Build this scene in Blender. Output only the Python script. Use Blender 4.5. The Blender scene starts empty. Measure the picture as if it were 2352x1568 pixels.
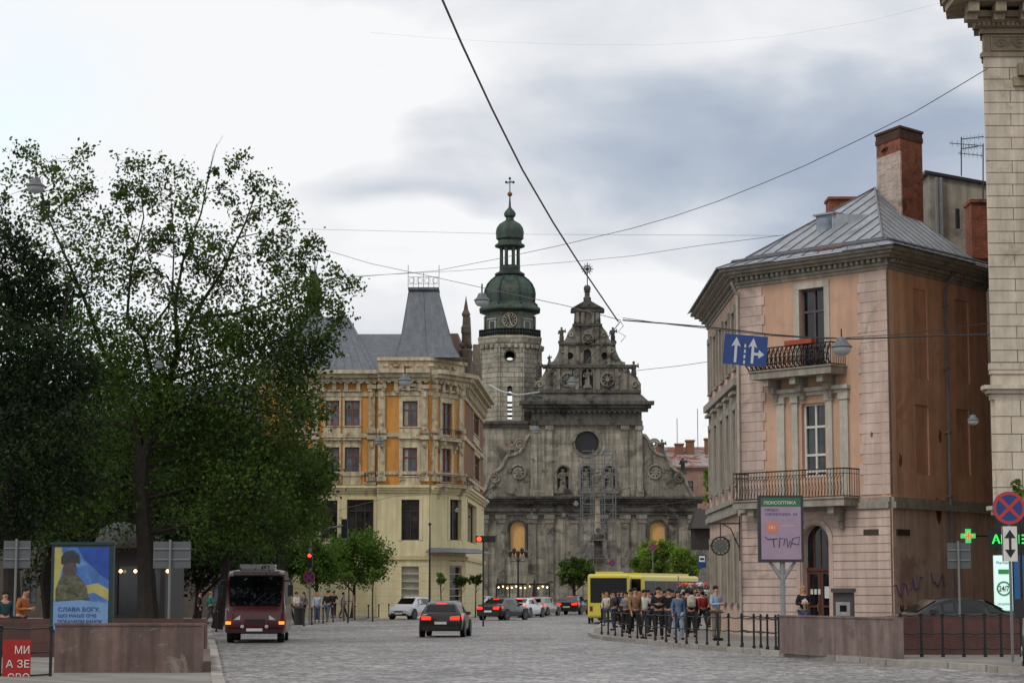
import bpy, bmesh, math, random
import numpy as np
from mathutils import Vector, Matrix
from mathutils.geometry import tessellate_polygon
R=math.radians; PI=math.pi
random.seed(7)
sc=bpy.context.scene; col=sc.collection
F=4900.0; EYE=1.75; HOR=1364.0
pitch=math.atan((HOR-784)/F); cp,sp=math.cos(pitch),math.sin(pitch)
def ray(px,py):
    u=(px-1176)/F; v=(784-py)/F
    return Vector((u,cp-v*sp,sp+v*cp))
def W(px,py,Y):
    d=ray(px,py); t=Y/d.y; return Vector((d.x*t,Y,EYE+d.z*t))
def G(px,py,z=0.0):
    d=ray(px,py); t=(z-EYE)/d.z; return Vector((d.x*t,d.y*t,z))
# ---------------------------------------------------------------- camera
cam=bpy.data.objects.new('camera',bpy.data.cameras.new('camera')); col.objects.link(cam); sc.camera=cam
cam.location=(0,0,EYE); cam.rotation_euler=(PI/2+pitch,0,0); cam.data.lens=F/2352*36; cam.data.sensor_width=36; cam.data.clip_end=8000; cam.data.clip_start=.5
sc.view_settings.view_transform='Standard'; sc.view_settings.look='None'; sc.view_settings.exposure=0
# ---------------------------------------------------------------- materials
def lin(c):
    return tuple((x/255/12.92 if x<=10 else ((x/255+.055)/1.055)**2.4) for x in c)
MC={}
def nodes(name):
    m=bpy.data.materials.new(name); m.use_nodes=True; nt=m.node_tree; return m,nt,nt.nodes['Principled BSDF']
def N(nt,t,**k):
    n=nt.nodes.new(t)
    for a,b in k.items():
        if a.startswith('i_'):
            key=a[2:]; key=int(key) if key.isdigit() else key.replace('_',' ')
            n.inputs[key].default_value=b
        else: setattr(n,a,b)
    return n
def mat(name,c,rough=.75,var=.18,scale=3.,bump=.0,bscale=30.,metal=0.,spec=.4,streak=0.,stain=None,stain_amt=0.,brick=None,mortar=.6,coat=0.):
    """c is srgb 0-255; var value variation; streak = vertical streaks; stain colour patches; brick=(w,h) block pattern"""
    if name in MC: return MC[name]
    m,nt,b=nodes(name); L=nt.links.new
    base=lin(c)
    tc=N(nt,'ShaderNodeTexCoord'); src=tc.outputs['Object']
    n1=N(nt,'ShaderNodeTexNoise',i_Scale=scale,i_Detail=4.,i_Roughness=.65); L(src,n1.inputs['Vector'])
    mr=N(nt,'ShaderNodeMapRange'); mr.inputs[1].default_value=.3; mr.inputs[2].default_value=.7; mr.inputs[3].default_value=1-var; mr.inputs[4].default_value=1+var
    L(n1.outputs[0],mr.inputs[0])
    cur=mr.outputs[0]
    if streak:
        mp=N(nt,'ShaderNodeMapping'); mp.inputs['Scale'].default_value=(1.6,1.6,.12); L(src,mp.inputs[0])
        n2=N(nt,'ShaderNodeTexNoise',i_Scale=1.6,i_Detail=4.,i_Roughness=.7); L(mp.outputs[0],n2.inputs['Vector'])
        m2=N(nt,'ShaderNodeMapRange'); m2.inputs[1].default_value=.35; m2.inputs[2].default_value=.68; m2.inputs[3].default_value=1+streak*.4; m2.inputs[4].default_value=1-streak
        L(n2.outputs[0],m2.inputs[0])
        mm=N(nt,'ShaderNodeMath',operation='MULTIPLY'); L(cur,mm.inputs[0]); L(m2.outputs[0],mm.inputs[1]); cur=mm.outputs[0]
    bh=None
    if brick:
        sx=N(nt,'ShaderNodeSeparateXYZ'); L(src,sx.inputs[0])
        ad=N(nt,'ShaderNodeMath',operation='MULTIPLY_ADD'); L(sx.outputs[1],ad.inputs[0]); ad.inputs[1].default_value=.83; L(sx.outputs[0],ad.inputs[2])
        cb=N(nt,'ShaderNodeCombineXYZ'); L(ad.outputs[0],cb.inputs[0]); L(sx.outputs[2],cb.inputs[1])
        bt=N(nt,'ShaderNodeTexBrick'); L(cb.outputs[0],bt.inputs['Vector'])
        bt.inputs['Scale'].default_value=1; bt.inputs['Brick Width'].default_value=brick[0]; bt.inputs['Row Height'].default_value=brick[1]
        bt.inputs['Mortar Size'].default_value=brick[2] if len(brick)>2 else .03; bt.inputs['Mortar Smooth'].default_value=.3
        bt.inputs['Color1'].default_value=(1,1,1,1); bt.inputs['Color2'].default_value=(.68,.68,.68,1); bt.inputs['Mortar'].default_value=(mortar,)*3+(1,)
        mm=N(nt,'ShaderNodeMath',operation='MULTIPLY'); L(cur,mm.inputs[0]); L(bt.outputs[0],mm.inputs[1]); cur=mm.outputs[0]; bh=bt.outputs['Fac']
    vm=N(nt,'ShaderNodeVectorMath',operation='SCALE'); vm.inputs[0].default_value=base; L(cur,vm.inputs['Scale'])
    out=vm.outputs[0]
    if stain is not None:
        n3=N(nt,'ShaderNodeTexNoise',i_Scale=scale*.45,i_Detail=5.,i_Roughness=.72,i_Distortion=.6); L(src,n3.inputs['Vector'])
        m3=N(nt,'ShaderNodeMapRange'); m3.inputs[1].default_value=.62-stain_amt*.22; m3.inputs[2].default_value=.72-stain_amt*.2; L(n3.outputs[0],m3.inputs[0])
        mx=N(nt,'ShaderNodeMix',data_type='RGBA'); L(m3.outputs[0],mx.inputs[0]); L(out,mx.inputs[6]); mx.inputs[7].default_value=lin(stain)+(1,); out=mx.outputs[2]
    L(out,b.inputs['Base Color'])
    b.inputs['Roughness'].default_value=rough; b.inputs['Metallic'].default_value=metal; b.inputs['Specular IOR Level'].default_value=spec
    if coat: b.inputs['Coat Weight'].default_value=coat; b.inputs['Coat Roughness'].default_value=.08
    if bump:
        nb=N(nt,'ShaderNodeTexNoise',i_Scale=bscale,i_Detail=2.); L(src,nb.inputs['Vector'])
        bp=N(nt,'ShaderNodeBump'); bp.inputs['Strength'].default_value=bump; bp.inputs['Distance'].default_value=.03
        if bh is not None:
            mb_=N(nt,'ShaderNodeMath',operation='MULTIPLY_ADD'); L(bh,mb_.inputs[0]); mb_.inputs[1].default_value=-1.; L(nb.outputs[0],mb_.inputs[2]); L(mb_.outputs[0],bp.inputs['Height'])
        else: L(nb.outputs[0],bp.inputs['Height'])
        L(bp.outputs[0],b.inputs['Normal'])
    MC[name]=m; return m
def plain(name,c,rough=.6,metal=0.,spec=.5,coat=0.):
    return mat(name,c,rough,var=.08,scale=2.,metal=metal,spec=spec,coat=coat)
def emit(name,c,s):
    if name in MC: return MC[name]
    m,nt,b=nodes(name); b.inputs['Base Color'].default_value=lin(c)+(1,); b.inputs['Emission Color'].default_value=lin(c)+(1,); b.inputs['Emission Strength'].default_value=s
    MC[name]=m; return m
def glassm(name,c,rough=.06,sp_=.6):
    if name in MC: return MC[name]
    m,nt,b=nodes(name); L=nt.links.new
    tc=N(nt,'ShaderNodeTexCoord'); n=N(nt,'ShaderNodeTexNoise',i_Scale=.9,i_Detail=2.); L(tc.outputs['Object'],n.inputs['Vector'])
    mr=N(nt,'ShaderNodeMapRange'); mr.inputs[1].default_value=.35; mr.inputs[2].default_value=.7; mr.inputs[3].default_value=.3; mr.inputs[4].default_value=2.; L(n.outputs[0],mr.inputs[0])
    vm=N(nt,'ShaderNodeVectorMath',operation='SCALE'); vm.inputs[0].default_value=lin(c); L(mr.outputs[0],vm.inputs['Scale']); L(vm.outputs[0],b.inputs['Base Color'])
    bp=N(nt,'ShaderNodeBump'); bp.inputs['Strength'].default_value=.08; L(n.outputs[0],bp.inputs['Height']); L(bp.outputs[0],b.inputs['Normal'])
    b.inputs['Roughness'].default_value=rough; b.inputs['Specular IOR Level'].default_value=sp_
    MC[name]=m; return m
def leafm(name,c1,c2,tr=.35):
    m,nt,b=nodes(name); L=nt.links.new
    g=N(nt,'ShaderNodeNewGeometry'); tc=N(nt,'ShaderNodeTexCoord'); n=N(nt,'ShaderNodeTexNoise',i_Scale=.55,i_Detail=2.); L(tc.outputs['Object'],n.inputs['Vector'])
    a=N(nt,'ShaderNodeMath',operation='MULTIPLY_ADD'); L(g.outputs['Random Per Island'],a.inputs[0]); a.inputs[1].default_value=.5
    m2=N(nt,'ShaderNodeMapRange'); m2.inputs[1].default_value=.35; m2.inputs[2].default_value=.65; m2.inputs[3].default_value=0.; m2.inputs[4].default_value=.55; L(n.outputs[0],m2.inputs[0]); L(m2.outputs[0],a.inputs[2])
    mx=N(nt,'ShaderNodeMix',data_type='RGBA'); L(a.outputs[0],mx.inputs[0]); mx.inputs[6].default_value=lin(c1)+(1,); mx.inputs[7].default_value=lin(c2)+(1,)
    L(mx.outputs[2],b.inputs['Base Color']); b.inputs['Roughness'].default_value=.6; b.inputs['Specular IOR Level'].default_value=.2
    t=N(nt,'ShaderNodeBsdfTranslucent'); L(mx.outputs[2],t.inputs[0]); ms=N(nt,'ShaderNodeMixShader'); ms.inputs[0].default_value=tr
    L(b.outputs[0],ms.inputs[1]); L(t.outputs[0],ms.inputs[2]); L(ms.outputs[0],nt.nodes['Material Output'].inputs[0]); MC[name]=m; return m
# ---------------------------------------------------------------- objects
OFF={}
def tag(o,label,cat,group=None,kind=None):
    if label: o['label']=label
    if cat: o['category']=cat
    if group: o['group']=group
    if kind: o['kind']=kind
    return o
def thing(name,label,cat,loc=(0,0,0),group=None):
    o=bpy.data.objects.new(name,None); col.objects.link(o); o.location=loc; o.empty_display_size=.2
    OFF[o.name]=Vector(loc); return tag(o,label,cat,group)
class Wall:
    def __init__(s,A,B):
        s.A=Vector((A[0],A[1])); s.B=Vector((B[0],B[1])); d=s.B-s.A; s.L=d.length; s.t=d/s.L; s.n=Vector((s.t.y,-s.t.x))
    def hit(s,px,py):
        r=ray(px,py); dn=r.x*s.n.x+r.y*s.n.y; k=s.A.dot(s.n)/dn
        P=Vector((r.x*k,r.y*k)); return ((P-s.A).dot(s.t),EYE+r.z*k)
    def pt(s,a,z,d=0.):
        p=s.A+s.t*a+s.n*d; return Vector((p.x,p.y,z))
    def rect(s,x0,y0,x1,y1):
        ym=(y0+y1)/2; xm=(x0+x1)/2
        return (s.hit(x0,ym)[0],s.hit(x1,ym)[0],s.hit(xm,y1)[1],s.hit(xm,y0)[1])   # s0,s1,z0,z1
class MB:
    def __init__(s): s.v=[]; s.f=[]
    def add(s,vs,fs):
        b=len(s.v); s.v+=[tuple(v) for v in vs]; s.f+=[tuple(b+i for i in f) for f in fs]; return s
    def hexa(s,p): return s.add(p,[(3,2,1,0),(4,5,6,7),(0,1,5,4),(1,2,6,5),(2,3,7,6),(3,0,4,7)])
    def box(s,x0,x1,y0,y1,z0,z1): return s.hexa([(x0,y0,z0),(x1,y0,z0),(x1,y1,z0),(x0,y1,z0),(x0,y0,z1),(x1,y0,z1),(x1,y1,z1),(x0,y1,z1)])
    def wb(s,w,s0,s1,z0,z1,d0,d1):
        return s.hexa([w.pt(s0,z0,d1),w.pt(s1,z0,d1),w.pt(s1,z0,d0),w.pt(s0,z0,d0),w.pt(s0,z1,d1),w.pt(s1,z1,d1),w.pt(s1,z1,d0),w.pt(s0,z1,d0)])
    def wbp(s,w,x0,y0,x1,y1,d0,d1):
        a=w.rect(x0,y0,x1,y1); return s.wb(w,*a,d0,d1)
    def tube(s,pts,r,n=6):
        pts=[Vector(p) for p in pts]; m=len(pts); rs=r if isinstance(r,(list,tuple)) else [r]*m
        vs=[]; ref=None
        for i,p in enumerate(pts):
            t=(pts[min(i+1,m-1)]-pts[max(i-1,0)]); t=t.normalized() if t.length>1e-9 else Vector((0,0,1))
            if ref is None: ref=Vector((1,0,0)) if abs(t.x)<.8 else Vector((0,1,0))
            u=(ref-t*ref.dot(t)); u=u.normalized() if u.length>1e-6 else t.orthogonal().normalized(); ref=u; w=t.cross(u)
            for k in range(n):
                a=2*PI*k/n; vs.append(p+(u*math.cos(a)+w*math.sin(a))*rs[i])
        fs=[(i*n+k,i*n+(k+1)%n,(i+1)*n+(k+1)%n,(i+1)*n+k) for i in range(m-1) for k in range(n)]
        fs+=[tuple(range(n))[::-1],tuple((m-1)*n+k for k in range(n))]
        return s.add(vs,fs)
    def lathe(s,prof,c,n=16,rot=0.,sx=1.,sy=1.):
        vs=[]; m=len(prof)
        for r,z in prof:
            for k in range(n):
                a=2*PI*k/n+rot; vs.append((c[0]+r*math.cos(a)*sx,c[1]+r*math.sin(a)*sy,z+(c[2] if len(c)>2 else 0)))
        fs=[(i*n+k,i*n+(k+1)%n,(i+1)*n+(k+1)%n,(i+1)*n+k) for i in range(m-1) for k in range(n)]
        fs+=[tuple(range(n))[::-1],tuple((m-1)*n+k for k in range(n))]
        return s.add(vs,fs)
    def ball(s,c,r,n=10,m=6,sx=1.,sy=1.,sz=1.):
        return s.lathe([(max(r*math.sin(PI*i/m),r*.02),-r*sz*math.cos(PI*i/m)) for i in range(m+1)],c,n,0,sx,sy)
    def disc(s,w,a,z,r,d0,d1,n=20,ri=0.):
        """disc or ring standing in the wall plane"""
        if ri<=0:
            o=[w.pt(a+r*math.cos(2*PI*k/n),z+r*math.sin(2*PI*k/n),d1) for k in range(n)]
            i=[w.pt(a+r*math.cos(2*PI*k/n),z+r*math.sin(2*PI*k/n),d0) for k in range(n)]
            return s.add(o+i,[tuple(range(n)),tuple(range(2*n-1,n-1,-1))]+[(k,n+k,n+(k+1)%n,(k+1)%n) for k in range(n)])
        vs=[];
        for rr,d in ((r,d0),(r,d1),(ri,d1),(ri,d0)):
            vs+=[w.pt(a+rr*math.cos(2*PI*k/n),z+rr*math.sin(2*PI*k/n),d) for k in range(n)]
        return s.add(vs,[(j*n+k,j*n+(k+1)%n,((j+1)%4)*n+(k+1)%n,((j+1)%4)*n+k) for j in range(4) for k in range(n)])
    def poly(s,w,outline,d0,d1,holes=(),reveal=.25):
        """wall polygon [(s,z)] front face at d1 and sides down to d0, with holes"""
        loops=[[Vector((a,z,0)) for a,z in outline]]+[[Vector((a,z,0)) for a,z in h] for h in holes]
        tris=tessellate_polygon(loops); flat=[p for l in loops for p in l]
        s.add([w.pt(p.x,p.y,d1) for p in flat],[tuple(t) for t in tris])
        n=len(outline)
        s.add([w.pt(a,z,d1) for a,z in outline]+[w.pt(a,z,d0) for a,z in outline],[(k,(k+1)%n,n+(k+1)%n,n+k) for k in range(n)])
        for h in holes:
            n=len(h); s.add([w.pt(a,z,d1) for a,z in h]+[w.pt(a,z,d1-reveal) for a,z in h],[(k,(k+1)%n,n+(k+1)%n,n+k) for k in range(n)])
        return s
    def flat(s,pts2,z0,z1):
        """horizontal polygon slab [(x,y)]"""
        n=len(pts2); tris=tessellate_polygon([[Vector((x,y,0)) for x,y in pts2]])
        s.add([(x,y,z1) for x,y in pts2],[tuple(t) for t in tris])
        s.add([(x,y,z1) for x,y in pts2]+[(x,y,z0) for x,y in pts2],[(k,(k+1)%n,n+(k+1)%n,n+k) for k in range(n)]); return s
    def build(s,name,m,parent=None,smooth=False,label=None,cat=None,group=None,kind=None,loc=None,recalc=True):
        if parent is not None: off=OFF[parent.name]
        elif loc is not None: off=Vector(loc)
        else:
            a=np.array(s.v); off=Vector(((a[:,0].min()+a[:,0].max())/2,(a[:,1].min()+a[:,1].max())/2,a[:,2].min()))
        me=bpy.data.meshes.new(name); me.from_pydata([(x-off.x,y-off.y,z-off.z) for x,y,z in s.v],[],s.f)
        if recalc and len(s.f)<30000:
            bm=bmesh.new(); bm.from_mesh(me); bmesh.ops.recalc_face_normals(bm,faces=bm.faces); bm.to_mesh(me); bm.free()
        me.materials.append(m)
        if smooth:
            me.polygons.foreach_set('use_smooth',[True]*len(me.polygons))
            if smooth!='full':
                try: me.set_sharp_from_angle(angle=R(40))
                except Exception: pass
        o=bpy.data.objects.new(name,me); col.objects.link(o)
        if parent is not None: o.parent=parent
        else: o.location=off
        OFF[o.name]=off
        return tag(o,label,cat,group,kind)
def text(w,txt,s0,s1,z0,z1,d,m,name,parent,bold=.0):
    cu=bpy.data.curves.new('t','FONT'); cu.body=txt; cu.size=1; cu.offset=bold; cu.resolution_u=3
    o=bpy.data.objects.new('t',cu); col.objects.link(o); dg=bpy.context.evaluated_depsgraph_get(); dg.update()
    me=bpy.data.meshes.new_from_object(o.evaluated_get(dg)); bpy.data.objects.remove(o)
    xs=[v.co.x for v in me.vertices]; ys=[v.co.y for v in me.vertices]
    x0,x1,y0,y1=min(xs),max(xs),min(ys),max(ys)
    mb=MB(); mb.add([w.pt(s0+(v.co.x-x0)/(x1-x0)*(s1-s0),z0+(v.co.y-y0)/(y1-y0)*(z1-z0),d) for v in me.vertices],[tuple(p.vertices) for p in me.polygons])
    bpy.data.meshes.remove(me)
    return mb.build(name,m,parent,recalc=False)
def arch(s0,s1,z0,z1,n=8):
    r=(s1-s0)/2; c=(s0+s1)/2; zc=z1-r
    return [(s0,z0),(s1,z0)]+[(c+r*math.cos(PI*k/n),zc+r*math.sin(PI*k/n)) for k in range(n+1)]
def rc(s0,s1,z0,z1): return [(s0,z0),(s1,z0),(s1,z1),(s0,z1)]
# ---------------------------------------------------------------- shared materials
M_glass=glassm('window_glass',(66,74,84),.08); M_glassd=glassm('dark_glass',(24,27,31))
M_iron=mat('wrought_iron',(26,27,30),.5,.2,8); M_rust=mat('rusty_iron',(46,40,38),.8,.4,6,stain=(78,54,42),stain_amt=.3)
M_black=plain('black_paint',(18,18,20),.45)
M_white=mat('white_paint',(205,203,196),.6,.1,4)
M_stone_l=mat('pale_stone',(168,158,138),.85,.25,1.2,.4,14,streak=.35,stain=(96,88,76),stain_amt=.25)
# ---------------------------------------------------------------- world
wd=bpy.data.worlds.new("World"); sc.world=wd; wd.use_nodes=True; nt=wd.node_tree; L=nt.links.new
bg=nt.nodes['Background']; bg.inputs[1].default_value=.1
sky=nt.nodes.new('ShaderNodeTexSky'); sky.sky_type='NISHITA'; sky.sun_disc=False
tc=N(nt,'ShaderNodeTexCoord')
mp=N(nt,'ShaderNodeMapping'); mp.inputs['Scale'].default_value=(1,1,2.3); L(tc.outputs['Generated'],mp.inputs[0])
nz=N(nt,'ShaderNodeTexNoise',i_Scale=7.,i_Detail=5.,i_Roughness=.55,i_Distortion=.3); L(mp.outputs[0],nz.inputs['Vector'])
nw=N(nt,'ShaderNodeTexNoise',i_Scale=9.,i_Detail=3.); L(mp.outputs[0],nw.inputs['Vector'])
vs_=N(nt,'ShaderNodeVectorMath',operation='SUBTRACT'); L(nw.outputs[1],vs_.inputs[0]); vs_.inputs[1].default_value=(.5,.5,.5)
va=N(nt,'ShaderNodeVectorMath',operation='SCALE'); L(vs_.outputs[0],va.inputs[0]); va.inputs['Scale'].default_value=.12
vd=N(nt,'ShaderNodeVectorMath',operation='ADD'); L(tc.outputs['Generated'],vd.inputs[0]); L(va.outputs[0],vd.inputs[1])
def spot(px,py,rx,amp,sq=2.2):
    d=ray(px,py).normalized()
    a=N(nt,'ShaderNodeVectorMath',operation='SUBTRACT'); L(vd.outputs[0],a.inputs[0]); a.inputs[1].default_value=d
    b=N(nt,'ShaderNodeVectorMath',operation='MULTIPLY'); L(a.outputs[0],b.inputs[0]); b.inputs[1].default_value=(1,1,sq)
    c=N(nt,'ShaderNodeVectorMath',operation='LENGTH'); L(b.outputs[0],c.inputs[0])
    m=N(nt,'ShaderNodeMapRange',interpolation_type='SMOOTHSTEP'); L(c.outputs['Value'],m.inputs[0]); m.inputs[1].default_value=0; m.inputs[2].default_value=rx/F; m.inputs[3].default_value=amp; m.inputs[4].default_value=0
    return m.outputs[0]
def addup(lst,start):
    cur=start
    for x in lst:
        a=N(nt,'ShaderNodeMath',operation='ADD'); L(cur,a.inputs[0]); L(x,a.inputs[1]); cur=a.outputs[0]
    return cur
nr=N(nt,'ShaderNodeMapRange'); L(nz.outputs[0],nr.inputs[0]); nr.inputs[1].default_value=.32; nr.inputs[2].default_value=.72; nr.inputs[3].default_value=-.12; nr.inputs[4].default_value=.42; nr.clamp=False
g=addup([spot(1950,400,680,.8),spot(1450,330,600,.45),spot(850,410,400,.5),spot(2250,220,500,.35),spot(2050,580,380,.3),
         spot(450,130,850,-.5,1.6),spot(1000,560,330,-.4),spot(1560,900,500,-.5),spot(300,700,500,-.3)],nr.outputs[0])
cl=N(nt,'ShaderNodeClamp'); L(g,cl.inputs[0])
cr=N(nt,'ShaderNodeValToRGB'); L(cl.outputs[0],cr.inputs[0]); e=cr.color_ramp.elements
e[0].position=0; e[0].color=(.97,.985,1,1); e[1].position=1; e[1].color=(.40,.47,.59,1)
x=e.new(.3); x.color=(.79,.81,.855,1); x=e.new(.62); x.color=(.56,.62,.71,1)
sc10=N(nt,'ShaderNodeVectorMath',operation='SCALE'); L(cr.outputs[0],sc10.inputs[0]); sc10.inputs['Scale'].default_value=9.6
bl=addup([spot(20,250,420,.45,1.2),spot(60,800,400,.5,1.5)],spot(2352,600,10,0))
mxs=N(nt,'ShaderNodeMix',data_type='RGBA'); L(bl,mxs.inputs[0]); L(sc10.outputs[0],mxs.inputs[6])
ssc=N(nt,'ShaderNodeVectorMath',operation='MULTIPLY'); L(sky.outputs[0],ssc.inputs[0]); ssc.inputs[1].default_value=(1.6,1.45,1.2)
amx=N(nt,'ShaderNodeVectorMath',operation='ADD'); L(ssc.outputs[0],amx.inputs[0]); amx.inputs[1].default_value=(4.2,5.2,6.0)
L(amx.outputs[0],mxs.inputs[7]); L(mxs.outputs[2],bg.inputs[0])
sun=bpy.data.lights.new('sun','SUN'); sun.energy=1.1; sun.angle=R(14); sun.color=(1,.95,.88); so=bpy.data.objects.new('sun',sun); col.objects.link(so)
sd=Vector((-.55,-.62,.85)).normalized(); so.rotation_euler=sd.to_track_quat('Z','Y').to_euler()
sky.sun_rotation=math.atan2(sd.x,sd.y); sky.sun_elevation=math.asin(sd.z)
# ---------------------------------------------------------------- ground
def cobble(name,c,scale,joint=.45,rough=.55):
    m,nt,b=nodes(name); L=nt.links.new
    tc=N(nt,'ShaderNodeTexCoord'); mp=N(nt,'ShaderNodeMapping'); mp.inputs['Scale'].default_value=(1,.8,1); L(tc.outputs['Object'],mp.inputs[0])
    v=N(nt,'ShaderNodeTexVoronoi',feature='DISTANCE_TO_EDGE',i_Scale=scale); v2=N(nt,'ShaderNodeTexVoronoi',i_Scale=scale)
    L(mp.outputs[0],v.inputs['Vector']); L(mp.outputs[0],v2.inputs['Vector'])
    j=N(nt,'ShaderNodeMapRange'); j.inputs[1].default_value=.02; j.inputs[2].default_value=.14; j.inputs[3].default_value=joint; j.inputs[4].default_value=1; L(v.outputs[0],j.inputs[0])
    sx=N(nt,'ShaderNodeSeparateXYZ'); L(v2.outputs['Color'],sx.inputs[0])
    q=N(nt,'ShaderNodeMapRange'); q.inputs[3].default_value=.5; q.inputs[4].default_value=1.48; L(sx.outputs[0],q.inputs[0])
    n=N(nt,'ShaderNodeTexNoise',i_Scale=.22,i_Detail=5.,i_Roughness=.7); L(mp.outputs[0],n.inputs['Vector'])
    q2=N(nt,'ShaderNodeMapRange'); q2.inputs[1].default_value=.3; q2.inputs[2].default_value=.7; q2.inputs[3].default_value=.64; q2.inputs[4].default_value=1.28; L(n.outputs[0],q2.inputs[0])
    n5=N(nt,'ShaderNodeTexNoise',i_Scale=2.6,i_Detail=3.,i_Roughness=.7); L(mp.outputs[0],n5.inputs['Vector'])
    q5=N(nt,'ShaderNodeMapRange'); q5.inputs[1].default_value=.3; q5.inputs[2].default_value=.7; q5.inputs[3].default_value=.66; q5.inputs[4].default_value=1.34; L(n5.outputs[0],q5.inputs[0])
    a=N(nt,'ShaderNodeMath',operation='MULTIPLY'); L(j.outputs[0],a.inputs[0]); L(q.outputs[0],a.inputs[1])
    a2=N(nt,'ShaderNodeMath',operation='MULTIPLY'); L(a.outputs[0],a2.inputs[0]); L(q2.outputs[0],a2.inputs[1])
    a3=N(nt,'ShaderNodeMath',operation='MULTIPLY'); L(a2.outputs[0],a3.inputs[0]); L(q5.outputs[0],a3.inputs[1])
    s=N(nt,'ShaderNodeVectorMath',operation='SCALE'); s.inputs[0].default_value=lin(c); L(a3.outputs[0],s.inputs['Scale']); L(s.outputs[0],b.inputs['Base Color'])
    b.inputs['Roughness'].default_value=rough
    bp=N(nt,'ShaderNodeBump'); bp.inputs['Strength'].default_value=.6; bp.inputs['Distance'].default_value=.03; L(a.outputs[0],bp.inputs['Height']); L(bp.outputs[0],b.inputs['Normal'])
    return m
M_cob=cobble('cobblestone',(144,141,139),4.6); M_pave=mat('paving_slabs',(132,127,120),.8,.2,1.5,.2,20,brick=(.6,.4,.02),mortar=.6)
M_kerb=mat('granite_kerb',(158,152,143),.8,.2,4,.3,20,brick=(1.1,5,.03),mortar=.45)
MB().box(-1500,1500,-300,4000,-.5,-.004).build('ground',mat('distant_ground',(96,94,90),.9),kind='structure',loc=(0,0,0))
MB().box(-60,60,10,300,-.4,0).build('cobbled_road',M_cob,kind='structure',loc=(0,0,0))
def kerbed(name,path,rest,z=.13,kname='kerb'):
    MB().flat([(p[0],p[1]) for p in path]+[(p[0],p[1]) for p in rest],-.05,z).build(name,M_pave,kind='structure')
    mb=MB(); n=len(path)
    for i in range(n-1):
        a=Vector((path[i][0],path[i][1])); b=Vector((path[i+1][0],path[i+1][1])); t=(b-a).normalized(); nn=Vector((t.y,-t.x))
        mb.hexa([Vector((*(a-nn*.12-t*.02),-.03)),Vector((*(b-nn*.12),-.03)),Vector((*(b+nn*.12),-.03)),Vector((*(a+nn*.12-t*.02),-.03)),
                 Vector((*(a-nn*.12-t*.02),z+.02)),Vector((*(b-nn*.12),z+.02)),Vector((*(b+nn*.12),z+.02)),Vector((*(a+nn*.12-t*.02),z+.02))])
    mb.build(kname,M_kerb,kind='structure')
g_=lambda x,y:tuple(G(x,y)[:2])
lk=[g_(506,1600),g_(498,1568),g_(494,1530),g_(489,1495),g_(482,1465),g_(476,1447)]
kerbed('left_pavement',lk,[(-40,105),(-40,30)])
lk2=[(-40,128),g_(560,1432),g_(650,1436),g_(700,1435),g_(760,1428),g_(850,1420),g_(905,1414),g_(1000,1409),(-4.5,200),(-8,240)]
kerbed('pavement_by_yellow_building',lk2,[(-40,240)])
rk=[(16,42),g_(2300,1543),g_(2180,1534),g_(2052,1527),g_(1900,1514),g_(1790,1506),g_(1670,1495),g_(1560,1484),g_(1470,1476),g_(1400,1470),g_(1368,1465),g_(1357,1459),g_(1360,1450),(4.2,105),(5.6,130),(8,175),(10,225)]
kerbed('right_pavement',rk,[(70,225),(70,42)])
# ---------------------------------------------------------------- windows
CURT=mat('net_curtain',(150,146,136),.9,.2,6,streak=.3)
def window(w,parent,rect,frame,depth=.2,fw=.07,nx=2,ny=(.62,),glass=None,sill=None,surround=None,sw=.18,hood=0,name='window',sproud=.05,curtain=False,hx=.1):
    s0,s1,z0,z1=rect; mb=MB(); 
    for a in (s0,s1-fw): mb.wb(w,a,a+fw,z0,z1,-depth-.05,-depth+.03)
    mb.wb(w,s0+fw,s1-fw,z0,z0+fw,-depth-.05,-depth+.03); mb.wb(w,s0+fw,s1-fw,z1-fw,z1,-depth-.05,-depth+.03)
    for k in range(1,nx):
        c=s0+(s1-s0)*k/nx; mb.wb(w,c-fw*.45,c+fw*.45,z0+fw,z1-fw,-depth-.045,-depth+.035)
    for q in ny:
        zc=z0+(z1-z0)*q; mb.wb(w,s0+fw,s1-fw,zc-fw*.5,zc+fw*.5,-depth-.04,-depth+.04)
    o=mb.build(name,frame,parent)
    MB().wb(w,s0+.01,s1-.01,z0+.01,z1-.01,-depth-.08,-depth-.03).build('pane',glass or M_glass,o)
    if curtain:
        l=s1-s0; MB().wb(w,s0+fw,s0+l*.36,z0+fw,z1-fw,-depth-.06,-depth-.024).build('curtain',CURT,o)
    if sill: MB().wb(w,s0-hx,s1+hx,z0-.1,z0-.005,-.1,.13).build('sill',sill,o)
    if surround:
        m=MB(); 
        for a,b in ((s0-sw,s0-.005),(s1+.005,s1+sw)): m.wb(w,a,b,z0-.0,z1+.0,-.1,sproud)
        m.wb(w,s0-sw,s1+sw,z1+.005,z1+sw,-.1,sproud+.01)
        if hood:
            m.wb(w,s0-sw-hx*.1,s1+sw+hx*.1,z1+sw+hood,z1+sw+hood+.12,-.05,.25)
            m.wb(w,s0-sw,s1+sw,z1+sw+.003,z1+sw+hood-.003,-.05,sproud*.6)
        m.build('window_surround',surround,o)
    return o
def cornice(mb,w,s0,s1,z0,z1,proj,steps=3,dent=0,base=0.,ends=True):
    h=(z1-z0)/steps
    for k in range(steps):
        p=base+proj*(k+1)/steps; e=p if ends else 0
        mb.wb(w,s0-e,s1+e,z0+h*k+(.002 if k else 0),z0+h*(k+1),-.3,p)
    if dent:
        n=int((s1-s0)/dent)
        for k in range(n):
            a=s0+(s1-s0)*(k+.5)/n; mb.wb(w,a-dent*.25,a+dent*.25,z0+h*.5-h*.9,z0-.004,-.1,base+proj*.4)
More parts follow.
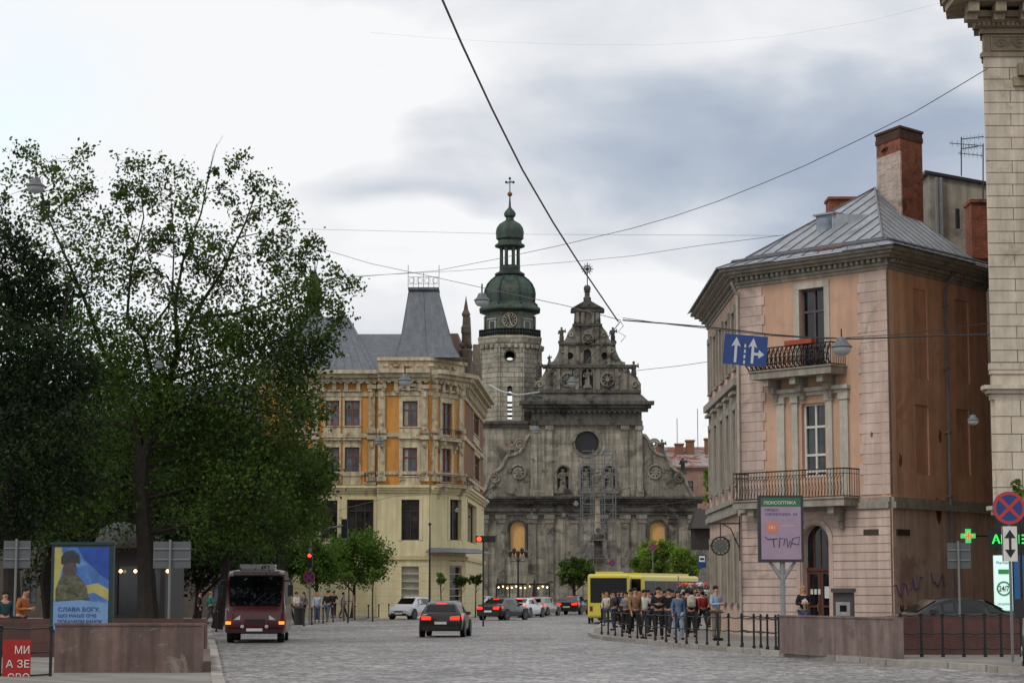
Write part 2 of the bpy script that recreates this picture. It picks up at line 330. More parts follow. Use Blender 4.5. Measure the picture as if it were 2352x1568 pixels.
def balcony(w,parent,s0,s1,zs0,zs1,zr,depth,mslab,mrail,bars=.12,corbels=2,pattern=True):
    mb=MB(); mb.wb(w,s0,s1,zs0,zs1,-.1,depth); mb.wb(w,s0-.06,s1+.06,zs1+.002,zs1+.06,-.1,depth+.06)
    o=mb.build('balcony_slab',mslab,parent)
    for k in range(corbels):
        a=s0+(s1-s0)*(k+.5)/corbels if corbels>2 else (s0+(s1-s0)*(.14 if k==0 else .86)); m=MB()
        m.wb(w,a-.14,a+.14,zs0-.28,zs0-.003,-.1,depth*.85); m.wb(w,a-.12,a+.12,zs0-.55,zs0-.283,-.1,depth*.5); m.wb(w,a-.1,a+.1,zs0-.85,zs0-.553,-.1,depth*.25)
        m.build('corbel',mslab,o)
    mb=MB(); z0=zs1+.1
    pth=[w.pt(s0+.03,zr,0),w.pt(s0+.03,zr,depth-.03),w.pt(s1-.03,zr,depth-.03),w.pt(s1-.03,zr,0)]
    for zz,r in ((zr,.028),(z0,.02),((zr*.82+z0*.18),.014)): mb.tube([Vector((p.x,p.y,zz)) for p in pth],r,5)
    def bar(a,d): mb.tube([w.pt(a,z0,d),w.pt(a,zr,d)],.011,4)
    n=int((s1-s0)/bars)
    for k in range(n+1):
        a=s0+.03+(s1-s0-.06)*k/n; bar(a,depth-.03)
        if pattern and k<n:
            b=s0+.03+(s1-s0-.06)*(k+1)/n; h=zr-z0
            mb.tube([w.pt(a,z0,depth-.03),w.pt((a+b)/2+.03,z0+h*.33,depth+.02),w.pt(a,z0+h*.6,depth-.02),w.pt(b,zr*.82+z0*.18,depth-.03)],.011,4)
    for a in (s0+.03,s1-.03):
        for k in range(int(depth/bars)): bar(a,k*bars)
    mb.build('railing',mrail,parent)
    return o
def statue_mb(mb,c,h,m=1.):
    c=Vector(c); r=h*.16
    mb.lathe([(r*1.3,0),(r*1.35,h*.08),(r*.95,h*.1),(r*1.0,h*.3),(r*.8,h*.5),(r*1.05,h*.66),(r*1.15,h*.76),(r*.5,h*.82)],c,8,0,1,.8)
    mb.ball((c.x,c.y,c.z+h*.91),h*.085,8,6)
    mb.tube([c+Vector((-r*.95,0,h*.75)),c+Vector((-r*1.45,-r*.5,h*.55)),c+Vector((-r*.2,-r*1.1,h*.5))],[r*.38,r*.33,r*.25],5)
    mb.tube([c+Vector((r*.95,0,h*.75)),c+Vector((r*1.7*m,-r*.3,h*.62)),c+Vector((r*1.5*m,-r*.8,h*.85))],[r*.38,r*.3,r*.22],5)
    mb.hexa([c+Vector((x*r*1.5,y*r*1.3,z)) for z in (-h*.12,0) for x,y in ((-1,-1),(1,-1),(1,1),(-1,1))])
# ---------------------------------------------------------------- CHURCH
YC=233.
CH=thing('baroque_church','weathered grey stone baroque church with stepped scrolled gable and green domed clock tower','church',(8,YC,0))
M_ch=mat('church_limestone',(156,149,134),.9,.24,.9,.5,8,streak=.5,stain=(88,83,74),stain_amt=.38,brick=(1.5,.62,.03),mortar=.8)
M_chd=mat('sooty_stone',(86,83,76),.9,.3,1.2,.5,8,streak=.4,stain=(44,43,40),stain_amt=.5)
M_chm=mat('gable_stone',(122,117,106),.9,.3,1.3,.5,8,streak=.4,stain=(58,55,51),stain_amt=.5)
M_tow=mat('tower_limestone',(172,166,150),.9,.25,.8,.6,8,streak=.25,stain=(102,97,88),stain_amt=.35,brick=(1.3,.55,.05),mortar=.45)
M_pat=mat('green_copper',(53,71,62),.6,.3,1.2,.2,10,streak=.65,stain=(82,72,52),stain_amt=.35)
M_patd=mat('dark_copper',(36,47,44),.6,.3,2,streak=.4)
CW=Wall((-10,YC),(30,YC)); H=CW.hit
def px2(pts): return [H(a,b) for a,b in pts]
def mirror(pts,c=1349): return pts+[(2*c-a,b) for a,b in reversed(pts)]
GZ=0.
holes=[]; boards=[]
for (a,b,c,d) in ((1173,1197,1205,1275),(1493,1197,1527,1275)):
    r=CW.rect(a,b,c,d); holes.append(arch(*r)); boards.append(r)
dr=CW.rect(1325,1290,1372,1404); dr=(dr[0],dr[1],0.05,dr[3]); holes.append(arch(*dr))
sL,sR=H(1107,1250)[0],H(1600,1250)[0]; z1=H(1349,1182)[1]; z2=H(1349,1140)[1]
mb=MB(); mb.poly(CW,rc(sL,sR,GZ,z1),-1.,0,holes,.5); lower=mb.build('lower_storey',M_ch,CH)
for r in boards:
    MB().poly(CW,arch(*r),-.45,-.35).build('boarded_window',mat('ochre_board',(206,160,98),.7,.08),CH,label='arched window opening closed with ochre board')
    q=MB(); c_=(r[0]+r[1])/2; rr=(r[1]-r[0])/2+.22; zc=r[3]-(r[1]-r[0])/2
    q.tube([CW.pt(c_-rr,r[2],.03)]+[CW.pt(c_-rr*math.cos(PI*k/8),zc+rr*math.sin(PI*k/8),.03) for k in range(9)]+[CW.pt(c_+rr,r[2],.03)],.16,5); q.build('arch_moulding',M_chd,CH)
MB().wb(CW,dr[0]-.05,dr[1]+.05,.05,dr[3],-.6,-.45).build('portal_door',mat('dark_oak',(40,30,24)),CH)
for x in (1111,1150,1222,1262,1318,1384,1436,1474,1545,1592):
    m=MB(); a=H(x,1250)[0]; m.wb(CW,a-.42,a+.42,0,z1-.9,-.2,.32); m.wb(CW,a-.55,a+.55,0,1.6,-.2,.45); m.wb(CW,a-.52,a+.52,z1-.898,z1-.45,-.2,.42); m.wb(CW,a-.6,a+.6,z1-.448,z1-.01,-.2,.5)
    m.build('pilaster',M_chm,CH)
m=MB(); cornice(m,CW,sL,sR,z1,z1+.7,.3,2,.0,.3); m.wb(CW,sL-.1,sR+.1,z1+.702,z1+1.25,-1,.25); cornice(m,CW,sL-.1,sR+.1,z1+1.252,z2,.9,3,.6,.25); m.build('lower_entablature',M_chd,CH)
m=MB(); a=(dr[0]+dr[1])/2
for s_ in (-1,1): m.wb(CW,a+s_*1.75-.35,a+s_*1.75+.35,0,dr[3]+.3,-.2,.7)
m.wb(CW,a-2.3,a+2.3,dr[3]+.302,dr[3]+.9,-.2,.9); m.poly(CW,[(a-2.4,dr[3]+.9),(a+2.4,dr[3]+.9),(a,dr[3]+2.1)],-.1,.6); m.build('portal',M_chm,CH)
a0,a1=H(1221,1060)[0],H(1474,1060)[0]; z3=H(1349,977)[1]; z4=H(1349,915)[1]
nh=[];nn=[]
oc=H(1348,1017); ro=28/F*YC
for x in (1293,1347,1401):
    r=CW.rect(x-13,1071,x+13,1126); nn.append(r); nh.append(arch(*r))
oculus=[(oc[0]+ro*math.cos(2*PI*k/24),oc[1]+ro*math.sin(2*PI*k/24)) for k in range(24)]
MB().poly(CW,rc(a0,a1,z2-.3,z3),-1,.05,nh+[oculus],.6).build('nave_facade',M_ch,CH)
for r in nn:
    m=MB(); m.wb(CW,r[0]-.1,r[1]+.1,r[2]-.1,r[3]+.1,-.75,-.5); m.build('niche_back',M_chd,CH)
    m=MB(); statue_mb(m,CW.pt((r[0]+r[1])/2,r[2]+.2,-.15),r[3]-r[2]-.4); m.build('niche_statue',M_chm,CH)
    q=MB(); c_=(r[0]+r[1])/2; rr=(r[1]-r[0])/2+.14; zc=r[3]-(r[1]-r[0])/2
    q.tube([CW.pt(c_-rr,r[2],.06)]+[CW.pt(c_-rr*math.cos(PI*k/8),zc+rr*math.sin(PI*k/8),.06) for k in range(9)]+[CW.pt(c_+rr,r[2],.06)],.11,5); q.wb(CW,c_-rr-.2,c_+rr+.2,r[2]-.3,r[2]-.003,-.1,.3); q.build('niche_surround',M_chm,CH)
m=MB(); m.disc(CW,oc[0],oc[1],ro+.3,-.1,.16,28,ro-.02); m.build('oculus_ring',M_chm,CH)
MB().disc(CW,oc[0],oc[1],ro,-.6,-.45,24).build('oculus_glass',plain('oculus_dark',(26,28,31),.4),CH)
for x in (1226,1262,1436,1469):
    m=MB(); a=H(x,1060)[0]; m.wb(CW,a-.33,a+.33,z2-.2,z3-.5,-.1,.27); m.wb(CW,a-.45,a+.45,z3-.498,z3-.01,-.1,.38); m.wb(CW,a-.42,a+.42,z2,z2+.7,-.1,.36); m.build('pilaster',M_ch,CH)
m=MB(); m.wb(CW,a0-.1,a1+.1,z3+.01,z3+.5,-1,.45); m.wb(CW,a0-.02,a1+.02,z3+.502,z3+1.5,-1,.3); cornice(m,CW,a0-.1,a1+.1,z3+1.502,z4-.35,.95,3,.55,.3)
m.build('nave_entablature',M_chd,CH)
b0,b1=H(1207,915)[0],H(1487,915)[0]; zg=H(1349,903)[1]
g0,g1=H(1226,890)[0],H(1470,890)[0]
m=MB(); m.hexa([CW.pt(b0,z4-.348,1.2),CW.pt(b1,z4-.348,1.2),CW.pt(b1,z4-.348,-1),CW.pt(b0,z4-.348,-1),CW.pt(g0,zg,.25),CW.pt(g1,zg,.25),CW.pt(g1,zg,-1),CW.pt(g0,zg,-1)]); m.build('apron_roof',M_chd,CH)
half=[(1226,903),(1226,882),(1232,872),(1244,866),(1250,856),(1254,846),(1262,838),(1262,832),(1270,830),(1277,820),(1283,806),(1285,790),(1294,786),(1300,776),(1304,764),(1312,754),(1318,745),(1320,716)]
out=px2(mirror(half)); 
gh=[]; 
for x,y,r in ((1309,817,8),(1389,817,8)):
    c=H(x,y); r_=r/F*YC; gh.append([(c[0]+r_*math.cos(2*PI*k/12),c[1]+r_*math.sin(2*PI*k/12)) for k in range(12)])
nr_=CW.rect(1336,846,1362,890); gh.append(arch(*nr_)); nr2=CW.rect(1340,802,1358,835); gh.append(arch(*nr2))
gable=MB().poly(CW,out,-1.,0.2,gh,.55).build('gable',M_chm,CH)
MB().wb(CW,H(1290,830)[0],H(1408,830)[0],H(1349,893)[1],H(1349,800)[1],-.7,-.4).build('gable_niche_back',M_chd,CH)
m=MB(); statue_mb(m,CW.pt((nr_[0]+nr_[1])/2,nr_[2]+.15,.2),nr_[3]-nr_[2]-.2); m.build('gable_statue',M_chm,CH)
for x,y,r in ((1303,872,17),(1395,872,17),(1350,779,14)):
    c=H(x,y); r_=r/F*YC; m=MB(); m.disc(CW,c[0],c[1],r_,.1,.45,20,r_*.8); m.disc(CW,c[0],c[1],r_*.28,.1,.5,10)
    for k in range(8): m.tube([CW.pt(c[0]+r_*.3*math.cos(PI*k/4),c[1]+r_*.3*math.sin(PI*k/4),.3),CW.pt(c[0]+r_*.8*math.cos(PI*k/4),c[1]+r_*.8*math.sin(PI*k/4),.3)],r_*.11,5)
    m.build('rosette',M_chm,CH)
for (xa,xb,ya,yb,p) in ((1226,1472,903,896,.5),(1247,1451,845,838,.5),(1284,1414,793,788,.45),(1315,1383,749,744,.4),(1311,1388,717,710,.5)):
    MB().wb(CW,H(xa,yb)[0],H(xb,yb)[0],H(1349,ya)[1],H(1349,yb)[1],-1.05,p).build('gable_cornice',M_chd,CH)
for xs in ([(1262,895),(1262,848)],[(1282,895),(1282,848)],[(1325,895),(1325,848)],[(1300,838),(1300,796)],[(1326,838),(1326,796)],[(1327,788),(1327,752)],[(1326,744),(1326,718)],[(1338,744),(1338,718)]):
    for k in (0,1):
        x=xs[0][0] if k==0 else 2*1349-xs[0][0]; MB().wb(CW,H(x,xs[0][1])[0]-.2,H(x,xs[0][1])[0]+.2,H(x,xs[0][1])[1],H(x,xs[1][1])[1],.1,.45).build('gable_pilaster',M_chm,CH)
for sgn in (1,-1):
    fx=lambda x:x if sgn<0 else 2*1349-x
    for cx,cy,r in ((1240,884,9),(1262,846,7),(1292,806,7),(1311,770,7),(1280,862,6)):
        c=H(fx(cx),cy); m=MB(); m.tube([CW.pt(c[0]+sgn*r/F*YC*(1-j/16)*math.cos(j*.6),c[1]+r/F*YC*(1-j/16)*math.sin(j*.6),.3) for j in range(14)],.1,4); m.build('gable_scroll',M_ch,CH)
m=MB(); m.poly(CW,px2([(1312,709),(1386,709),(1349,688)]),-.9,.55); m.poly(CW,px2([(1321,707),(1377,707),(1349,693)]),.4,.6); m.build('top_pediment',M_chd,CH)
c=H(1349,688); k_=YC/F
MB().lathe([(9*k_,-.1),(9*k_,5*k_),(6*k_,8*k_),(6*k_,18*k_),(9*k_,20*k_),(4*k_,22*k_)],CW.pt(c[0],c[1],-.3),10).ball(CW.pt(c[0],c[1]+27*k_,-.3),8.5*k_,12,8).build('finial',M_chd,CH)
def cross(base,h,name,m_,parent,star=False):
    b=Vector(base); mb=MB(); mb.tube([b,b+Vector((0,0,h))],.06,5)
    w_=h*.26; zc=b.z+h*.72
    mb.tube([(b.x-w_,b.y,zc),(b.x+w_,b.y,zc)],.06,5)
    if star:
        for k in range(12):
            a=PI*k/6; mb.tube([(b.x,b.y,zc),(b.x+h*.26*math.cos(a),b.y,zc+h*.26*math.sin(a))],.035,4)
        W0=Wall((b.x-5,b.y),(b.x+5,b.y)); mb.disc(W0,5,zc,h*.17,-.05,.05,14,h*.13)
    else:
        for dx,dz in ((-w_,0),(w_,0),(0,h*.28)): mb.ball((b.x+dx,b.y,zc+dz),.16,6,4)
        mb.tube([(b.x-w_*.7,b.y,zc-h*.12),(b.x+w_*.7,b.y,zc+h*.12)],.03,4)
    mb.build(name,m_,parent)
cross(W(1349,656,YC+.3),54*k_,'cross',M_iron,CH,True)
wing=[(1474,1143),(1474,998),(1482,1000),(1489,1010),(1494,1026),(1503,1038),(1517,1044),(1530,1047),(1538,1058),(1543,1072),(1553,1080),(1566,1088),(1574,1100),(1580,1120),(1594,1141)]
MB().poly(CW,px2(wing),-.8,0).build('right_volute_wing',M_chm,CH)
lw=[(2*1348-a,b) for a,b in wing]
lw=[(max(a,1106),b) for a,b in lw]
MB().poly(CW,px2(lw),-.8,0).build('left_volute_wing',M_chm,CH)
for sgn in (1,-1):
    f=lambda x:x if sgn>0 else 2*1348-x
    m=MB()
    for cx,cy,r in ((1502,1020,13),(1560,1098,13),(1505,1085,20)):
        c=H(f(cx),cy); pts=[]
        for k in range(26):
            a=k*.5; rr=r*k_*(1-k/30); pts.append(CW.pt(c[0]+sgn*rr*math.cos(a),c[1]+rr*math.sin(a),.08))
        m.tube(pts,.13,5)
    m.tube([CW.pt(*H(f(a),b),.05) for a,b in wing[1:]],.2,5)
    for k in range(8):
        c=H(f(1505),1085); m.tube([CW.pt(c[0],c[1],.12),CW.pt(c[0]+12*k_*math.cos(k*PI/4),c[1]+12*k_*math.sin(k*PI/4),.1)],.12,4)
    m.build('volute_scroll',M_ch,CH)
for x,y,h in ((1521,1046,34),(1569,1088,34),(1176,1046,30),(1456,872,40),(1290,788,34),(1408,788,34),(1237,870,36),(1262,838,20)):
    m=MB(); c=H(x,y); statue_mb(m,CW.pt(c[0],c[1]+.2,-.2),h*k_); m.build('roofline_statue',M_chd,CH)
x0,x1=CW.pt(a0,0).x,CW.pt(a1,0).x; xl,xr=CW.pt(sL,0).x,CW.pt(sR,0).x
MB().box(x0+.1,x1-.1,YC+1.02,YC+45,0,z4-.6).build('nave_body',M_ch,CH)
rz=H(1349,800)[1]; xm=(x0+x1)/2
m=MB(); m.add([(x0-.6,YC+1.05,z4-.6),(x1+.6,YC+1.05,z4-.6),(xm,YC+1.05,rz-.5),(x0-.6,YC+45,z4-.6),(x1+.6,YC+45,z4-.6),(xm,YC+45,rz-.5)],[(0,1,2),(3,5,4),(0,2,5,3),(1,4,5,2),(0,3,4,1)]); m.build('nave_roof',M_patd,CH)
MB().box(x1+.02,xr-.3,YC+1.03,YC+40,0,z2-.1).build('aisle_body',M_ch,CH); MB().box(xl+.2,x0-.02,YC+7.5,YC+40,0,z2-.1).build('aisle_body',M_ch,CH)
m=MB(); m.hexa([(x1+.02,YC+1.1,z2-.1),(xr+.2,YC+1.1,z2-.1),(xr+.2,YC+40,z2-.1),(x1+.02,YC+40,z2-.1),(x1+.02,YC+1.1,z2+3.6),(x1+.8,YC+1.1,z2+3.6),(x1+.8,YC+40,z2+3.6),(x1+.02,YC+40,z2+3.6)]); m.build('aisle_roof',M_patd,CH)
YT=241.; TC=W(1171,900,YT); kt=YT/F; tx=TC.x
def tz(y): return W(1171,y,YT).z
m=MB(); m.box(W(1109,1000,YT-5).x,tx+66*kt,YC+1.15,YT+3.4,0,tz(992)); m.build('tower_base',M_ch,CH)
m=MB(); m.box(W(1107,1000,YT-5).x-.2,tx+68*kt,YC+.9,YT+3.6,tz(992)+.01,tz(985)); m.box(W(1107,1000,YT-5).x-.35,tx+69*kt,YC+.75,YT+3.7,tz(985)+.01,tz(978)); m.build('tower_base_cornice',M_chd,CH)
o8=PI/8
def octface(k,r):
    a0_=o8+k*PI/4-PI/2; a1_=a0_+PI/4
    p0=Vector((tx+r*math.cos(a0_),YT+r*math.sin(a0_))); p1=Vector((tx+r*math.cos(a1_),YT+r*math.sin(a1_)))
    return Wall(p0,p1)
rO=70*kt/math.cos(o8)*.985
for k in range(8):
    w=octface(k,rO); Lw=w.L; mid=Lw/2; hs=[]
    if k in (7,3): hs=[arch(mid-5.5*kt,mid+5.5*kt,tz(968),tz(892)),[(mid+11*kt*math.cos(2*PI*j/14),tz(824)+11*kt*math.sin(2*PI*j/14)) for j in range(14)]]
    MB().poly(w,rc(-.01,Lw+.01,tz(984),tz(800)),-.5,0,hs,.6).build('tower_wall',M_tow,CH)
    MB().wb(w,-.18,.32,tz(984),tz(802),-.1,.16).build('corner_quoin',M_tow,CH); MB().wb(w,Lw-.32,Lw+.18,tz(984),tz(802),-.1,.158).build('corner_quoin',M_tow,CH)
    if hs:
        q=MB(); q.disc(w,mid,tz(824),14*kt,-.05,.1,16,11*kt); 
        for zz in (930,900,950): q.wb(w,mid-5.5*kt,mid+5.5*kt,tz(zz)-.12,tz(zz)+.12,-.4,-.2)
        q.build('window_surround',M_chd,CH)
m=MB(); m.lathe([(60*kt,tz(802)),(74*kt,tz(802)),(74*kt,tz(796)),(77*kt,tz(792)),(79*kt,tz(786)),(80*kt,tz(780)),(78*kt,tz(778)),(60*kt,tz(777))],(tx,YT),8,o8)
for k in range(32):
    a=2*PI*k/32; m.lathe([(.22,tz(806)),(.3,tz(797))],(tx+74*kt*math.cos(a),YT+74*kt*math.sin(a)),5)
m.build('tower_cornice',M_tow,CH)
M_green=mat('greened_stone',(98,103,92),.9,.25,1.4,.3,8,streak=.5,stain=(68,64,55),stain_amt=.3)
MB().lathe([(60*kt,tz(780)),(60*kt,tz(722)),(58*kt,tz(716))],(tx,YT),8,o8).build('clock_stage',M_green,CH)
for k in (7,6,0,5,1):
    w=octface(k,60*kt); mid=w.L/2
    if k in (7,5,1):
        m=MB(); m.disc(w,mid,tz(742),17*kt,-.05,.12,24); o=m.build('clock_face',plain('clock_black',(34,34,36)),CH)
        m=MB(); m.disc(w,mid,tz(742),17*kt,.05,.16,24,15.6*kt); m.disc(w,mid,tz(742),8*kt,.1,.14,20,7.3*kt)
        for j in range(12):
            a=PI*j/6; m.tube([w.pt(mid+10*kt*math.cos(a),tz(742)+10*kt*math.sin(a),.15),w.pt(mid+14.5*kt*math.cos(a),tz(742)+14.5*kt*math.sin(a),.15)],.055,4)
        m.build('clock_numerals',mat('dull_gilt',(178,170,148),.5),o)
        m=MB(); m.tube([w.pt(mid,tz(742),.19),w.pt(mid+4*kt,tz(755),.19)],.06,4); m.tube([w.pt(mid,tz(742),.2),w.pt(mid-4*kt,tz(728),.2)],.05,4); m.build('clock_hands',mat('dull_gilt',(178,170,148)),o)
    else:
        m=MB(); m.wb(w,mid-.55,mid+.55,tz(766),tz(740),-.05,.08); m.wb(w,mid-.7,mid+.7,tz(739),tz(736),-.05,.2); o=m.build('clock_stage_window',mat('weathered_white',(150,156,148)),CH); MB().wb(w,mid-.35,mid+.35,tz(764),tz(743),0,.1).build('pane',M_glassd,o)
m=MB()
for zz in (762,769): m.lathe([(76*kt,tz(zz)-.04),(76.6*kt,tz(zz)-.04),(76.6*kt,tz(zz)+.04),(76*kt,tz(zz)+.04)],(tx,YT),8,o8)
for k in range(8):
    a=o8+k*PI/4; b=a+PI/4
    for j in range(8):
        q=j/8; m.tube([(tx+76*kt*(math.cos(a)*(1-q)+math.cos(b)*q),YT+76*kt*(math.sin(a)*(1-q)+math.sin(b)*q),tz(z_)) for z_ in (778,762)],.05,4)
m.build('gallery_railing',M_patd,CH)
pd=[(57,723),(76,716),(76,712),(68,705),(60,698),(61,690),(62,678),(60,667),(54,655),(45,645),(37,639),(34,636)]
m=MB(); m.lathe([(r*kt,tz(y)) for r,y in pd],(tx,YT),8,o8); m.build('lower_dome',M_pat,CH)
m=MB()
for k in range(8):
    a=o8+k*PI/4; m.tube([(tx+r*kt*1.01*math.cos(a),YT+r*kt*1.01*math.sin(a),tz(y)) for r,y in pd[3:]],.12,4)
m.build('dome_ribs',M_patd,CH)
MB().lathe([(30*kt,tz(636)),(35*kt,tz(632)),(35*kt,tz(629)),(27*kt,tz(625)),(24*kt,tz(622)),(24*kt,tz(612)),(20*kt,tz(610))],(tx,YT),16).build('lantern_base',M_patd,CH)
for k in range(8):
    a=o8+k*PI/4; MB().lathe([(4.4*kt,tz(612)),(4*kt,tz(590)),(4*kt,tz(574)),(6*kt,tz(566))],(tx+21*kt*math.cos(a),YT+21*kt*math.sin(a)),6).build('lantern_column',M_pat,CH)
pu=[(18,572),(26,570),(35,567),(35,563),(28,559),(27,553),(32,549),(32,542),(33,534),(31,524),(25,515),(15,509),(10,506),(9,500),(13,497),(14,491),(11,485),(6,480),(3,476),(2,462),(1.4,450)]
MB().lathe([(r*kt,tz(y)) for r,y in pu],(tx,YT),16).build('onion_dome',M_pat,CH,smooth=True)
MB().ball((tx,YT,tz(446)),6*kt,10,6).build('gilded_ball',mat('old_gilt',(120,90,50),.4,metal=.6),CH)
cross((tx,YT,tz(441)),32*kt,'tower_cross',M_iron,CH)
MB().wbp(CW,1160,1018,1208,1032,-.3,.03).build('exposed_brick_patch',mat('church_brick',(136,110,92),.9,.3,2,brick=(.3,.1,.01),stain=(140,130,112),stain_amt=.7),CH)
# ---------------------------------------------------------------- monument column with scaffolding
YM=212.; KM=YM/F; bx=W(1373,1300,YM)
MO=thing('monument_column','pale stone monument column wrapped by scaffolding in front of the church','monument',(bx.x,YM,0))
def mz(y): return W(1373,y,YM).z
MB().box(bx.x-2.1,bx.x+2.1,YM-2.1,YM+2.1,0,mz(1330)).box(bx.x-1.3,bx.x+1.3,YM-1.3,YM+1.3,mz(1330)+.01,mz(1292)).box(bx.x-1.5,bx.x+1.5,YM-1.5,YM+1.5,mz(1292)+.01,mz(1285)).build('pedestal',M_stone_l,MO)
MB().lathe([(9*KM,mz(1285)),(8*KM,mz(1275)),(6.5*KM,mz(1272)),(6*KM,mz(1150)),(8*KM,mz(1142)),(9*KM,mz(1136))],(bx.x,YM),14).build('column',M_stone_l,MO,smooth=True)
m=MB(); statue_mb(m,(bx.x,YM,mz(1134)),2.4); m.build('statue',M_chm,MO)
m=MB(); statue_mb(m,(bx.x,YM-1.6,mz(1282)),3.); m.build('lower_statue',M_chd,MO)
M_scaf=plain('scaffold_tube',(104,108,110),.5,.4)
SC=thing('scaffolding','tall grey tube scaffolding around the monument column by the church','scaffolding',(bx.x,YM-3,0))
xs=[W(x,1200,YM).x for x in (1336,1360,1386,1411)]
for i,x in enumerate(xs):
    for j,y in enumerate((YM-2.9,YM+2.9)):
        top=mz(1036) if i not in(0,) else mz(1062)
        MB().tube([(x,y,0),(x,y,top)],.055,5).build('upright',M_scaf,SC)
m=MB(); zt=mz(1040); n=9
for k in range(1,n+1):
    z=zt*k/n
    for y in (YM-2.9,YM+2.9): m.tube([(xs[0],y,z),(xs[3],y,z)],.04,4); m.tube([(xs[0],y,z-.9),(xs[3],y,z-.9)],.03,4)
    for x in xs: m.tube([(x,YM-2.9,z),(x,YM+2.9,z)],.035,4)
m.build('ledgers',M_scaf,SC)
for k in range(1,n):
    z=zt*k/n; MB().box(xs[k%3],xs[k%3+1],YM-2.9,YM-2.0,z+.05,z+.1).build('deck_board',mat('scaffold_boards',(120,108,88)),SC)
m=MB()
for k in range(n):
    z=zt*k/n; a,b=(xs[k%3],xs[k%3+1]); m.tube([(a,YM-2.95,z),(b,YM-2.95,z+zt/n)],.03,4)
m.build('braces',M_scaf,SC)
# ---------------------------------------------------------------- YELLOW BUILDING
YY=160.
YB=thing('corner_building','ochre and cream four storey corner building with grey metal mansard and steep turret roof','building',(-10,YY,0))
M_och=mat('ochre_plaster',(194,136,68),.9,.14,1.2,.3,10,streak=.28,stain=(160,122,80),stain_amt=.18)
M_cream=mat('cream_plaster',(204,192,152),.85,.1,1.,.2,10,streak=.18)
M_orn=mat('ornate_stucco',(182,169,142),.9,.24,2.2,.6,7,streak=.4,stain=(126,104,80),stain_amt=.32)
M_zinc=mat('grey_sheet_roof',(98,102,108),.5,.12,1.5,streak=.3,metal=.15); M_zincd=mat('dark_sheet_roof',(84,88,94),.5,.15,1.5,streak=.3)
M_wf=mat('brown_window_frame',(108,66,52),.7); M_wfd=mat('dark_window_frame',(52,42,40),.7)
M_brn=mat('brown_brick_wall',(120,90,70),.9,.25,1.5,.3,streak=.3)
def X(px,Y): return W(px,1250,Y).x
w1=Wall((X(585,YY),YY),(X(866,YY),YY)); w2=Wall((X(866,YY-.6),YY-.6),(X(986,YY-.6),YY-.6)); w3=Wall((X(986,YY-.6),YY-.6),(X(1066,YY+3.2),YY+3.2)); w4=Wall((X(1066,YY+3.2),YY+3.2),(X(1109,YY+26),YY+26))
zb=w1.hit(820,1118)[1]; zc0=w1.hit(820,878)[1]; zc1=w1.hit(820,852)[1]
UP={w1:[(672,1027,702,1100),(748,1027,779,1104),(792,1027,825,1090),(672,920,700,977),(748,920,779,977),(792,920,826,977)],
    w2:[(925,1028,958,1092),(925,921,959,979)],w3:[(1013,1030,1035,1106),(1014,926,1036,1006)],w4:[(1088,1048,1100,1104),(1086,940,1099,1000)]}
LO={w1:[(620,1149,655,1236),(690,1149,722,1236),(738,1149,775,1236),(797,1147,858,1238)],w2:[(922,1147,963,1240)],w3:[(1030,1147,1056,1240)],w4:[(1070,1158,1090,1246)]}
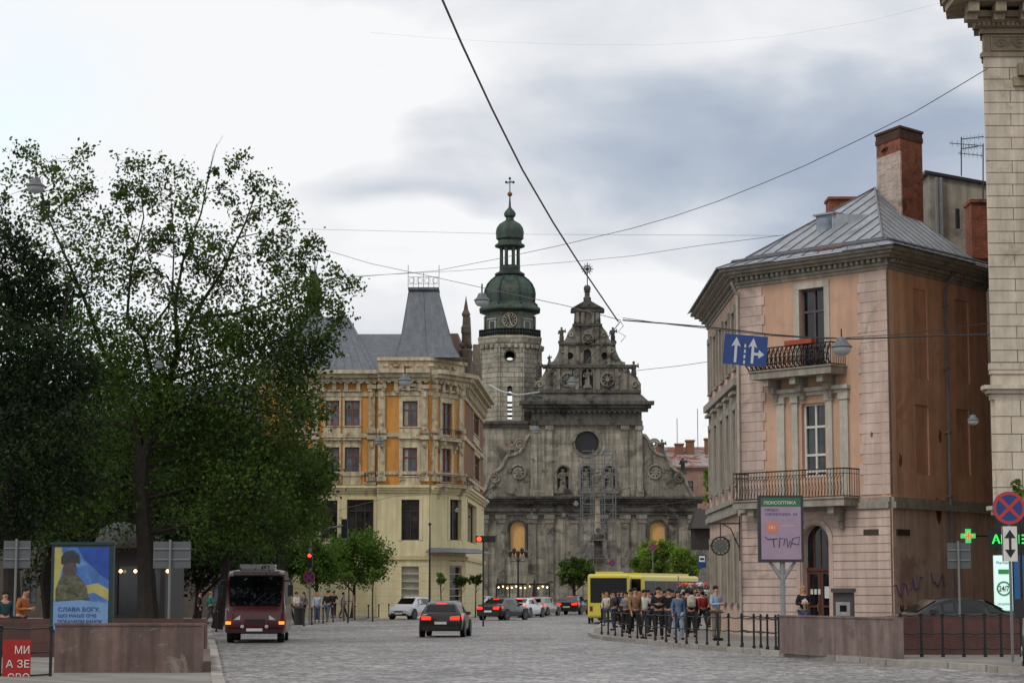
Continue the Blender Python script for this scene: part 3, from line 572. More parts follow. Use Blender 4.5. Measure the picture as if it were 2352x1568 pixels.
for w in (w1,w2,w3,w4):
    hs=[];rs=[]
    for q in UP[w]: r=w.rect(*q); rs.append((r,q)); hs.append(rc(*r))
    MB().poly(w,rc(0,w.L,zb,zc0),-.4,0,hs,.25).build('upper_wall',M_och if w is not w4 else M_brn,YB)
    e_=.14 if w is w1 else .28
    for r,q in rs:
        tall=(r[3]-r[2])>2.4; up=q[1]<1000
        window(w,YB,r,M_wf,.12,.1,2,(.66,) if not tall else (.3,.72),surround=M_orn,sw=e_,hood=.55 if up else .4,sill=M_orn,curtain=(q[0]%3!=0),sproud=.09,hx=e_)
        MB().wb(w,r[0]-e_,r[1]+e_,r[2]-.75,r[2]-.13,-.05,.07).build('apron_panel',M_orn,YB)
    hs=[];rs=[]
    for q in LO[w]: r=w.rect(*q); rs.append((r,q)); hs.append(rc(*r))
    gr={w1:[],w2:[(922,1300,962,1404)],w3:[(1030,1298,1058,1404)],w4:[]}[w]
    for q in gr: r=w.rect(*q); r=(r[0],r[1],.15,r[3]); rs.append((r,q)); hs.append(rc(*r))
    MB().poly(w,rc(0,w.L,0,zb),-.4,.1,hs,.35).build('lower_wall',M_cream,YB)
    for r,q in rs:
        if q in gr: 
            MB().wb(w,r[0],r[1],r[2],r[3],-.3,-.2).build('shop_door' if q[0]>1000 else 'shop_window',M_glassd if q[0]>1000 else mat('papered_glass',(150,150,140),.4),YB)
        else: window(w,YB,r,M_wfd,.2,.1,3 if q[0]==797 else 2,(.72,),surround=M_cream,sw=.25,sproud=.16,glass=glassm('shop_glass',(46,44,44)))
    m=MB(); cornice(m,w,0,w.L,zb-.45,zb+.1,.45,3,0,.1,False); m.build('belt_cornice',M_cream,YB)
    m=MB(); cornice(m,w,0,w.L,zc0,zc1,.95,3,.5,.1,False); m.build('main_cornice',M_orn,YB); MB().wb(w,0,w.L,zc0-1.05,zc0-.75,-.1,.12).build('architrave',M_orn,YB)
    z_=w1.hit(820,1000)[1]; MB().wb(w,0,w.L,z_-.15,z_+.15,-.1,.13).build('string_course',M_orn,YB); MB().wb(w,0,w.L,zb+.9,zb+1.15,-.1,.12).build('string_course',M_orn,YB)
    m=MB()
    for k in range(int(w.L/.9)): m.wb(w,.3+k*.9,.6+k*.9,zc0-.72,zc0-.05,-.1,.35)
    m.build('bracket_frieze',M_orn,YB)
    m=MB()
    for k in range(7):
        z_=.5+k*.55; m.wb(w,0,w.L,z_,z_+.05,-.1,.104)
    z_=w1.hit(820,1285)[1]; m.wb(w,0,w.L,z_,z_+.3,-.1,.25); m.build('base_bands',mat('dark_cream_bands',(186,172,130)),YB)  # thin bands and ledge in a slightly darker cream than the wall
def ornpil(w,px,y0,y1,wd=.25):
    m=MB(); a=w.hit(px,(y0+y1)/2)[0]; z0=w.hit(px,y1)[1]; z1=w.hit(px,y0)[1]; m.wb(w,a-wd,a+wd,z0,z1,-.1,.2)
    h=z1-z0; m.ball(w.pt(a,z0+h*.8,.22),wd*.8,7,5,1,.6,1.5); m.ball(w.pt(a,z0+h*.2,.2),wd*.7,7,5,1,.6,1.2)
    m.wb(w,a-wd-.1,a+wd+.1,z1-.3,z1-.002,-.1,.4); m.wb(w,a-wd-.1,a+wd+.1,z0+.002,z0+.35,-.1,.38); m.build('ornate_pilaster',M_orn,YB)
for w,x in ((w1,724),(w1,854),(w2,877),(w2,975),(w3,996),(w3,1055)):
    ornpil(w,x,884,995); ornpil(w,x,1000,1105)
for w,(a,b),y0,y1,yr,dp in ((w3,(1002,1048),1012,1006,986,.7),(w3,(996,1062),1118,1113,1090,.9),(w1,(838,864),1114,1110,1086,.6),(w1,(745,782),1114,1110,1088,.5)):
    s0=w.hit(a,y0)[0]; s1=w.hit(b,y0)[0]; balcony(w,YB,s0,s1,w.hit(a,y0)[1],w.hit(a,y1)[1],w.hit(a,yr)[1],dp,M_orn,M_iron,.25,2,False)
m=MB(); za=w2.hit(925,828)[1]
for w in (w2,w3): m.wb(w,0,w.L,zc1+.01,za,-.5,.0); m.wb(w,-.1,w.L+.1,za,za+.25,-.6,.2); 
for k in range(9):
    w=w2 if k<5 else w3; kk=k if k<5 else k-5; m.wb(w,.3+kk*.85,.75+kk*.85,zc1+.3,za-.25,-.1,.12)
m.build('attic_parapet',M_orn,YB)
m=MB(); c=w2.hit(942,905); m.tube([w2.pt(c[0]+1.*math.cos(PI*k/8),c[1]+.1+.6*math.sin(PI*k/8),.2) for k in range(9)],.16,5); m.build('arched_hood',M_orn,YB)
xa=w1.A.x; m=MB(); foot=[(xa,YY+.38),(X(866,YY),YY+.38),(X(986,YY)-.1,YY+.38),(X(1066,YY+3.2)-.35,YY+3.3),(X(1109,YY+26)-.4,YY+26),(xa,YY+26)]
m.flat(foot,0,zc1-.1); m.build('building_body',M_och,YB)
def frust(b,t,zb_,zt_,mt,name,parent):
    m=MB(); m.hexa([(x,y,zb_) for x,y in b]+[(x,y,zt_) for x,y in t]); return m.build(name,mt,parent)
zt=W(745,728,166).z
r1=frust([(xa-.3,YY-.5),(X(862,YY),YY-.5),(X(862,YY),YY+17),(xa-.3,YY+17)],[(X(690,166),YY+6),(X(796,166),YY+6),(X(796,166),YY+11),(X(690,166),YY+11)],zc1+.01,zt,M_zinc,'mansard_roof',YB)
m=MB()
for k in range(14):
    q=(k+.5)/14; a=Vector((xa-.3+(X(862,YY)-xa+.3)*q,YY-.5,zc1)); b=Vector((X(690,166)+(X(796,166)-X(690,166))*q,YY+6,zt)); m.tube([a+Vector((0,-.01,.01)),b+Vector((0,-.01,.01))],.02,4)
m.build('roof_seams',M_zincd,r1)
dz=W(785,822,161.5)
m=MB(); m.box(dz.x-.55,dz.x+.55,161.3,164,dz.z-.45,dz.z+.25); m.lathe([(.55,0),(.5,.12),(.3,.3),(.05,.4)],(dz.x,162.2,dz.z+.25),10); d_=m.build('dormer',M_orn,r1)
MB().disc(Wall((dz.x-5,161.25),(dz.x+5,161.25)),5,dz.z-.05,.3,-.05,.03,14).build('pane',M_glassd,d_)
frust([(X(796,YY),YY+.2),(X(960,YY),YY+.2),(X(960,YY),YY+17),(X(796,YY),YY+17)],[(X(818,166),YY+6),(X(935,166),YY+6),(X(935,166),YY+11),(X(818,166),YY+11)],zc1+.02,W(860,767,166).z,M_zinc,'ridge_roof',YB)
zr=[za+.26,W(980,800,162).z,W(980,768,162).z,W(980,668,163).z]
prof=[((905,1055),YY-.5,YY+7),((913,1040),YY+.5,YY+6.3),((920,1031),YY+1.1,YY+5.8),((936,1004),YY+2.6,YY+4.4)]
m=MB(); vs=[]
for ((a,b),ya,yb),z in zip(prof,zr): vs+=[(X(a,ya),ya,z),(X(b,ya),ya,z),(X(b,ya),yb,z),(X(a,ya),yb,z)]
m.add(vs,[(4*i+k,4*i+(k+1)%4,4*i+4+(k+1)%4,4*i+4+k) for i in range(3) for k in range(4)]+[(3,2,1,0),(12,13,14,15)]); tr=m.build('turret_roof',M_zinc,YB)
m=MB(); xA,xB=X(934,YY+2.6),X(1006,YY+2.6); m.box(xA,xB,YY+2.4,YY+4.6,zr[3],zr[3]+.2)
for k in (0,3,6):
    q=k/6; a=Vector((X(905,YY-.5)*(1-q)+X(1055,YY-.5)*q,YY-.5,zr[0])); b=Vector((X(920,YY+1.1)*(1-q)+X(1031,YY+1.1)*q,YY+1.1,zr[2])); c=Vector((X(936,YY+2.6)*(1-q)+X(1004,YY+2.6)*q,YY+2.6,zr[3])); mm_=Vector((X(913,YY+.5)*(1-q)+X(1040,YY+.5)*q,YY+.5,zr[1])); m.tube([a,mm_,b,c],.03,4)
m.build('roof_trim',M_zincd,tr)
m=MB(); zq=zr[3]+.2; hq=W(970,628,163).z-zq
for k in range(7):
    x=xA+(xB-xA)*k/6
    m.tube([(x,YY+2.5,zq),(x,YY+2.5,zq+hq*(1.0 if k in (0,6,3) else .7))],.018,4)
for z in (.25,.7): m.tube([(xA,YY+2.5,zq+hq*z),(xB,YY+2.5,zq+hq*z)],.015,4)
for k in range(4):
    x=xA+(xB-xA)*(k+.5)/4; m.tube([(x+.22*math.cos(a*PI/6),YY+2.5,zq+hq*.47+.22*math.sin(a*PI/6)) for a in range(13)],.014,4)
for x in (xA,xB): m.tube([(x,YY+2.5,zq),(x,YY+2.5,zq+hq*1.5)],.02,4)
m.build('iron_cresting',M_iron,tr)
mb_=mat('brown_sheet_roof',(82,52,46),.6,.2)
frust([(X(1000,YY+8),YY+8),(X(1066,YY+8),YY+8),(X(1100,YY+24),YY+24),(X(960,YY+24),YY+24)],[(X(1010,YY+9),YY+10),(X(1050,YY+9),YY+10),(X(1062,YY+18),YY+18),(X(1010,YY+18),YY+18)],zc1,W(1040,762,YY+9).z,mb_,'brown_roof',YB)
m=MB(); q=W(1070,860,YY+6); kk=(YY+6)/F; M_dst=mat('dark_stucco',(92,82,70),.9,.3,2,.5,8)
pp=[(14,900),(15,865),(11,858),(12,840),(16,822),(17,806),(9,800),(9,770),(12,764),(12,752),(8,746),(8,728),(11,722),(6,712),(4,700),(2,690),(.6,680)]
m.lathe([(r*kk,W(1070,y,YY+6).z) for r,y in pp],(q.x,YY+6),8,o8)
for k in range(4): m.ball((q.x+12*kk*math.cos(k*PI/2+.7),YY+6+12*kk*math.sin(k*PI/2+.7),W(1070,795-k,YY+6).z),.22,6,4)
m.build('ornamental_pinnacle',M_dst,YB)
z_=zc1
MB().poly(w4,[(2,z_),(8,z_),(8,z_+1.5),(6.8,z_+2.2),(6,z_+4),(5,z_+5.2),(4,z_+4),(3.2,z_+2.2),(2,z_+1.5)],-.5,.1).build('side_gable',M_dst,YB); MB().poly(w4,[(14,z_),(20,z_),(20,z_+1.5),(18,z_+2.4),(17,z_+4.4),(16,z_+2.4),(14,z_+1.5)],-.5,.1).build('side_gable',M_dst,YB)
m=MB(); s0,z0=w3.hit(975,1268); m.hexa([w3.pt(-.5,z0,2),w3.pt(w3.L+1,z0,2),w3.pt(w3.L+1,z0,0),w3.pt(-.5,z0,0),w3.pt(0,z0+.35,.9),w3.pt(w3.L+.5,z0+.35,.9),w3.pt(w3.L+.5,z0+.35,0),w3.pt(0,z0+.35,0)]); m.build('canopy',M_zinc,YB)
a=w3.rect(1031,1279,1064,1289); text(w3,'CONTE',a[0],a[1],a[2],a[3],.14,plain('sign_dark',(40,34,30)),'shop_lettering',YB,.01)
# ---------------------------------------------------------------- distant buildings
def simple_building(name,label,px0,px1,ytop,Y,depth,mt,roofm,rh=3.,rows=3,wm=None,cat='building',wins=True,group=None):
    a=X(px0,Y); b=X(px1,Y); zt=W((px0+px1)/2,ytop,Y).z; T=thing(name,label,cat,((a+b)/2,Y,0),group)
    w=Wall((a,Y),(b,Y)); hs=[]; rs=[]
    n=max(1,int(w.L/3)); fh=zt/(rows+.3)
    if wins:
        for r in range(rows):
            for k in range(n):
                c=w.L*(k+.5)/n; q=(c-.5,c+.5,fh*(r+.35),fh*(r+.35)+fh*.52); rs.append(q); hs.append(rc(*q))
    MB().poly(w,rc(0,w.L,0,zt),-.3,0,hs,.25).build('wall',mt,T)
    MB().box(a,b,Y+.31,Y+depth,0,zt-.05).build('building_body',mt,T)
    for q in rs: window(w,T,q,wm or M_wfd,.15,.09,2,(.66,))
    m=MB(); cornice(m,w,0,w.L,zt-.3,zt+.1,.4,2); m.build('eaves_cornice',mt,T)
    m=MB(); m.hexa([(a-.4,Y-.4,zt+.1),(b+.4,Y-.4,zt+.1),(b+.4,Y+depth,zt+.1),(a-.4,Y+depth,zt+.1),(a+.5,Y+depth*.45,zt+rh),(b-.5,Y+depth*.45,zt+rh),(b-.5,Y+depth*.55,zt+rh),(a+.5,Y+depth*.55,zt+rh)]); R_=m.build('roof',roofm,T)
    return T,R_,w,zt
M_rroof=mat('rusty_sheet_roof',(150,140,138),.7,.2,1.2,stain=(122,70,50),stain_amt=.75)
T,R_,w,zt=simple_building('distant_building','distant house with rusty patched roof and brick chimneys right of the church',1478,1690,1072,262.,14,mat('rosy_plaster',(158,126,112),.9,.15,1,streak=.2),M_rroof,2.9,4)
for x,y0,y1 in ((1516,1020,1030),(1585,1014,1045),(1628,1010,1048),(1560,1022,1032)):
    p=W(x,y1,266); q=W(x,y0,266); MB().box(p.x-.5,p.x+.5,265.5,266.6,p.z-1.2,q.z).box(p.x-.6,p.x+.6,265.4,266.7,q.z,q.z+.2).build('chimney',mat('old_brick',(128,88,68)),R_)
for x,y0 in ((1555,960),(1602,938)):
    p=W(x,y0,268); MB().tube([(p.x,268,zt+2),(p.x,268,p.z)],.04,4).build('aerial',M_iron,R_)
T,R_,w,zt=simple_building('dark_building','dark brown building half hidden behind the left trees',-420,560,960,150.,14,mat('dark_plaster',(80,72,64),.9,.2,1),M_zincd,3.,4)
p=W(722,730,330); ks=330/F
SP=thing('church_spire','small green copper spire rising behind the mansard roof and tree','spire',(p.x,330,0))
MB().box(p.x-30*ks,p.x+30*ks,325,335,0,W(722,760,330).z).build('spire_base',M_ch,SP)
MB().lathe([(r*ks,W(722,y,330).z) for r,y in ((20,760),(18,722),(13,715),(14,690),(20,686),(17,672),(18,664),(12,654),(6,648),(6,640),(9,636),(5,626),(1.5,618),(1,604))],(p.x,330),8,o8).build('spire_dome',M_pat,SP)
cross(W(722,606,330),1.2,'cross',M_iron,SP)
YW=222; p=W(1614,1260,YW); kw=YW/F
WT=thing('gate_turret','dark timber gate turret with stepped shingle roof beside the church','turret',(p.x,YW,0))
wz=lambda y:W(1614,y,YW).z
MB().box(p.x-20*kw,p.x+26*kw,YW,YW+5,0,wz(1262)).build('masonry_base',M_chm,WT)
MB().box(p.x-18*kw,p.x+24*kw,YW+.2,YW+4.8,wz(1262),wz(1212)).build('timber_gallery',mat('dark_timber',(50,44,40),.8,.3,6),WT)
MB().hexa([(p.x-25*kw,YW-.6,wz(1213)),(p.x+30*kw,YW-.6,wz(1213)),(p.x+30*kw,YW+5.6,wz(1213)),(p.x-25*kw,YW+5.6,wz(1213)),(p.x-12*kw,YW+1.5,wz(1168)),(p.x+18*kw,YW+1.5,wz(1168)),(p.x+18*kw,YW+3.5,wz(1168)),(p.x-12*kw,YW+3.5,wz(1168))]).build('shingle_roof',mat('shingles',(58,54,52),.8,.3,5),WT)
MB().wb(Wall((0,225),(40,225)),X(1598,225),X(1780,225),0,3.2,-.5,0).build('precinct_wall',M_chm,label='low grey stone wall running right from the timber turret',cat='wall')
# ---------------------------------------------------------------- PINK BUILDING
PK=thing('corner_house','peach pink three storey corner house with balconies, grey tin roof and brick chimney','building',(14,90,0))
C0=(9.15,99.); C1=(9.15,85.3); C2=(14.2,80.); C3=(19.35,86.2)
PL=Wall(C0,C1); PF=Wall(C1,C2); PR=Wall(C2,C3)
M_pk=mat('peach_plaster',(196,159,135),.9,.08,1.3,.2,10,streak=.14,stain=(176,148,128),stain_amt=.12)
M_pkl=mat('pale_pink_plaster',(196,174,162),.9,.12,1.3,.2,10,streak=.25,stain=(160,144,134),stain_amt=.25)
M_pkd=mat('brown_orange_plaster',(212,164,134),.95,.14,.8,.3,8,streak=.25,stain=(184,138,112),stain_amt=.25)
M_gr=mat('old_grey_stone',(150,144,132),.9,.2,2,.3,10,streak=.3)
M_tin=mat('tin_roof',(146,150,156),.45,.14,1.2,.1,10,streak=.25,metal=.25,stain=(112,112,112),stain_amt=.3)
ZE=14.75; ZW=ZE-.75
zband=PF.hit(1850,1166)[1]
fr=[PF.rect(1837,662,1894,790),PF.rect(1842,925,1896,1095)]
fr[0]=(fr[0][0],fr[0][1],PF.hit(1860,850)[1],min(fr[0][3],ZW-.3))
door=PF.rect(1845,1205,1906,1420); door=(door[0],door[1],.15,door[3])
MB().poly(PF,rc(0,PF.L,zband,ZW),-.4,0,[rc(*fr[0]),rc(*fr[1])],.28).build('front_wall',M_pk,PK)
MB().poly(PF,rc(0,PF.L,0,zband),-.4,.06,[arch(*door,10)],.4).build('front_ground_wall',M_pkl,PK)
M_ws=mat('white_stone',(184,178,164),.8,.14,3,streak=.2)
o=window(PF,PK,fr[0],mat('grey_violet_frame',(88,76,84)),.2,.09,2,(.3,.72),surround=M_ws,sw=.26,glass=M_glassd)
o=window(PF,PK,fr[1],M_white,.2,.09,2,(.08,.3,.68),surround=None,glass=glassm('tall_glass',(52,54,58)))
m=MB(); a=PF.rect(1786,893,1950,925)
m.wb(PF,a[0],a[1],a[2]+.3,a[3]-.1,-.1,.12); m.wb(PF,a[0]-.08,a[1]+.08,a[3]-.098,a[3]+.05,-.1,.25)
for q in (1796,1942,1829,1908):
    b=PF.hit(q,1000)[0]; wq=.19 if q in(1796,1942) else .14; m.wb(PF,b-wq,b+wq,zband,a[2]+.298,-.1,.1); m.wb(PF,b-wq-.05,b+wq+.05,a[2]+.05,a[2]+.296,-.1,.16)
m.build('window_architrave',M_ws,o)
zq0,zq1=zband+.4,ZW-.05
for (xa_,xb_) in ((1706,1759),(1974,2040)):
    a=PF.hit(xa_,900)[0]; b=PF.hit(xb_,900)[0]
    if xb_==2040: b=PF.L
    if xa_==1706: a=0
    n=22; h=(zq1-zq0)/n; m=MB()
    for k in range(n):
        sh=.12 if k%2 else 0
        m.wb(PF,a+(.0 if xa_==1706 else sh),b-(0 if xb_==2040 else sh),zq0+h*k+.012,zq0+h*(k+1)-.006,-.1,.045)
    m.build('quoin_strip',M_pkl,PK)
m=MB(); n=13; h=(zband-.9)/n
for k in range(n):
    z=.75+h*k
    da=(door[0]-.25,door[1]+.25)
    if z<door[3]+.1: m.wb(PF,0.,da[0],z+.015,z+h-.015,0,.105); m.wb(PF,da[1],PF.L,z+.015,z+h-.015,0,.105)
    else: m.wb(PF,0.,PF.L,z+.015,z+h-.015,0,.105)
m.wb(PF,0,door[0]-.25,0,.74,0,.16); m.wb(PF,door[1]+.25,PF.L,0,.74,0,.16); m.build('rusticated_blocks',M_pkl,PK)
m=MB(); c_=(door[0]+door[1])/2; rr=(door[1]-door[0])/2+.15; zc=door[3]-(door[1]-door[0])/2
m.tube([PF.pt(c_-rr,.15,.08)]+[PF.pt(c_-rr*math.cos(PI*k/10),zc+rr*math.sin(PI*k/10),.08) for k in range(11)]+[PF.pt(c_+rr,.15,.08)],.12,5); m.build('door_arch',M_pkl,PK)
zd=PF.hit(1875,1310)[1]
m=MB(); M_door=mat('brown_door_wood',(84,50,38),.6,.2,5)
m.wb(PF,door[0],door[1],zd,zd+.12,-.36,-.2)
for s_,e_ in ((door[0],c_-.01),(c_+.01,door[1])):
    m.wb(PF,s_,s_+.12,.15,zd,-.36,-.24); m.wb(PF,e_-.12,e_,.15,zd,-.36,-.24); m.wb(PF,s_+.12,e_-.12,.15,.9,-.36,-.26); m.wb(PF,s_+.12,e_-.12,zd-.12,zd,-.36,-.25); m.wb(PF,s_+.12,e_-.12,1.25,1.33,-.36,-.25)
for k in range(1,4):
    a=door[0]+(door[1]-door[0])*k/4; m.wb(PF,a-.025,a+.025,zd+.12,zc+rr*.6,-.34,-.28)
dd=m.build('door',M_door,PK)
MB().poly(PF,arch(*door,10),-.34,-.305).build('pane',M_glassd,dd)
MB().tube([PF.pt(c_-.1,1.1,-.18),PF.pt(c_-.1,1.4,-.18)],.02,5).build('handle',plain('brass',(150,120,60),.3,.8),dd)
for k in range(3): MB().wb(PF,door[0]+.16+k*.18,door[0]+.28+k*.18,1.75,1.95,-.24,-.23).build('notice_paper',M_white,dd)
MB().wb(PF,c_+.2,c_+.5,1.6,2.05,-.24,-.228).build('notice_paper',M_white,dd)
a=PF.rect(1988,1215,2022,1228); MB().wb(PF,*a,.05,.13).build('name_plaque',plain('plaque_dark',(60,50,44)),PK)
for w in (PL,PF,PR):
    MB().wb(w,-.02 if w is PF else 0,w.L,zband-.12,zband+.12,-.1,.2).wb(w,0,w.L,zband+.122,zband+.3,-.1,.12).build('belt_course',M_gr,PK)
b=PF.rect(1716,1148,1976,1164); balcony(PF,PK,b[0]+.1,b[1],PF.hit(1850,1166)[1],PF.hit(1850,1150)[1],PF.hit(1850,1083)[1],1.0,M_gr,M_rust,.15,2)
b=PF.rect(1757,850,1944,868); balcony(PF,PK,b[0],b[1],PF.hit(1850,868)[1],PF.hit(1850,852)[1],PF.hit(1850,798)[1],.95,M_gr,M_rust,.11,3)
m=MB(); zr_=PF.hit(1850,798)[1]
for k in range(20):
    a=b[0]+(b[1]-b[0])*k/19; m.tube([PF.pt(a,PF.hit(1850,850)[1],.9),PF.pt(a,PF.hit(1850,835)[1],1.2),PF.pt(a,PF.hit(1850,815)[1],1.12),PF.pt(a,zr_,.95)],.03,4)
    if k<19:
        a2=b[0]+(b[1]-b[0])*(k+.5)/19; zz=PF.hit(1850,830)[1]; m.tube([PF.pt(a2+.09*math.cos(j*PI/4),zz+.13*math.sin(j*PI/4),1.14) for j in range(9)],.022,4)
m.build('bellied_railing',M_rust,PK)
m=MB(); a=PF.rect(1848,788,1910,796); m.wb(PF,a[0],a[1],a[2],a[3]+.04,1.0,1.25); fb=m.build('flower_box',mat('terracotta',(150,70,52)),PK)
def ring_cornice(layers,mt,name,parent,par=None):
    pts=[Vector(C0),Vector(C1),Vector(C2),Vector(C3)]
    def offs(d):
        ns=[PL.n,PF.n,PR.n]; out=[pts[0]+ns[0]*d]
        for i in (1,2):
            n1,n2=ns[i-1],ns[i]; k=d/(1+n1.dot(n2)); out.append(pts[i]+(n1+n2)*k)
        out.append(pts[3]+ns[2]*d); return out
    m=MB()
    for d,z0,z1 in layers:
        o=offs(d); i_=offs(-.5); 
        for k in range(3):
            m.hexa([(*o[k],z0),(*o[k+1],z0),(*i_[k+1],z0),(*i_[k],z0),(*o[k],z1),(*o[k+1],z1),(*i_[k+1],z1),(*i_[k],z1)])
    return m.build(name,mt,parent),offs
_,offs=ring_cornice([(.06,ZW,ZW+.13),(.14,ZW+.133,ZW+.24),(.4,ZW+.40,ZW+.5),(.62,ZW+.503,ZW+.61),(.8,ZW+.613,ZW+.74)],M_gr,'cornice',PK)
ring_cornice([(.1,ZW+.243,ZW+.397)],M_gr,'cornice_frieze',PK)
m=MB()
for w in (PL,PF,PR):
    n=int(w.L/.26)
    for k in range(n): m.wb(w,w.L*(k+.25)/n,w.L*(k+.75)/n,ZW+.25,ZW+.38,.1,.3)
m.build('dentil_band',M_gr,PK)
e=offs(.95); AP=Vector((15.25,88.2)); AP2=Vector((13.8,99.)); zA=W(2028,432,88.2).z
def V3(p,z): return (p.x,p.y,z)
m=MB(); zs=ZE+.35
for k in range(3): m.add([V3(e[k],ZE),V3(e[k+1],ZE),V3(offs(-.35)[k+1],zs+.15),V3(offs(-.35)[k],zs+.15)],[(0,1,2,3)])
q=offs(-.35); z_=zs+.16
m.add([V3(q[0],z_),V3(q[1],z_),V3(AP,zA),V3(AP2,zA),V3(q[2],z_),V3(q[3],z_),(20,99,z_)],[(0,1,2,3),(1,4,2),(4,5,2),(5,6,3,2)])
for k in range(3): m.add([V3(e[k],ZE-.02),V3(e[k+1],ZE-.02),V3(e[k+1],ZE+.02),V3(e[k],ZE+.02)],[(0,1,2,3)])
roof=m.build('roof',M_tin,PK)
m=MB()
def seam(a,b,r=.03): m.tube([Vector(a)+Vector((0,0,.02)),Vector(b)+Vector((0,0,.02))],r,4)
def lerp(a,b,t): return Vector(a)*(1-t)+Vector(b)*t
for i_,(A_,B_) in enumerate(((V3(q[1],z_),V3(q[2],z_)),(V3(q[2],z_),V3(q[3],z_)))):
    A_=Vector(A_); B_=Vector(B_); P3=Vector((AP.x,AP.y,zA)); d=(B_-A_); Lb=d.length; d/=Lb; sa=(P3-A_).dot(d); up=P3-(A_+d*sa)
    n=int(Lb/.62)
    for k in range(1,n):
        s=Lb*k/n; t=(s/sa if s<sa else (Lb-s)/(Lb-sa)) if 0<sa<Lb else (1-abs(s-sa)/max(sa,Lb-sa)*1.0)
        t=max(0,min(1,t)); base=A_+d*s; seam(base,base+up*t*.985,.022)
for k in range(1,12):
    t=k/12; seam(lerp(V3(q[0],z_),V3(q[1],z_),t),lerp(V3(AP2,zA),V3(AP,zA),t),.022)
seam(V3(q[1],z_),V3(AP,zA),.05); seam(V3(q[2],z_),V3(AP,zA),.05); seam(V3(AP,zA),V3(AP2,zA),.05)
for k in range(3):
    for t in [j/12 for j in range(13)]: seam(lerp(V3(e[k],ZE),V3(e[k+1],ZE),t),lerp(V3(q[k],zs+.15),V3(q[k+1],zs+.15),t),.018)
    A_=lerp(V3(e[k],ZE),V3(q[k],zs+.15),.55); B_=lerp(V3(e[k+1],ZE),V3(q[k+1],zs+.15),.55); m.tube([A_+Vector((0,0,.07)),B_+Vector((0,0,.07))],.055,5)
    m.tube([Vector(V3(q[k],z_+.03)),Vector(V3(q[k+1],z_+.03))],.04,5)
m.build('roof_seams',mat('seam_tin',(100,102,108),.5),roof)
m=MB()
p0=lerp(V3(q[1],zs+.15),V3(q[2],zs+.15),.56); p1=lerp(V3(q[1],zs+.15),V3(q[2],zs+.15),.74); p2=lerp(V3(e[1],ZE),V3(e[2],ZE),.70); p3=lerp(V3(e[1],ZE),V3(e[2],ZE),.53)
u=Vector((0,-.02,.03)); m.add([lerp(p3,p0,.4)+u,lerp(p2,p1,.4)+u,p1+u,p0+u],[(0,1,2,3)]); m.build('rust_patch',mat('rust',(126,72,50),.9,.3,3),roof)
MB().flat([(9.3,99),(9.5,85.8),(14.2,80.85),(19.1,86.3),(19.4,99)],0,ZE-.05).build('building_body',M_pkd,PK)
DW=Wall(PF.pt(0,0,-2.3)[:2],PF.pt(PF.L,0,-2.3)[:2]); a=DW.rect(1880,496,1910,532); z0=a[2]
m=MB(); m.wb(DW,a[0]-.12,a[1]+.12,z0-.2,a[3]+.03,-2.2,0); m.wb(DW,a[0]-.2,a[1]+.2,a[3]+.032,a[3]+.1,-2.4,.12)
m.hexa([DW.pt(a[1]+.12,z0-.2,-.02),DW.pt(a[1]+1.4,z0+.1,-.9),DW.pt(a[1]+1.4,z0+.1,-2.2),DW.pt(a[1]+.12,z0-.2,-2.2),DW.pt(a[1]+.12,a[3]+.03,-.02),DW.pt(a[1]+1.4,a[3]-.05,-.9),DW.pt(a[1]+1.4,a[3]-.05,-2.2),DW.pt(a[1]+.12,a[3]+.03,-2.2)])
d_=m.build('dormer',M_tin,roof)
MB().wb(DW,a[0],a[1],a[2]+.03,a[3]-.03,-.02,.02).build('dormer_pane',glassm('sky_glass',(110,122,135)),d_)
M_brick=mat('red_brick',(132,80,60),.95,.28,2.5,.3,10,brick=(.27,.085,.012),mortar=1.25,stain=(78,54,44),stain_amt=.35)
M_wbrick=mat('whitewashed_brick',(180,164,152),.95,.2,2.5,.3,10,brick=(.27,.085,.012),mortar=1.1,stain=(140,98,80),stain_amt=.3)
K0=Vector((15.3,88.0)); K1=Vector((15.98,86.3)); K2=Vector((17.12,87.5)); K3=K0+(K2-K1)
zt_=W(2083,298,86.4).z
ch=MB().flat([K0,K1,K2,K3],16.2,zt_).build('chimney',M_brick,PK)
cw=Wall(K0,K1); MB().wb(cw,.0,cw.L-.003,16.2,zt_-.9,-.05,.012).build('whitewashed_face',M_wbrick,ch)
def grow(d): c=(K0+K2)/2; return [c+(k-c)*(1+d) for k in (K0,K1,K2,K3)]
m=MB(); m.flat(grow(.05),zt_-.35,zt_-.15); m.flat(grow(.02),zt_-.148,zt_+.05); m.flat(grow(.08),zt_+.052,zt_+.15); m.build('chimney_cap',mat('sooty_brick',(84,58,48),.95,.3,2,brick=(.27,.085,.012)),ch)
m=MB(); p=W(2042,330,87.6); m.hexa([(p.x-.35,87.2,p.z-.35),(p.x+.3,87.0,p.z-.1),(p.x+.3,88.1,p.z-.1),(p.x-.35,88.1,p.z-.35),(p.x-.35,87.2,p.z-.3),(p.x+.3,87.0,p.z-.05),(p.x+.3,88.1,p.z-.05),(p.x-.35,88.1,p.z-.3)]); m.build('metal_cowl',M_iron,ch)
p=W(1930,470,94); q2=W(1930,457,94); MB().box(W(1901,470,94).x,W(1962,470,94).x,93.5,94.6,p.z-1.2,q2.z-.12).box(W(1898,470,94).x,W(1965,470,94).x,93.4,94.7,q2.z-.118,q2.z).build('low_chimney',M_brick,PK)
blind=[(2100,665,2131,870),(2195,690,2226,880),(2104,930,2134,1090),(2198,940,2228,1090)]
hs=[]
for q_ in blind:
    r=PR.rect(*q_); r=(r[0],r[1],r[2],min(r[3],ZW-.25)); hs.append(rc(*r))
MB().poly(PR,rc(0,PR.L,zband,ZW),-.4,0,hs,.07).build('side_wall',M_pkd,PK)
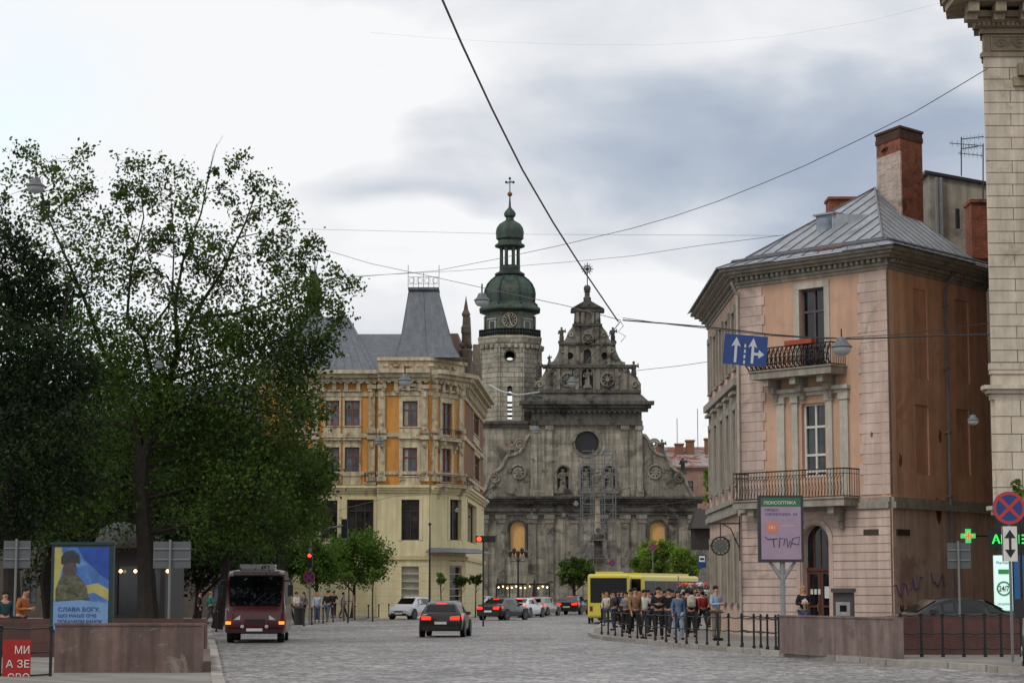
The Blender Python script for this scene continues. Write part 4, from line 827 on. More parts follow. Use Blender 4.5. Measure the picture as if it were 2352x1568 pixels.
for h in hs: MB().wb(PR,h[0][0]-.02,h[1][0]+.02,h[0][1]-.02,h[2][1]+.02,-.2,-.068).build('blind_window',mat('blind_panel',(196,148,120),.95,.18,1,streak=.2),PK)
MB().poly(PR,rc(0,PR.L,0,zband),-.4,.04).build('side_ground_wall',mat('faded_pink_plaster',(206,176,158),.95,.16,.9,streak=.35,stain=(160,134,118),stain_amt=.35),PK)
m=MB(); a=PR.hit(2170,900)[0]; m.tube([PR.pt(a,ZE-.6,.5),PR.pt(a,ZE-1.0,.14),PR.pt(a,.3,.14)],.065,6)
for z in (3,5.5,8,10.5,13): m.wb(PR,a-.1,a+.1,z,z+.07,0,.2)
m.build('downpipe',mat('grey_pipe',(112,112,112),.6),PK)
MB().tube([PF.pt(.05,ZE-.6,.5),PF.pt(.05,ZE-1.05,.16),PF.pt(.05,.3,.16)],.06,6).build('corner_downpipe',mat('pale_pipe',(170,162,150),.6),PK)
r=PR.rect(2056,1215,2085,1228); MB().wb(PR,*r,.04,.1).build('name_plaque',plain('plaque_dark',(60,50,44)),PK)
random.seed(3)
for (gx,gy,s_) in ((2068,1355,16),(2100,1340,14),(2150,1330,16),(2075,1400,10),(2110,1404,12)):
    m=MB(); pts=[]
    for k in range(9): pts.append(PR.pt(*PR.hit(gx+(k-4)*s_*.28+random.uniform(-3,3),gy+random.choice((-1,1))*random.uniform(4,s_*1.2)),.06))
    m.tube(pts,.022,4); m.build('graffiti',plain('spray_purple' if s_>13 else 'spray_dark',(90,70,120) if s_>13 else (50,48,52)),PK)
for x,y,r_ in ((2068,1055,7),(2154,1168,12),(2159,1000,7),(2154,1180,10),(2004,997,3)):
    w=PR if x>2045 else PF; c=w.hit(x,y); MB().poly(w,[(c[0]+r_*.017*(1+.4*math.sin(k*2.7))*math.cos(2*PI*k/9),c[1]+r_*.034*(1+.3*math.cos(k*1.9))*math.sin(2*PI*k/9)) for k in range(9)],-.02,.012 if w is PR and y<1160 else .062).build('plaster_loss',M_brick,PK)
zl=[(10.9,13.2),(6.2,9.2),(1.4,4.0)]; hs=[];rs=[]
for (za_,zb_) in zl:
    for k in range(5):
        c=1.4+k*2.7
        rs.append((c-.5,c+.5,za_,zb_)); hs.append(rc(*rs[-1]))
MB().poly(PL,rc(0,PL.L,0,ZW),-.4,0,hs,.28).build('left_wall',mat('left_peach_plaster',(190,162,144),.9,.1,1.2,streak=.2),PK)
for r in rs: window(PL,PK,r,M_wfd,.15,.08,2,(.66,),surround=M_gr,sw=.25,hood=.35 if r[2]>5 and r[2]<7 else 0,sill=M_gr,sproud=.1)
MB().wb(PL,0,PL.L,10.1,10.4,-.1,.25).build('left_string_course',M_gr,PK); MB().wb(PL,0,PL.L,5.4,5.6,-.1,.2).build('left_string_course',M_gr,PK)
for k in range(4): MB().wb(PL,2.5+k*2.7,3.0+k*2.7,5.6,10.1,-.1,.1).build('left_pilaster',M_gr,PK)
# ---------------------------------------------------------------- GREY ANNEX behind pink
AX=thing('rear_wing','old grey rendered wing with flues rising behind the tin roof','building',(20,97,0))
a=W(2135,480,96); b=W(2285,480,96); zt_=W(2190,405,96).z
MB().hexa([(a.x,96,0),(b.x,96,0),(b.x,102,0),(a.x,102,0),(a.x,96,zt_+.1),(b.x,96,zt_-.5),(b.x,102,zt_-.5),(a.x,102,zt_+.1)]).build('rendered_wall',mat('grey_render',(144,137,124),.95,.2,.7,.3,6,streak=.4,stain=(106,95,82),stain_amt=.4),AX)
m=MB(); m.hexa([(a.x-.2,95.8,zt_+.11),(b.x,95.8,zt_-.49),(b.x,102,zt_-.49),(a.x-.2,102,zt_+.11),(a.x-.2,95.8,zt_+.25),(b.x,95.8,zt_-.35),(b.x,102,zt_-.35),(a.x-.2,102,zt_+.25)]); m.build('coping',M_iron,AX)
for x in (2152,2162):
    p=W(x,470,95.7); MB().tube([(p.x,95.7,p.z-2.5),(p.x,95.7,W(x,408,95.7).z)],.09,6).build('flue',mat('grey_pipe',(112,112,112)),AX)
p=W(2252,460,92.5); MB().box(W(2229,500,92.5).x,W(2290,500,92.5).x,92.3,93.6,p.z-2.6,p.z-.15).box(W(2226,500,92.5).x,W(2294,500,92.5).x,92.2,93.7,p.z-.148,p.z).build('brick_chimney',M_brick,AX)
m=MB(); p=W(2200,525,92); q=W(2196,480,92); m.tube([(p.x,92,p.z),(q.x+.05,92,q.z)],.1,6); m.build('vent_pipe',M_iron,AX)
def antenna(px,ytop,ybot,Y,label,d):
    T=thing('roof_antenna',label,'antenna',tuple(W(px,ybot,Y)))
    b=W(px,ybot,Y); t=W(px,ytop,Y); MB().tube([b,t],.03,5).build('mast',M_iron,T)
    m=MB(); 
    for k,(z,l) in enumerate(((.1,1.5),(.55,1.1))):
        c=t-Vector((0,0,z)); m.tube([c,c+Vector((d*l,0,.12))],.018,4)
        for j in range(6): e_=c+Vector((d*l*(j+.5)/6,0,.12*(j+.5)/6)); m.tube([e_-Vector((0,.45,.12)),e_+Vector((0,.45,.12))],.01,3); m.tube([e_-Vector((0,0,.14)),e_+Vector((0,0,.14))],.01,3)
    m.build('aerial_elements',M_iron,T)
antenna(2208,315,404,96.5,'thin television aerial on the grey wing, left one by the small chimney',.7)
antenna(2258,330,470,93,'television aerial on the brick chimney, nearest the right edge stone building',-1.)
# ---------------------------------------------------------------- RIGHT STONE BUILDING
RB=thing('stone_building','pale rusticated stone building with deep carved cornice at the right edge','building',(16,70,0))
RC=(15.87,70.); RW=Wall(RC,(31,70)); RL=Wall((20.9,91),RC)
M_rb=mat('pale_rusticated_stone',(192,180,162),.85,.14,1.5,.3,12,streak=.3,stain=(156,143,124),stain_amt=.2)
M_rbd=mat('stone_joint',(128,114,96),.9,.15,2); M_rbc=mat('carved_cornice_stone',(146,132,112),.9,.2,2.5,.5,10,streak=.3)
zr=lambda y:RW.hit(2310,y)[1]
zT=zr(60); MB().flat([RC,(31,70),(31,91),(20.9,91)],0,zT+1).build('building_body',M_rbd,RB)
def blocks(w,z0,z1,h,mt,name,parent,pr=.07,seed=1,wid=.95,maxs=None):
    rnd=random.Random(seed); m=MB(); n=round((z1-z0)/h); h=(z1-z0)/n; Lm=maxs or w.L
    for r in range(n):
        s=0; first=True
        while s<Lm-.05:
            l=(wid if r%2 else wid*.62) if first else wid*rnd.choice((1,1.15,.9)); first=False; e=min(s+l,Lm)
            j=.012; m.wb(w,s+(0 if s==0 else j),e-j,z0+h*r+j,z0+h*(r+1)-j,-.02,pr)
            s=e
    return m.build(name,mt,parent)
blocks(RW,zr(832),zr(130),.4,M_rb,'upper_ashlar',RB,.06,1,1.3,maxs=6)
blocks(RW,zr(1160),zr(916),.62,M_rb,'middle_ashlar',RB,.11,2,.85,maxs=6)
for (y0,y1,nm,hh,pr) in ((832,130,'flank_upper_ashlar',.4,.06),(1160,916,'flank_ashlar',.62,.11)):
    m=MB(); n=round((zr(y1)-zr(y0))/hh); h=(zr(y1)-zr(y0))/n
    for r in range(n): m.wb(RL,RL.L-1.6,RL.L+.05,zr(y0)+h*r+.012,zr(y0)+h*(r+1)-.012,-.02,pr)
    m.build(nm,M_rb,RB)
def both(nm,mt,*lay):
    m=MB()
    for z0,z1,p in lay: m.wb(RW,-p,14,z0,z1,-.2,p); m.wb(RL,RL.L-.9,RL.L+.0,z0,z1,-.2,p-.003)
    m.build(nm,mt,RB)
both('string_course',M_rb,(zr(918),zr(905),.12),(zr(904),zr(896),.25),(zr(895),zr(886),.38),(zr(885),zr(860),.05),(zr(859),zr(850),.1),(zr(849),zr(834),.12))
both('shop_cornice',M_rb,(zr(1182),zr(1172),.15),(zr(1171),zr(1162),.3))
both('crowning_cornice',M_rbc,(zr(132),zr(122),.12),(zr(121),zr(80),.03),(zr(79),zr(68),.15),(zr(67),zr(48),.35),(zr(47),zr(34),.55),(zr(24),zr(8),1.25),(zr(7),zr(-6),1.35),(zr(-7),zr(-16),1.45))
for k in range(9):
    m=MB(); s=-.75+k*.9; m.wb(RW,s,s+.36,zr(46),zr(25),.56,1.15); m.wb(RW,s,s+.36,zr(60),zr(47),.36,.85); m.build('modillion',M_rbc,RB)
m=MB()
for k in range(40): m.wb(RW,k*.16-.3,k*.16-.2,zr(66),zr(58),.34,.44)
m.build('dentil_band',M_rbc,RB)
m=MB()
m.wb(RW,.2,5,zr(118),zr(115),.02,.09); m.wb(RW,.2,5,zr(86),zr(83),.02,.09); m.wb(RW,.2,.26,zr(115),zr(86),.02,.09)
for k in range(7):
    c=.55+k*.62; z_=(zr(118)+zr(83))/2; pts=[RW.pt(c+.24*(1-j/16)*math.cos(j*.6+k),z_+.18*(1-j/16)*math.sin(j*.6+k),.07) for j in range(15)]; m.tube(pts,.035,4)
    m.tube([RW.pt(c+.2,z_-.12,.06),RW.pt(c+.31,z_+.05,.08),RW.pt(c+.45,z_+.12,.06)],.03,4)
m.build('carved_frieze',M_rbc,RB)
m=MB(); m.wb(RW,.9,6,zr(200),zr(180),.06,.2); m.wb(RW,1.05,6,zr(178),zr(150),.06,.35); m.build('window_hood',M_rbc,RB)
m=MB(); m.wb(RW,0,9,0,zr(1183),-.1,.03); m.wb(RL,RL.L-12,RL.L,0,zr(1183),-.1,.03); m.build('dark_shopfront',plain('shopfront_dark',(28,27,28),.35),RB)
a=RW.rect(2276,1227,2392,1248); MB().wb(RW,a[0]-.1,a[1]+.1,a[2]-.15,a[3]+.15,.03,.09).build('sign_board',plain('sign_black',(14,20,16)),RB)
text(RW,'АПТЕКА',a[0],a[1],a[2],a[3],.12,emit('green_neon',(40,220,80),1.3),'sign_lettering',RB,.02)
a=RW.rect(2282,1275,2322,1408); lb=MB().wb(RW,*a,.03,.22).build('lightbox',emit('lightbox_white',(205,235,228),.55),RB)
mg=plain('lightbox_green',(60,150,90)); h=a[3]-a[2]; l=a[1]-a[0]
text(RW,'24/7',a[0]+l*.2,a[1]-l*.2,a[2]+h*.38,a[2]+h*.48,.245,plain('lightbox_ink',(40,60,60)),'lightbox_lettering',lb,.02)
text(RW,'Pharmacy',a[0]+l*.1,a[1]-l*.1,a[2]+h*.84,a[2]+h*.9,.235,plain('lightbox_blue',(40,90,140)),'lightbox_lettering',lb,.01)
text(RW,'Цілодобово',a[0]+l*.12,a[1]-l*.12,a[2]+h*.14,a[2]+h*.19,.235,mg,'lightbox_lettering',lb,.01)
MB().disc(RW,(a[0]+a[1])/2,a[2]+h*.43,l*.42,.225,.24,20,l*.33).build('lightbox_ring',mg,lb); MB().wb(RW,a[0]+l*.2,a[1]-l*.2,a[2]+h*.68,a[2]+h*.76,.225,.24).build('lightbox_bar',mg,lb)
a=RW.rect(2328,1275,2400,1408); MB().wb(RW,*a,.03,.2).build('lightbox',emit('lightbox_blue',(120,170,210),.4),RB)
p=W(2224,1230,73.); PCx=thing('pharmacy_cross','lit green pharmacy cross with red centre hanging by the stone building','sign',(p.x,73,p.z))
wv=Wall((p.x-3,73),(p.x+3,73)); r_=16*73/F; m=MB()
m.wb(wv,3-r_*.34,3+r_*.34,p.z-r_,p.z+r_,-.1,.06); m.wb(wv,3-r_,3-r_*.341,p.z-r_*.34,p.z+r_*.34,-.1,.06); m.wb(wv,3+r_*.341,3+r_,p.z-r_*.34,p.z+r_*.34,-.1,.06); m.build('cross_panel',emit('cross_green',(60,205,110),.7),PCx)
m=MB(); m.wb(wv,3-r_*.12,3+r_*.12,p.z-r_*.6,p.z+r_*.6,.06,.08); m.wb(wv,3-r_*.6,3-r_*.121,p.z-r_*.12,p.z+r_*.12,.06,.08); m.wb(wv,3+r_*.121,3+r_*.6,p.z-r_*.12,p.z+r_*.12,.06,.08); m.build('cross_centre',emit('cross_red',(235,90,50),1.2),PCx)
MB().tube([(p.x+r_,73,p.z),(p.x+1.2,73.3,p.z)],.03,5).build('bracket',M_iron,PCx)
# ---------------------------------------------------------------- TREES
rng=np.random.default_rng(5)
M_bark=mat('dark_bark',(44,38,33),.95,.3,4,.5,15)
LM={'dark':leafm('leaf_dark',(24,37,15),(58,80,31),.32),'mid':leafm('leaf_mid',(32,50,18),(84,108,41),.38),'light':leafm('leaf_light',(58,84,30),(132,158,62),.4),'deep':leafm('leaf_deep',(15,25,12),(40,57,27),.25),'lime':leafm('leaf_lime',(40,64,20),(92,122,42),.38)}
def leaf_obj(name,pts,size,m,parent):
    n=len(pts); a=rng.normal(size=(n,3)); a[:,2]-=.3; a/=np.linalg.norm(a,axis=1)[:,None]
    b=rng.normal(size=(n,3)); b-=a*(a*b).sum(1)[:,None]; b/=np.linalg.norm(b,axis=1)[:,None]
    Ls=(size*(.6+.8*rng.random((n,1)))); off=np.array(OFF[parent.name]); pts=pts-off
    v=np.stack([pts-a*Ls*.5,pts+b*Ls*.3,pts+a*Ls*.5,pts-b*Ls*.3],1).reshape(-1,3)
    me=bpy.data.meshes.new(name); me.vertices.add(4*n); me.vertices.foreach_set('co',v.ravel()); me.loops.add(4*n); me.loops.foreach_set('vertex_index',np.arange(4*n)); me.polygons.add(n); me.polygons.foreach_set('loop_start',np.arange(0,4*n,4)); me.update(calc_edges=True); me.validate()
    me.materials.append(m); o=bpy.data.objects.new(name,me); col.objects.link(o); o.parent=parent; OFF[o.name]=OFF[parent.name]; return o
def tree(label,base,limbs,clumps,mt,leaf,group=None,name='tree',cat='tree',sg=.24):
    """limbs: list of ([points],[radii]); clumps: (centre, radius, n, zsquash)"""
    T=thing(name,label,cat,tuple(base),group); tb=MB(); nodes_=[]
    for pts,rs in limbs:
        tb.tube(pts,rs,7)
        for i in range(len(pts)-1):
            for t in (0,.25,.5,.75): nodes_.append((Vector(pts[i]).lerp(Vector(pts[i+1]),t),rs[i]*(1-t)+rs[i+1]*t))
        nodes_.append((Vector(pts[-1]),rs[-1]))
    P=[]
    for c,r,n,sq in clumps:
        c=Vector(c); best=min(nodes_,key=lambda q:(q[0]-c).length+max(0,(q[0].z-c.z))*1.2); b=best[0]; d=(c-b).length
        r0=min(best[1]*.6,.012+.010*d)
        md=b.lerp(c,.5)+Vector((random.uniform(-.1,.1)*d,random.uniform(-.1,.1)*d,.1*d)); tb.tube([b,md,c],[r0,r0*.7,r0*.4],4)
        k=max(5,int(n/24)); sub=[]
        for _ in range(k):
            v=rng.normal(size=3); v/=np.linalg.norm(v); v*=r*(rng.random()**.4)*1.1; v[2]*=sq; s=np.array(c)+v; sub.append(s)
            if r<2.2 and rng.random()<.6: tb.tube([c,c.lerp(Vector(s),.6)+Vector((0,0,.05*r)),Vector(s)],[r0*.35,.009,.005],3)
        sub=np.array(sub); idx=rng.integers(0,k,n); P.append(sub[idx]+rng.normal(size=(n,3))*min(r*sg,.36))
    tb.build('trunk',M_bark,T,recalc=False); leaf_obj('crown',np.concatenate(P),leaf,mt,T); return T
def limbp(pl,Y0,r0,r1,wob=.6,seed=0):
    rnd=random.Random(seed); n=len(pl); pts=[]; y=Y0
    for i,(a,b) in enumerate(pl):
        pts.append(W(a,b,y)); y+=rnd.uniform(-wob,wob)+ (wob*.4 if seed%2 else -wob*.4)
    return pts,[r0+(r1-r0)*(i/(n-1))**.7 for i in range(n)]
YTR=76.
limbs=[limbp([(345,1470),(338,1350),(332,1230),(322,1120),(326,1060)],YTR,.36,.26,0,1),
 limbp([(326,1060),(310,960),(270,870),(235,800),(205,715),(160,610),(110,500),(80,380)],YTR,.18,.015,.5,2),
 limbp([(326,1060),(365,960),(390,870),(412,790),(440,730),(510,625),(560,520),(590,440)],YTR,.20,.015,.4,3),
 limbp([(365,960),(350,860),(330,780),(292,730),(300,620),(330,500),(318,390)],YTR,.12,.012,.4,4),
 limbp([(408,800),(402,700),(420,600),(462,490),(480,400),(498,330)],YTR,.09,.006,.3,5),
 limbp([(440,730),(540,720),(640,690),(720,650),(770,645)],YTR,.08,.012,.5,6),
 limbp([(390,870),(500,835),(620,790),(720,745)],YTR,.09,.012,.5,7),
 limbp([(270,870),(180,810),(90,760),(20,720)],YTR,.09,.02,.5,8),
 limbp([(330,780),(395,690),(400,560),(390,420)],YTR,.06,.012,.4,9),
 limbp([(480,400),(490,350),(512,312)],YTR,.012,.005,.1,10)]
cl=[]
def C(px,py,rp,n,sq=.8,Y=YTR,sp=1.6):
    cl.append((W(px,py,Y+random.uniform(-sp,sp)),rp/F*Y,n,sq))
random.seed(11)
airy=[(70,345,38,130),(45,420,35,120),(110,400,38,130),(170,372,32,110),(95,470,55,260),(30,520,60,320),(170,470,50,200),(210,420,28,90),(150,560,60,300),(240,520,50,220),(300,375,34,120),(330,430,45,190),(280,440,40,150),(390,400,42,160),(370,480,50,230),(300,540,50,230),(430,440,34,110),(420,540,45,180),(545,375,25,80),(585,425,38,150),(540,440,36,120),(620,480,42,190),(560,510,42,170),(640,540,38,150),(500,560,45,190),(590,590,45,210),(660,610,40,180),(700,580,38,150),(720,560,22,60),(460,620,50,220),(540,650,50,230),(640,670,52,260),(730,650,42,190),(775,640,32,120),(800,660,22,70),(700,720,52,280),(770,720,34,130),(600,740,55,300),(520,740,52,260),(250,620,60,280),(330,640,50,220),(390,680,45,180),(180,660,65,330),(440,700,40,150),(350,560,36,120)]
for a,b,r,n in airy: C(a+random.uniform(-8,8),b+random.uniform(-8,8),r*1.12,int(n*(1.45 if b<560 else 1.9)))
for k in range(70):
    y_=random.uniform(380,770); xm_=600+max(0,(y_-430))*.75
    C(random.uniform(10,min(790,xm_)),y_,random.uniform(14,30),55)
random.seed(12)
dense=[(60,650,80,700),(120,740,85,800),(20,760,80,700),(220,760,70,550),(330,770,60,420),(420,800,55,380),(520,830,75,650),(620,820,80,750),(700,820,60,480),(740,790,40,220),(100,860,95,1000),(220,880,95,950),(330,900,80,700),(440,900,90,900),(560,920,90,950),(660,910,80,800),(700,960,55,420),(60,980,100,1100),(180,1000,100,1100),(420,1010,100,1100),(540,1030,100,1100),(640,1030,75,700),(680,1080,60,450),(60,1110,95,1000),(200,1120,95,1000),(330,1050,70,600),(440,1130,90,950),(570,1130,95,1000),(680,1130,75,600),(735,1120,34,180),(120,1190,80,650),(250,1180,70,450),(500,1200,80,650),(620,1210,80,650),(700,1195,60,380),(480,760,60,400),(360,840,60,400),(280,820,60,400),(400,940,80,700),(300,990,80,600),(560,780,60,450),(660,760,60,450)]
for a,b,r,n in dense: C(a,b,r,int(n*2.0),.8,YTR+1,2.4)
tree('large leafy tree with forked dark trunk filling the left of the square',tuple(limbs[0][0][0][:2])+(0,),limbs,cl,LM['mid'],.15,'trees on the left of the square',sg=.3)
cl=[]; random.seed(13)
YL=66.
ll=[limbp([(30,1460),(25,1250),(30,1050),(60,900),(90,830)],YL,.3,.12,.1,1),limbp([(30,1050),(-10,850),(-40,650)],YL,.16,.05,.3,2),limbp([(60,900),(140,760),(160,660)],YL,.1,.03,.3,3)]
for a,b,r,n in [(-40,520,70,500),(30,560,55,300),(-20,640,90,800),(60,700,70,500),(-30,780,90,900),(60,830,80,700),(140,800,50,280),(0,920,95,1000),(110,930,70,550),(20,1050,95,1000),(130,1060,70,500),(0,1180,90,800),(100,1180,70,420),(80,620,50,300),(120,700,50,300),(180,860,50,300),(160,980,60,400),(180,1110,60,400)]: C(a,b,r,int(n*1.9),.8,YL,1.5)
tree('dark dense tree cut by the left edge of the picture',tuple(W(30,1460,YL)[:2])+(0,),ll,cl,LM['deep'],.15,'trees on the left of the square')
def auto(label,px,Y,ytop,ybot,wpx,n,mt,leaf,trunk=.2,group=None,sq=.85,seed=0,k=16):
    rnd=random.Random(seed); b=W(px,1300,Y); base=Vector((b.x,Y,.1)); zt=W(px,ytop,Y).z; zb_=W(px,ybot,Y).z; rx=wpx/2/F*Y; zc=(zt+zb_)/2; rz=(zt-zb_)/2
    L0=[base,base+Vector((rnd.uniform(-.1,.1)*rx,0,zb_*.6)),Vector((base.x+rnd.uniform(-.1,.1)*rx,Y,zb_+rz*.5)),Vector((base.x,Y,zc+rz*.4))]
    lm=[(L0,[trunk,trunk*.85,trunk*.6,trunk*.2])]
    for j in range(5):
        a=rnd.uniform(0,2*PI); s=L0[1].lerp(L0[2],.3+.14*j); lm.append(([s,s+Vector((math.cos(a)*rx*.35,math.sin(a)*rx*.35,rz*.4)),s+Vector((math.cos(a)*rx*.65,math.sin(a)*rx*.65,rz*.7))],[trunk*.4,trunk*.25,trunk*.1]))
    cs=[]; k=int(k*1.4)
    for j in range(k):
        while True:
            v=Vector((rnd.uniform(-1,1),rnd.uniform(-1,1),rnd.uniform(-1,1)))
            if .2<v.length<1: break
        cr=min(rx,rz)*rnd.uniform(.28,.46); cs.append((Vector((base.x+v.x*(rx-cr*.7),Y+v.y*(rx-cr*.7),zc+v.z*(rz-cr*.7))),cr,int(n*1.5/k),.85))
    return tree(label,tuple(base),lm,cs,mt,leaf*.85,group)
TG='trees on the left of the square'
auto('tall dark tree behind the kiosk on the left',120,100,760,1260,420,11000,LM['dark'],.3,.3,TG,seed=1,k=24)
auto('dark tree behind the large tree, above the burgundy minibus',500,104,880,1290,400,11000,LM['dark'],.3,.3,TG,seed=2,k=24)
auto('dark tree behind the forked trunk of the large tree',310,98,900,1250,300,8000,LM['dark'],.3,.3,TG,seed=9,k=20)
auto('dark tree at the end of the left row, nearest the cream building',650,112,960,1270,230,7000,LM['mid'],.28,.22,TG,seed=3,k=18)
auto('low dark tree at the left edge behind the poster',-20,96,900,1300,300,7000,LM['deep'],.3,.25,TG,seed=4,k=20)
auto('low dark tree behind the burgundy minibus',450,126,1130,1400,360,9000,LM['deep'],.3,.25,TG,seed=5,k=22)
auto('low dark shrubby tree behind the kiosk roof',220,118,1100,1400,360,8000,LM['deep'],.3,.25,TG,seed=8,k=20)
auto('broad bright lime tree by the traffic signal, in front of the cream building',808,146,1198,1356,190,9000,LM['lime'],.2,.14,None,seed=6,k=26)
auto('darker linden tree left of the traffic signal',730,140,1205,1352,140,6000,LM['lime'],.2,.12,None,seed=16,k=20)
auto('dark linden behind the litter bin, left of the pair by the signal',655,140,1225,1350,110,4000,LM['dark'],.2,.12,None,seed=17,k=16)
for i,(px,yt,yb,wp,Y,lb) in enumerate(((800,1303,1345,52,124,'leftmost small round street tree in a wooden tree guard'),(857,1298,1340,36,130,'small street tree left of the shop window'),(1012,1310,1345,30,150,'small clipped tree in front of the shop canopy, left of three'),(1058,1312,1350,38,150,'small clipped tree in front of the shop door, middle of three'),(1092,1314,1348,34,152,'small clipped tree right of the shop door'))):
    auto(lb,px,Y,yt,yb,wp,900,LM['light'] if i<3 else LM['mid'],.13,.05,'small street trees by the cream building',seed=20+i,k=8)
auto('round dark green tree in front of the church portal',1318,205,1276,1350,108,3500,LM['mid'],.3,.15,None,seed=30,k=16)
auto('yellow green tree in front of the church right wing',1515,200,1232,1330,110,4500,LM['light'],.3,.15,None,seed=31,k=16)
auto('yellow green tree left of the bus stop sign',1575,196,1250,1330,90,3500,LM['light'],.3,.15,None,seed=32,k=14)
auto('bright low tree behind the yellow buses',1475,204,1272,1330,60,1800,LM['light'],.3,.12,None,seed=33,k=10)
auto('tree glimpsed between the distant house and the pink house',1640,190,1065,1180,60,1500,LM['light'],.3,.2,None,seed=34,k=10)
auto('small tree leaves at the right edge by the shop',2345,64,1085,1170,50,500,LM['light'],.14,.05,None,seed=35,k=6)
# ---------------------------------------------------------------- STREET FURNITURE
M_gran=mat('granite_cladding',(104,84,77),.45,.2,3,.1,40,streak=.45,stain=(128,116,108),stain_amt=.25)
M_brown=mat('brown_granite',(84,54,48),.5,.2,3,.1,40,brick=(.9,.5,.012),mortar=.6)
def pxat(px,Y): return W(px,1450,Y).x
MB().box(pxat(126,45),pxat(463,45),45,45.35,0,1.1).box(pxat(124,45),pxat(466,45),44.97,45.38,1.102,1.15).build('parapet_wall',M_gran,label='low granite parapet wall at the lower left, nearest the camera',cat='wall')
MB().box(pxat(-200,56),pxat(472,56),56,56.35,0,1.12).build('parapet_wall',M_brown,label='brown granite parapet wall behind the soldier poster',cat='wall')
aw=Wall((pxat(464,45),45.36),(pxat(470,56),55.98)); MB().wb(aw,0,aw.L,0,.35,-.15,.15).build('stair_kerb_wall',M_gran,label='low stone stair kerb joining the two left parapet walls',cat='wall')
def fence_run(name,label,pts,z0,h,rails,group=None):
    T=thing(name,label,'fence',(pts[0][0],pts[0][1],z0),group)
    for x,y in pts:
        MB().lathe([(.05,0),(.05,.1),(.032,.12),(.032,h-.1),(.05,h-.09),(.05,h-.05),(.03,h-.04),(.045,h),(.01,h+.03)],(x,y,z0),7).build('post',M_iron,T)
    for i in range(len(pts)-1):
        for r in rails:
            a=Vector((*pts[i],z0+h*r)); b=Vector((*pts[i+1],z0+h*r)); MB().tube([a,a.lerp(b,.5)-Vector((0,0,.03)),b],.02,5).build('rail',M_iron,T)
    return T
fence_run('iron_fence','black iron fence with red banner at the lower left corner',[(pxat(-110,43),43),(pxat(2,43),43),(pxat(118,43),43)],0,1.12,(.97,.55,.15))
bn=Wall((pxat(8,42.9),42.9),(pxat(72,42.9),42.9)); z0=W(40,1600,42.9).z; z1_=W(40,1468,42.9).z
BN=thing('banner','red cloth banner with white words tied to the lower left fence','banner',(bn.A.x,42.9,z0))
MB().wb(bn,0,bn.L,max(z0,.05),z1_,-.01,.01).build('cloth',mat('red_cloth',(150,34,32),.8,.12,5),BN)
for t,(a,b,c,d) in (('МИ',(35,1482,68,1500)),('А ЗЕ',(14,1514,68,1532)),('СВО',(18,1545,68,1563))):
    r=bn.rect(a,b,c,d); text(bn,t,*r,.02,M_white,'banner_lettering',BN,.0)
fp=[]
for px,py in ((1382,1456),(1397,1456),(1413,1459),(1429,1461),(1447,1464),(1464,1466),(1483,1468),(1505,1471),(1530,1474),(1553,1476),(1577,1478),(1600,1479),(1624,1481),(1649,1483),(1674,1485),(1704,1487),(1732,1489),(1763,1491),(1789,1492)):
    p=G(px,py,.13); fp.append((p.x,p.y))
fence_run('iron_fence','black iron post and rail fence curving in front of the crowd',fp,.13,1.02,(.9,.5))
fp=[(W(px,1450,56.2).x,56.2) for px in (2068,2116,2165,2213,2262,2299,2345)]
fence_run('iron_fence','black iron fence standing before the brown granite wall at lower right',fp,.13,1.12,(.97,.55,.2))
p=G(1790,1492,.13); fence_run('iron_fence','short iron fence section running back beside the poster stand',[(p.x-.55,p.y+5),(p.x-.25,p.y+2.5),(p.x-.05,p.y+.4)],.13,1.0,(.95,.5))
A_=G(1791,1497,.13); B_=G(2052,1513,.13); rw=Wall(A_[:2],B_[:2])
MB().wb(rw,0,rw.L,.1,1.13,-.3,0).wb(rw,-.03,rw.L,1.132,1.17,-.33,.03).build('parapet_wall',mat('grey_granite',(124,106,100),.5,.18,3,.1,40,streak=.5,stain=(100,82,76),stain_amt=.35),label='low grey pink granite parapet wall left of the right hand fence',cat='wall')
MB().box(B_.x+.03,W(2420,1450,58.6).x,58.3,58.6,.1,1.15).build('parapet_wall',M_brown,label='brown granite parapet wall behind the right hand fence',cat='wall')
def citylight(name,label,px0,px1,y0,y1,Y):
    a=W(px0,(y0+y1)/2,Y); b=W(px1,(y0+y1)/2,Y); zt=W((px0+px1)/2,y0,Y).z; zb_=W((px0+px1)/2,y1,Y).z
    T=thing(name,label,'billboard',((a.x+b.x)/2,Y,0)); w=Wall((a.x,Y),(b.x,Y)); return T,w,zb_,zt
T,w,zb_,zt=citylight('poster_stand','blue and yellow street poster of a soldier standing behind the parapet wall',116,259,1250,1500,50)
zb_=W(188,1430,50).z-.25; Lw=w.L; H_=zt-zb_
MB().wb(w,0,Lw,zb_,zt,-.2,0).wb(w,-.03,Lw+.03,zt,zt+.06,-.22,.03).build('poster_case',mat('dark_green_case',(28,52,54),.5),T)
MB().wb(w,.25,.45,0.1,zb_,-.15,-.05).build('leg',M_iron,T); MB().wb(w,Lw-.45,Lw-.25,0.1,zb_,-.15,-.05).build('leg',M_iron,T)
P_=lambda x,y:(x*Lw,zb_+y*H_)
MB().poly(w,[P_(.05,.04),P_(.93,.04),P_(.93,.97),P_(.05,.97)],0,.006).build('poster_background',mat('poster_blue',(66,104,164),.4,.3,2,stain=(110,150,196),stain_amt=.4),T)
MB().poly(w,[P_(.05,.38),P_(.05,.97),P_(.16,.97),P_(.2,.8),P_(.14,.6),P_(.12,.42)],.006,.010).build('flag_yellow_area',mat('poster_yellow',(160,152,92),.5,.2,3),T)
MB().poly(w,[P_(.5,.44),P_(.7,.46),P_(.93,.37),P_(.93,.50),P_(.75,.57),P_(.55,.54)],.006,.010).build('flag_yellow_band',mat('poster_yellow',(160,152,92)),T)
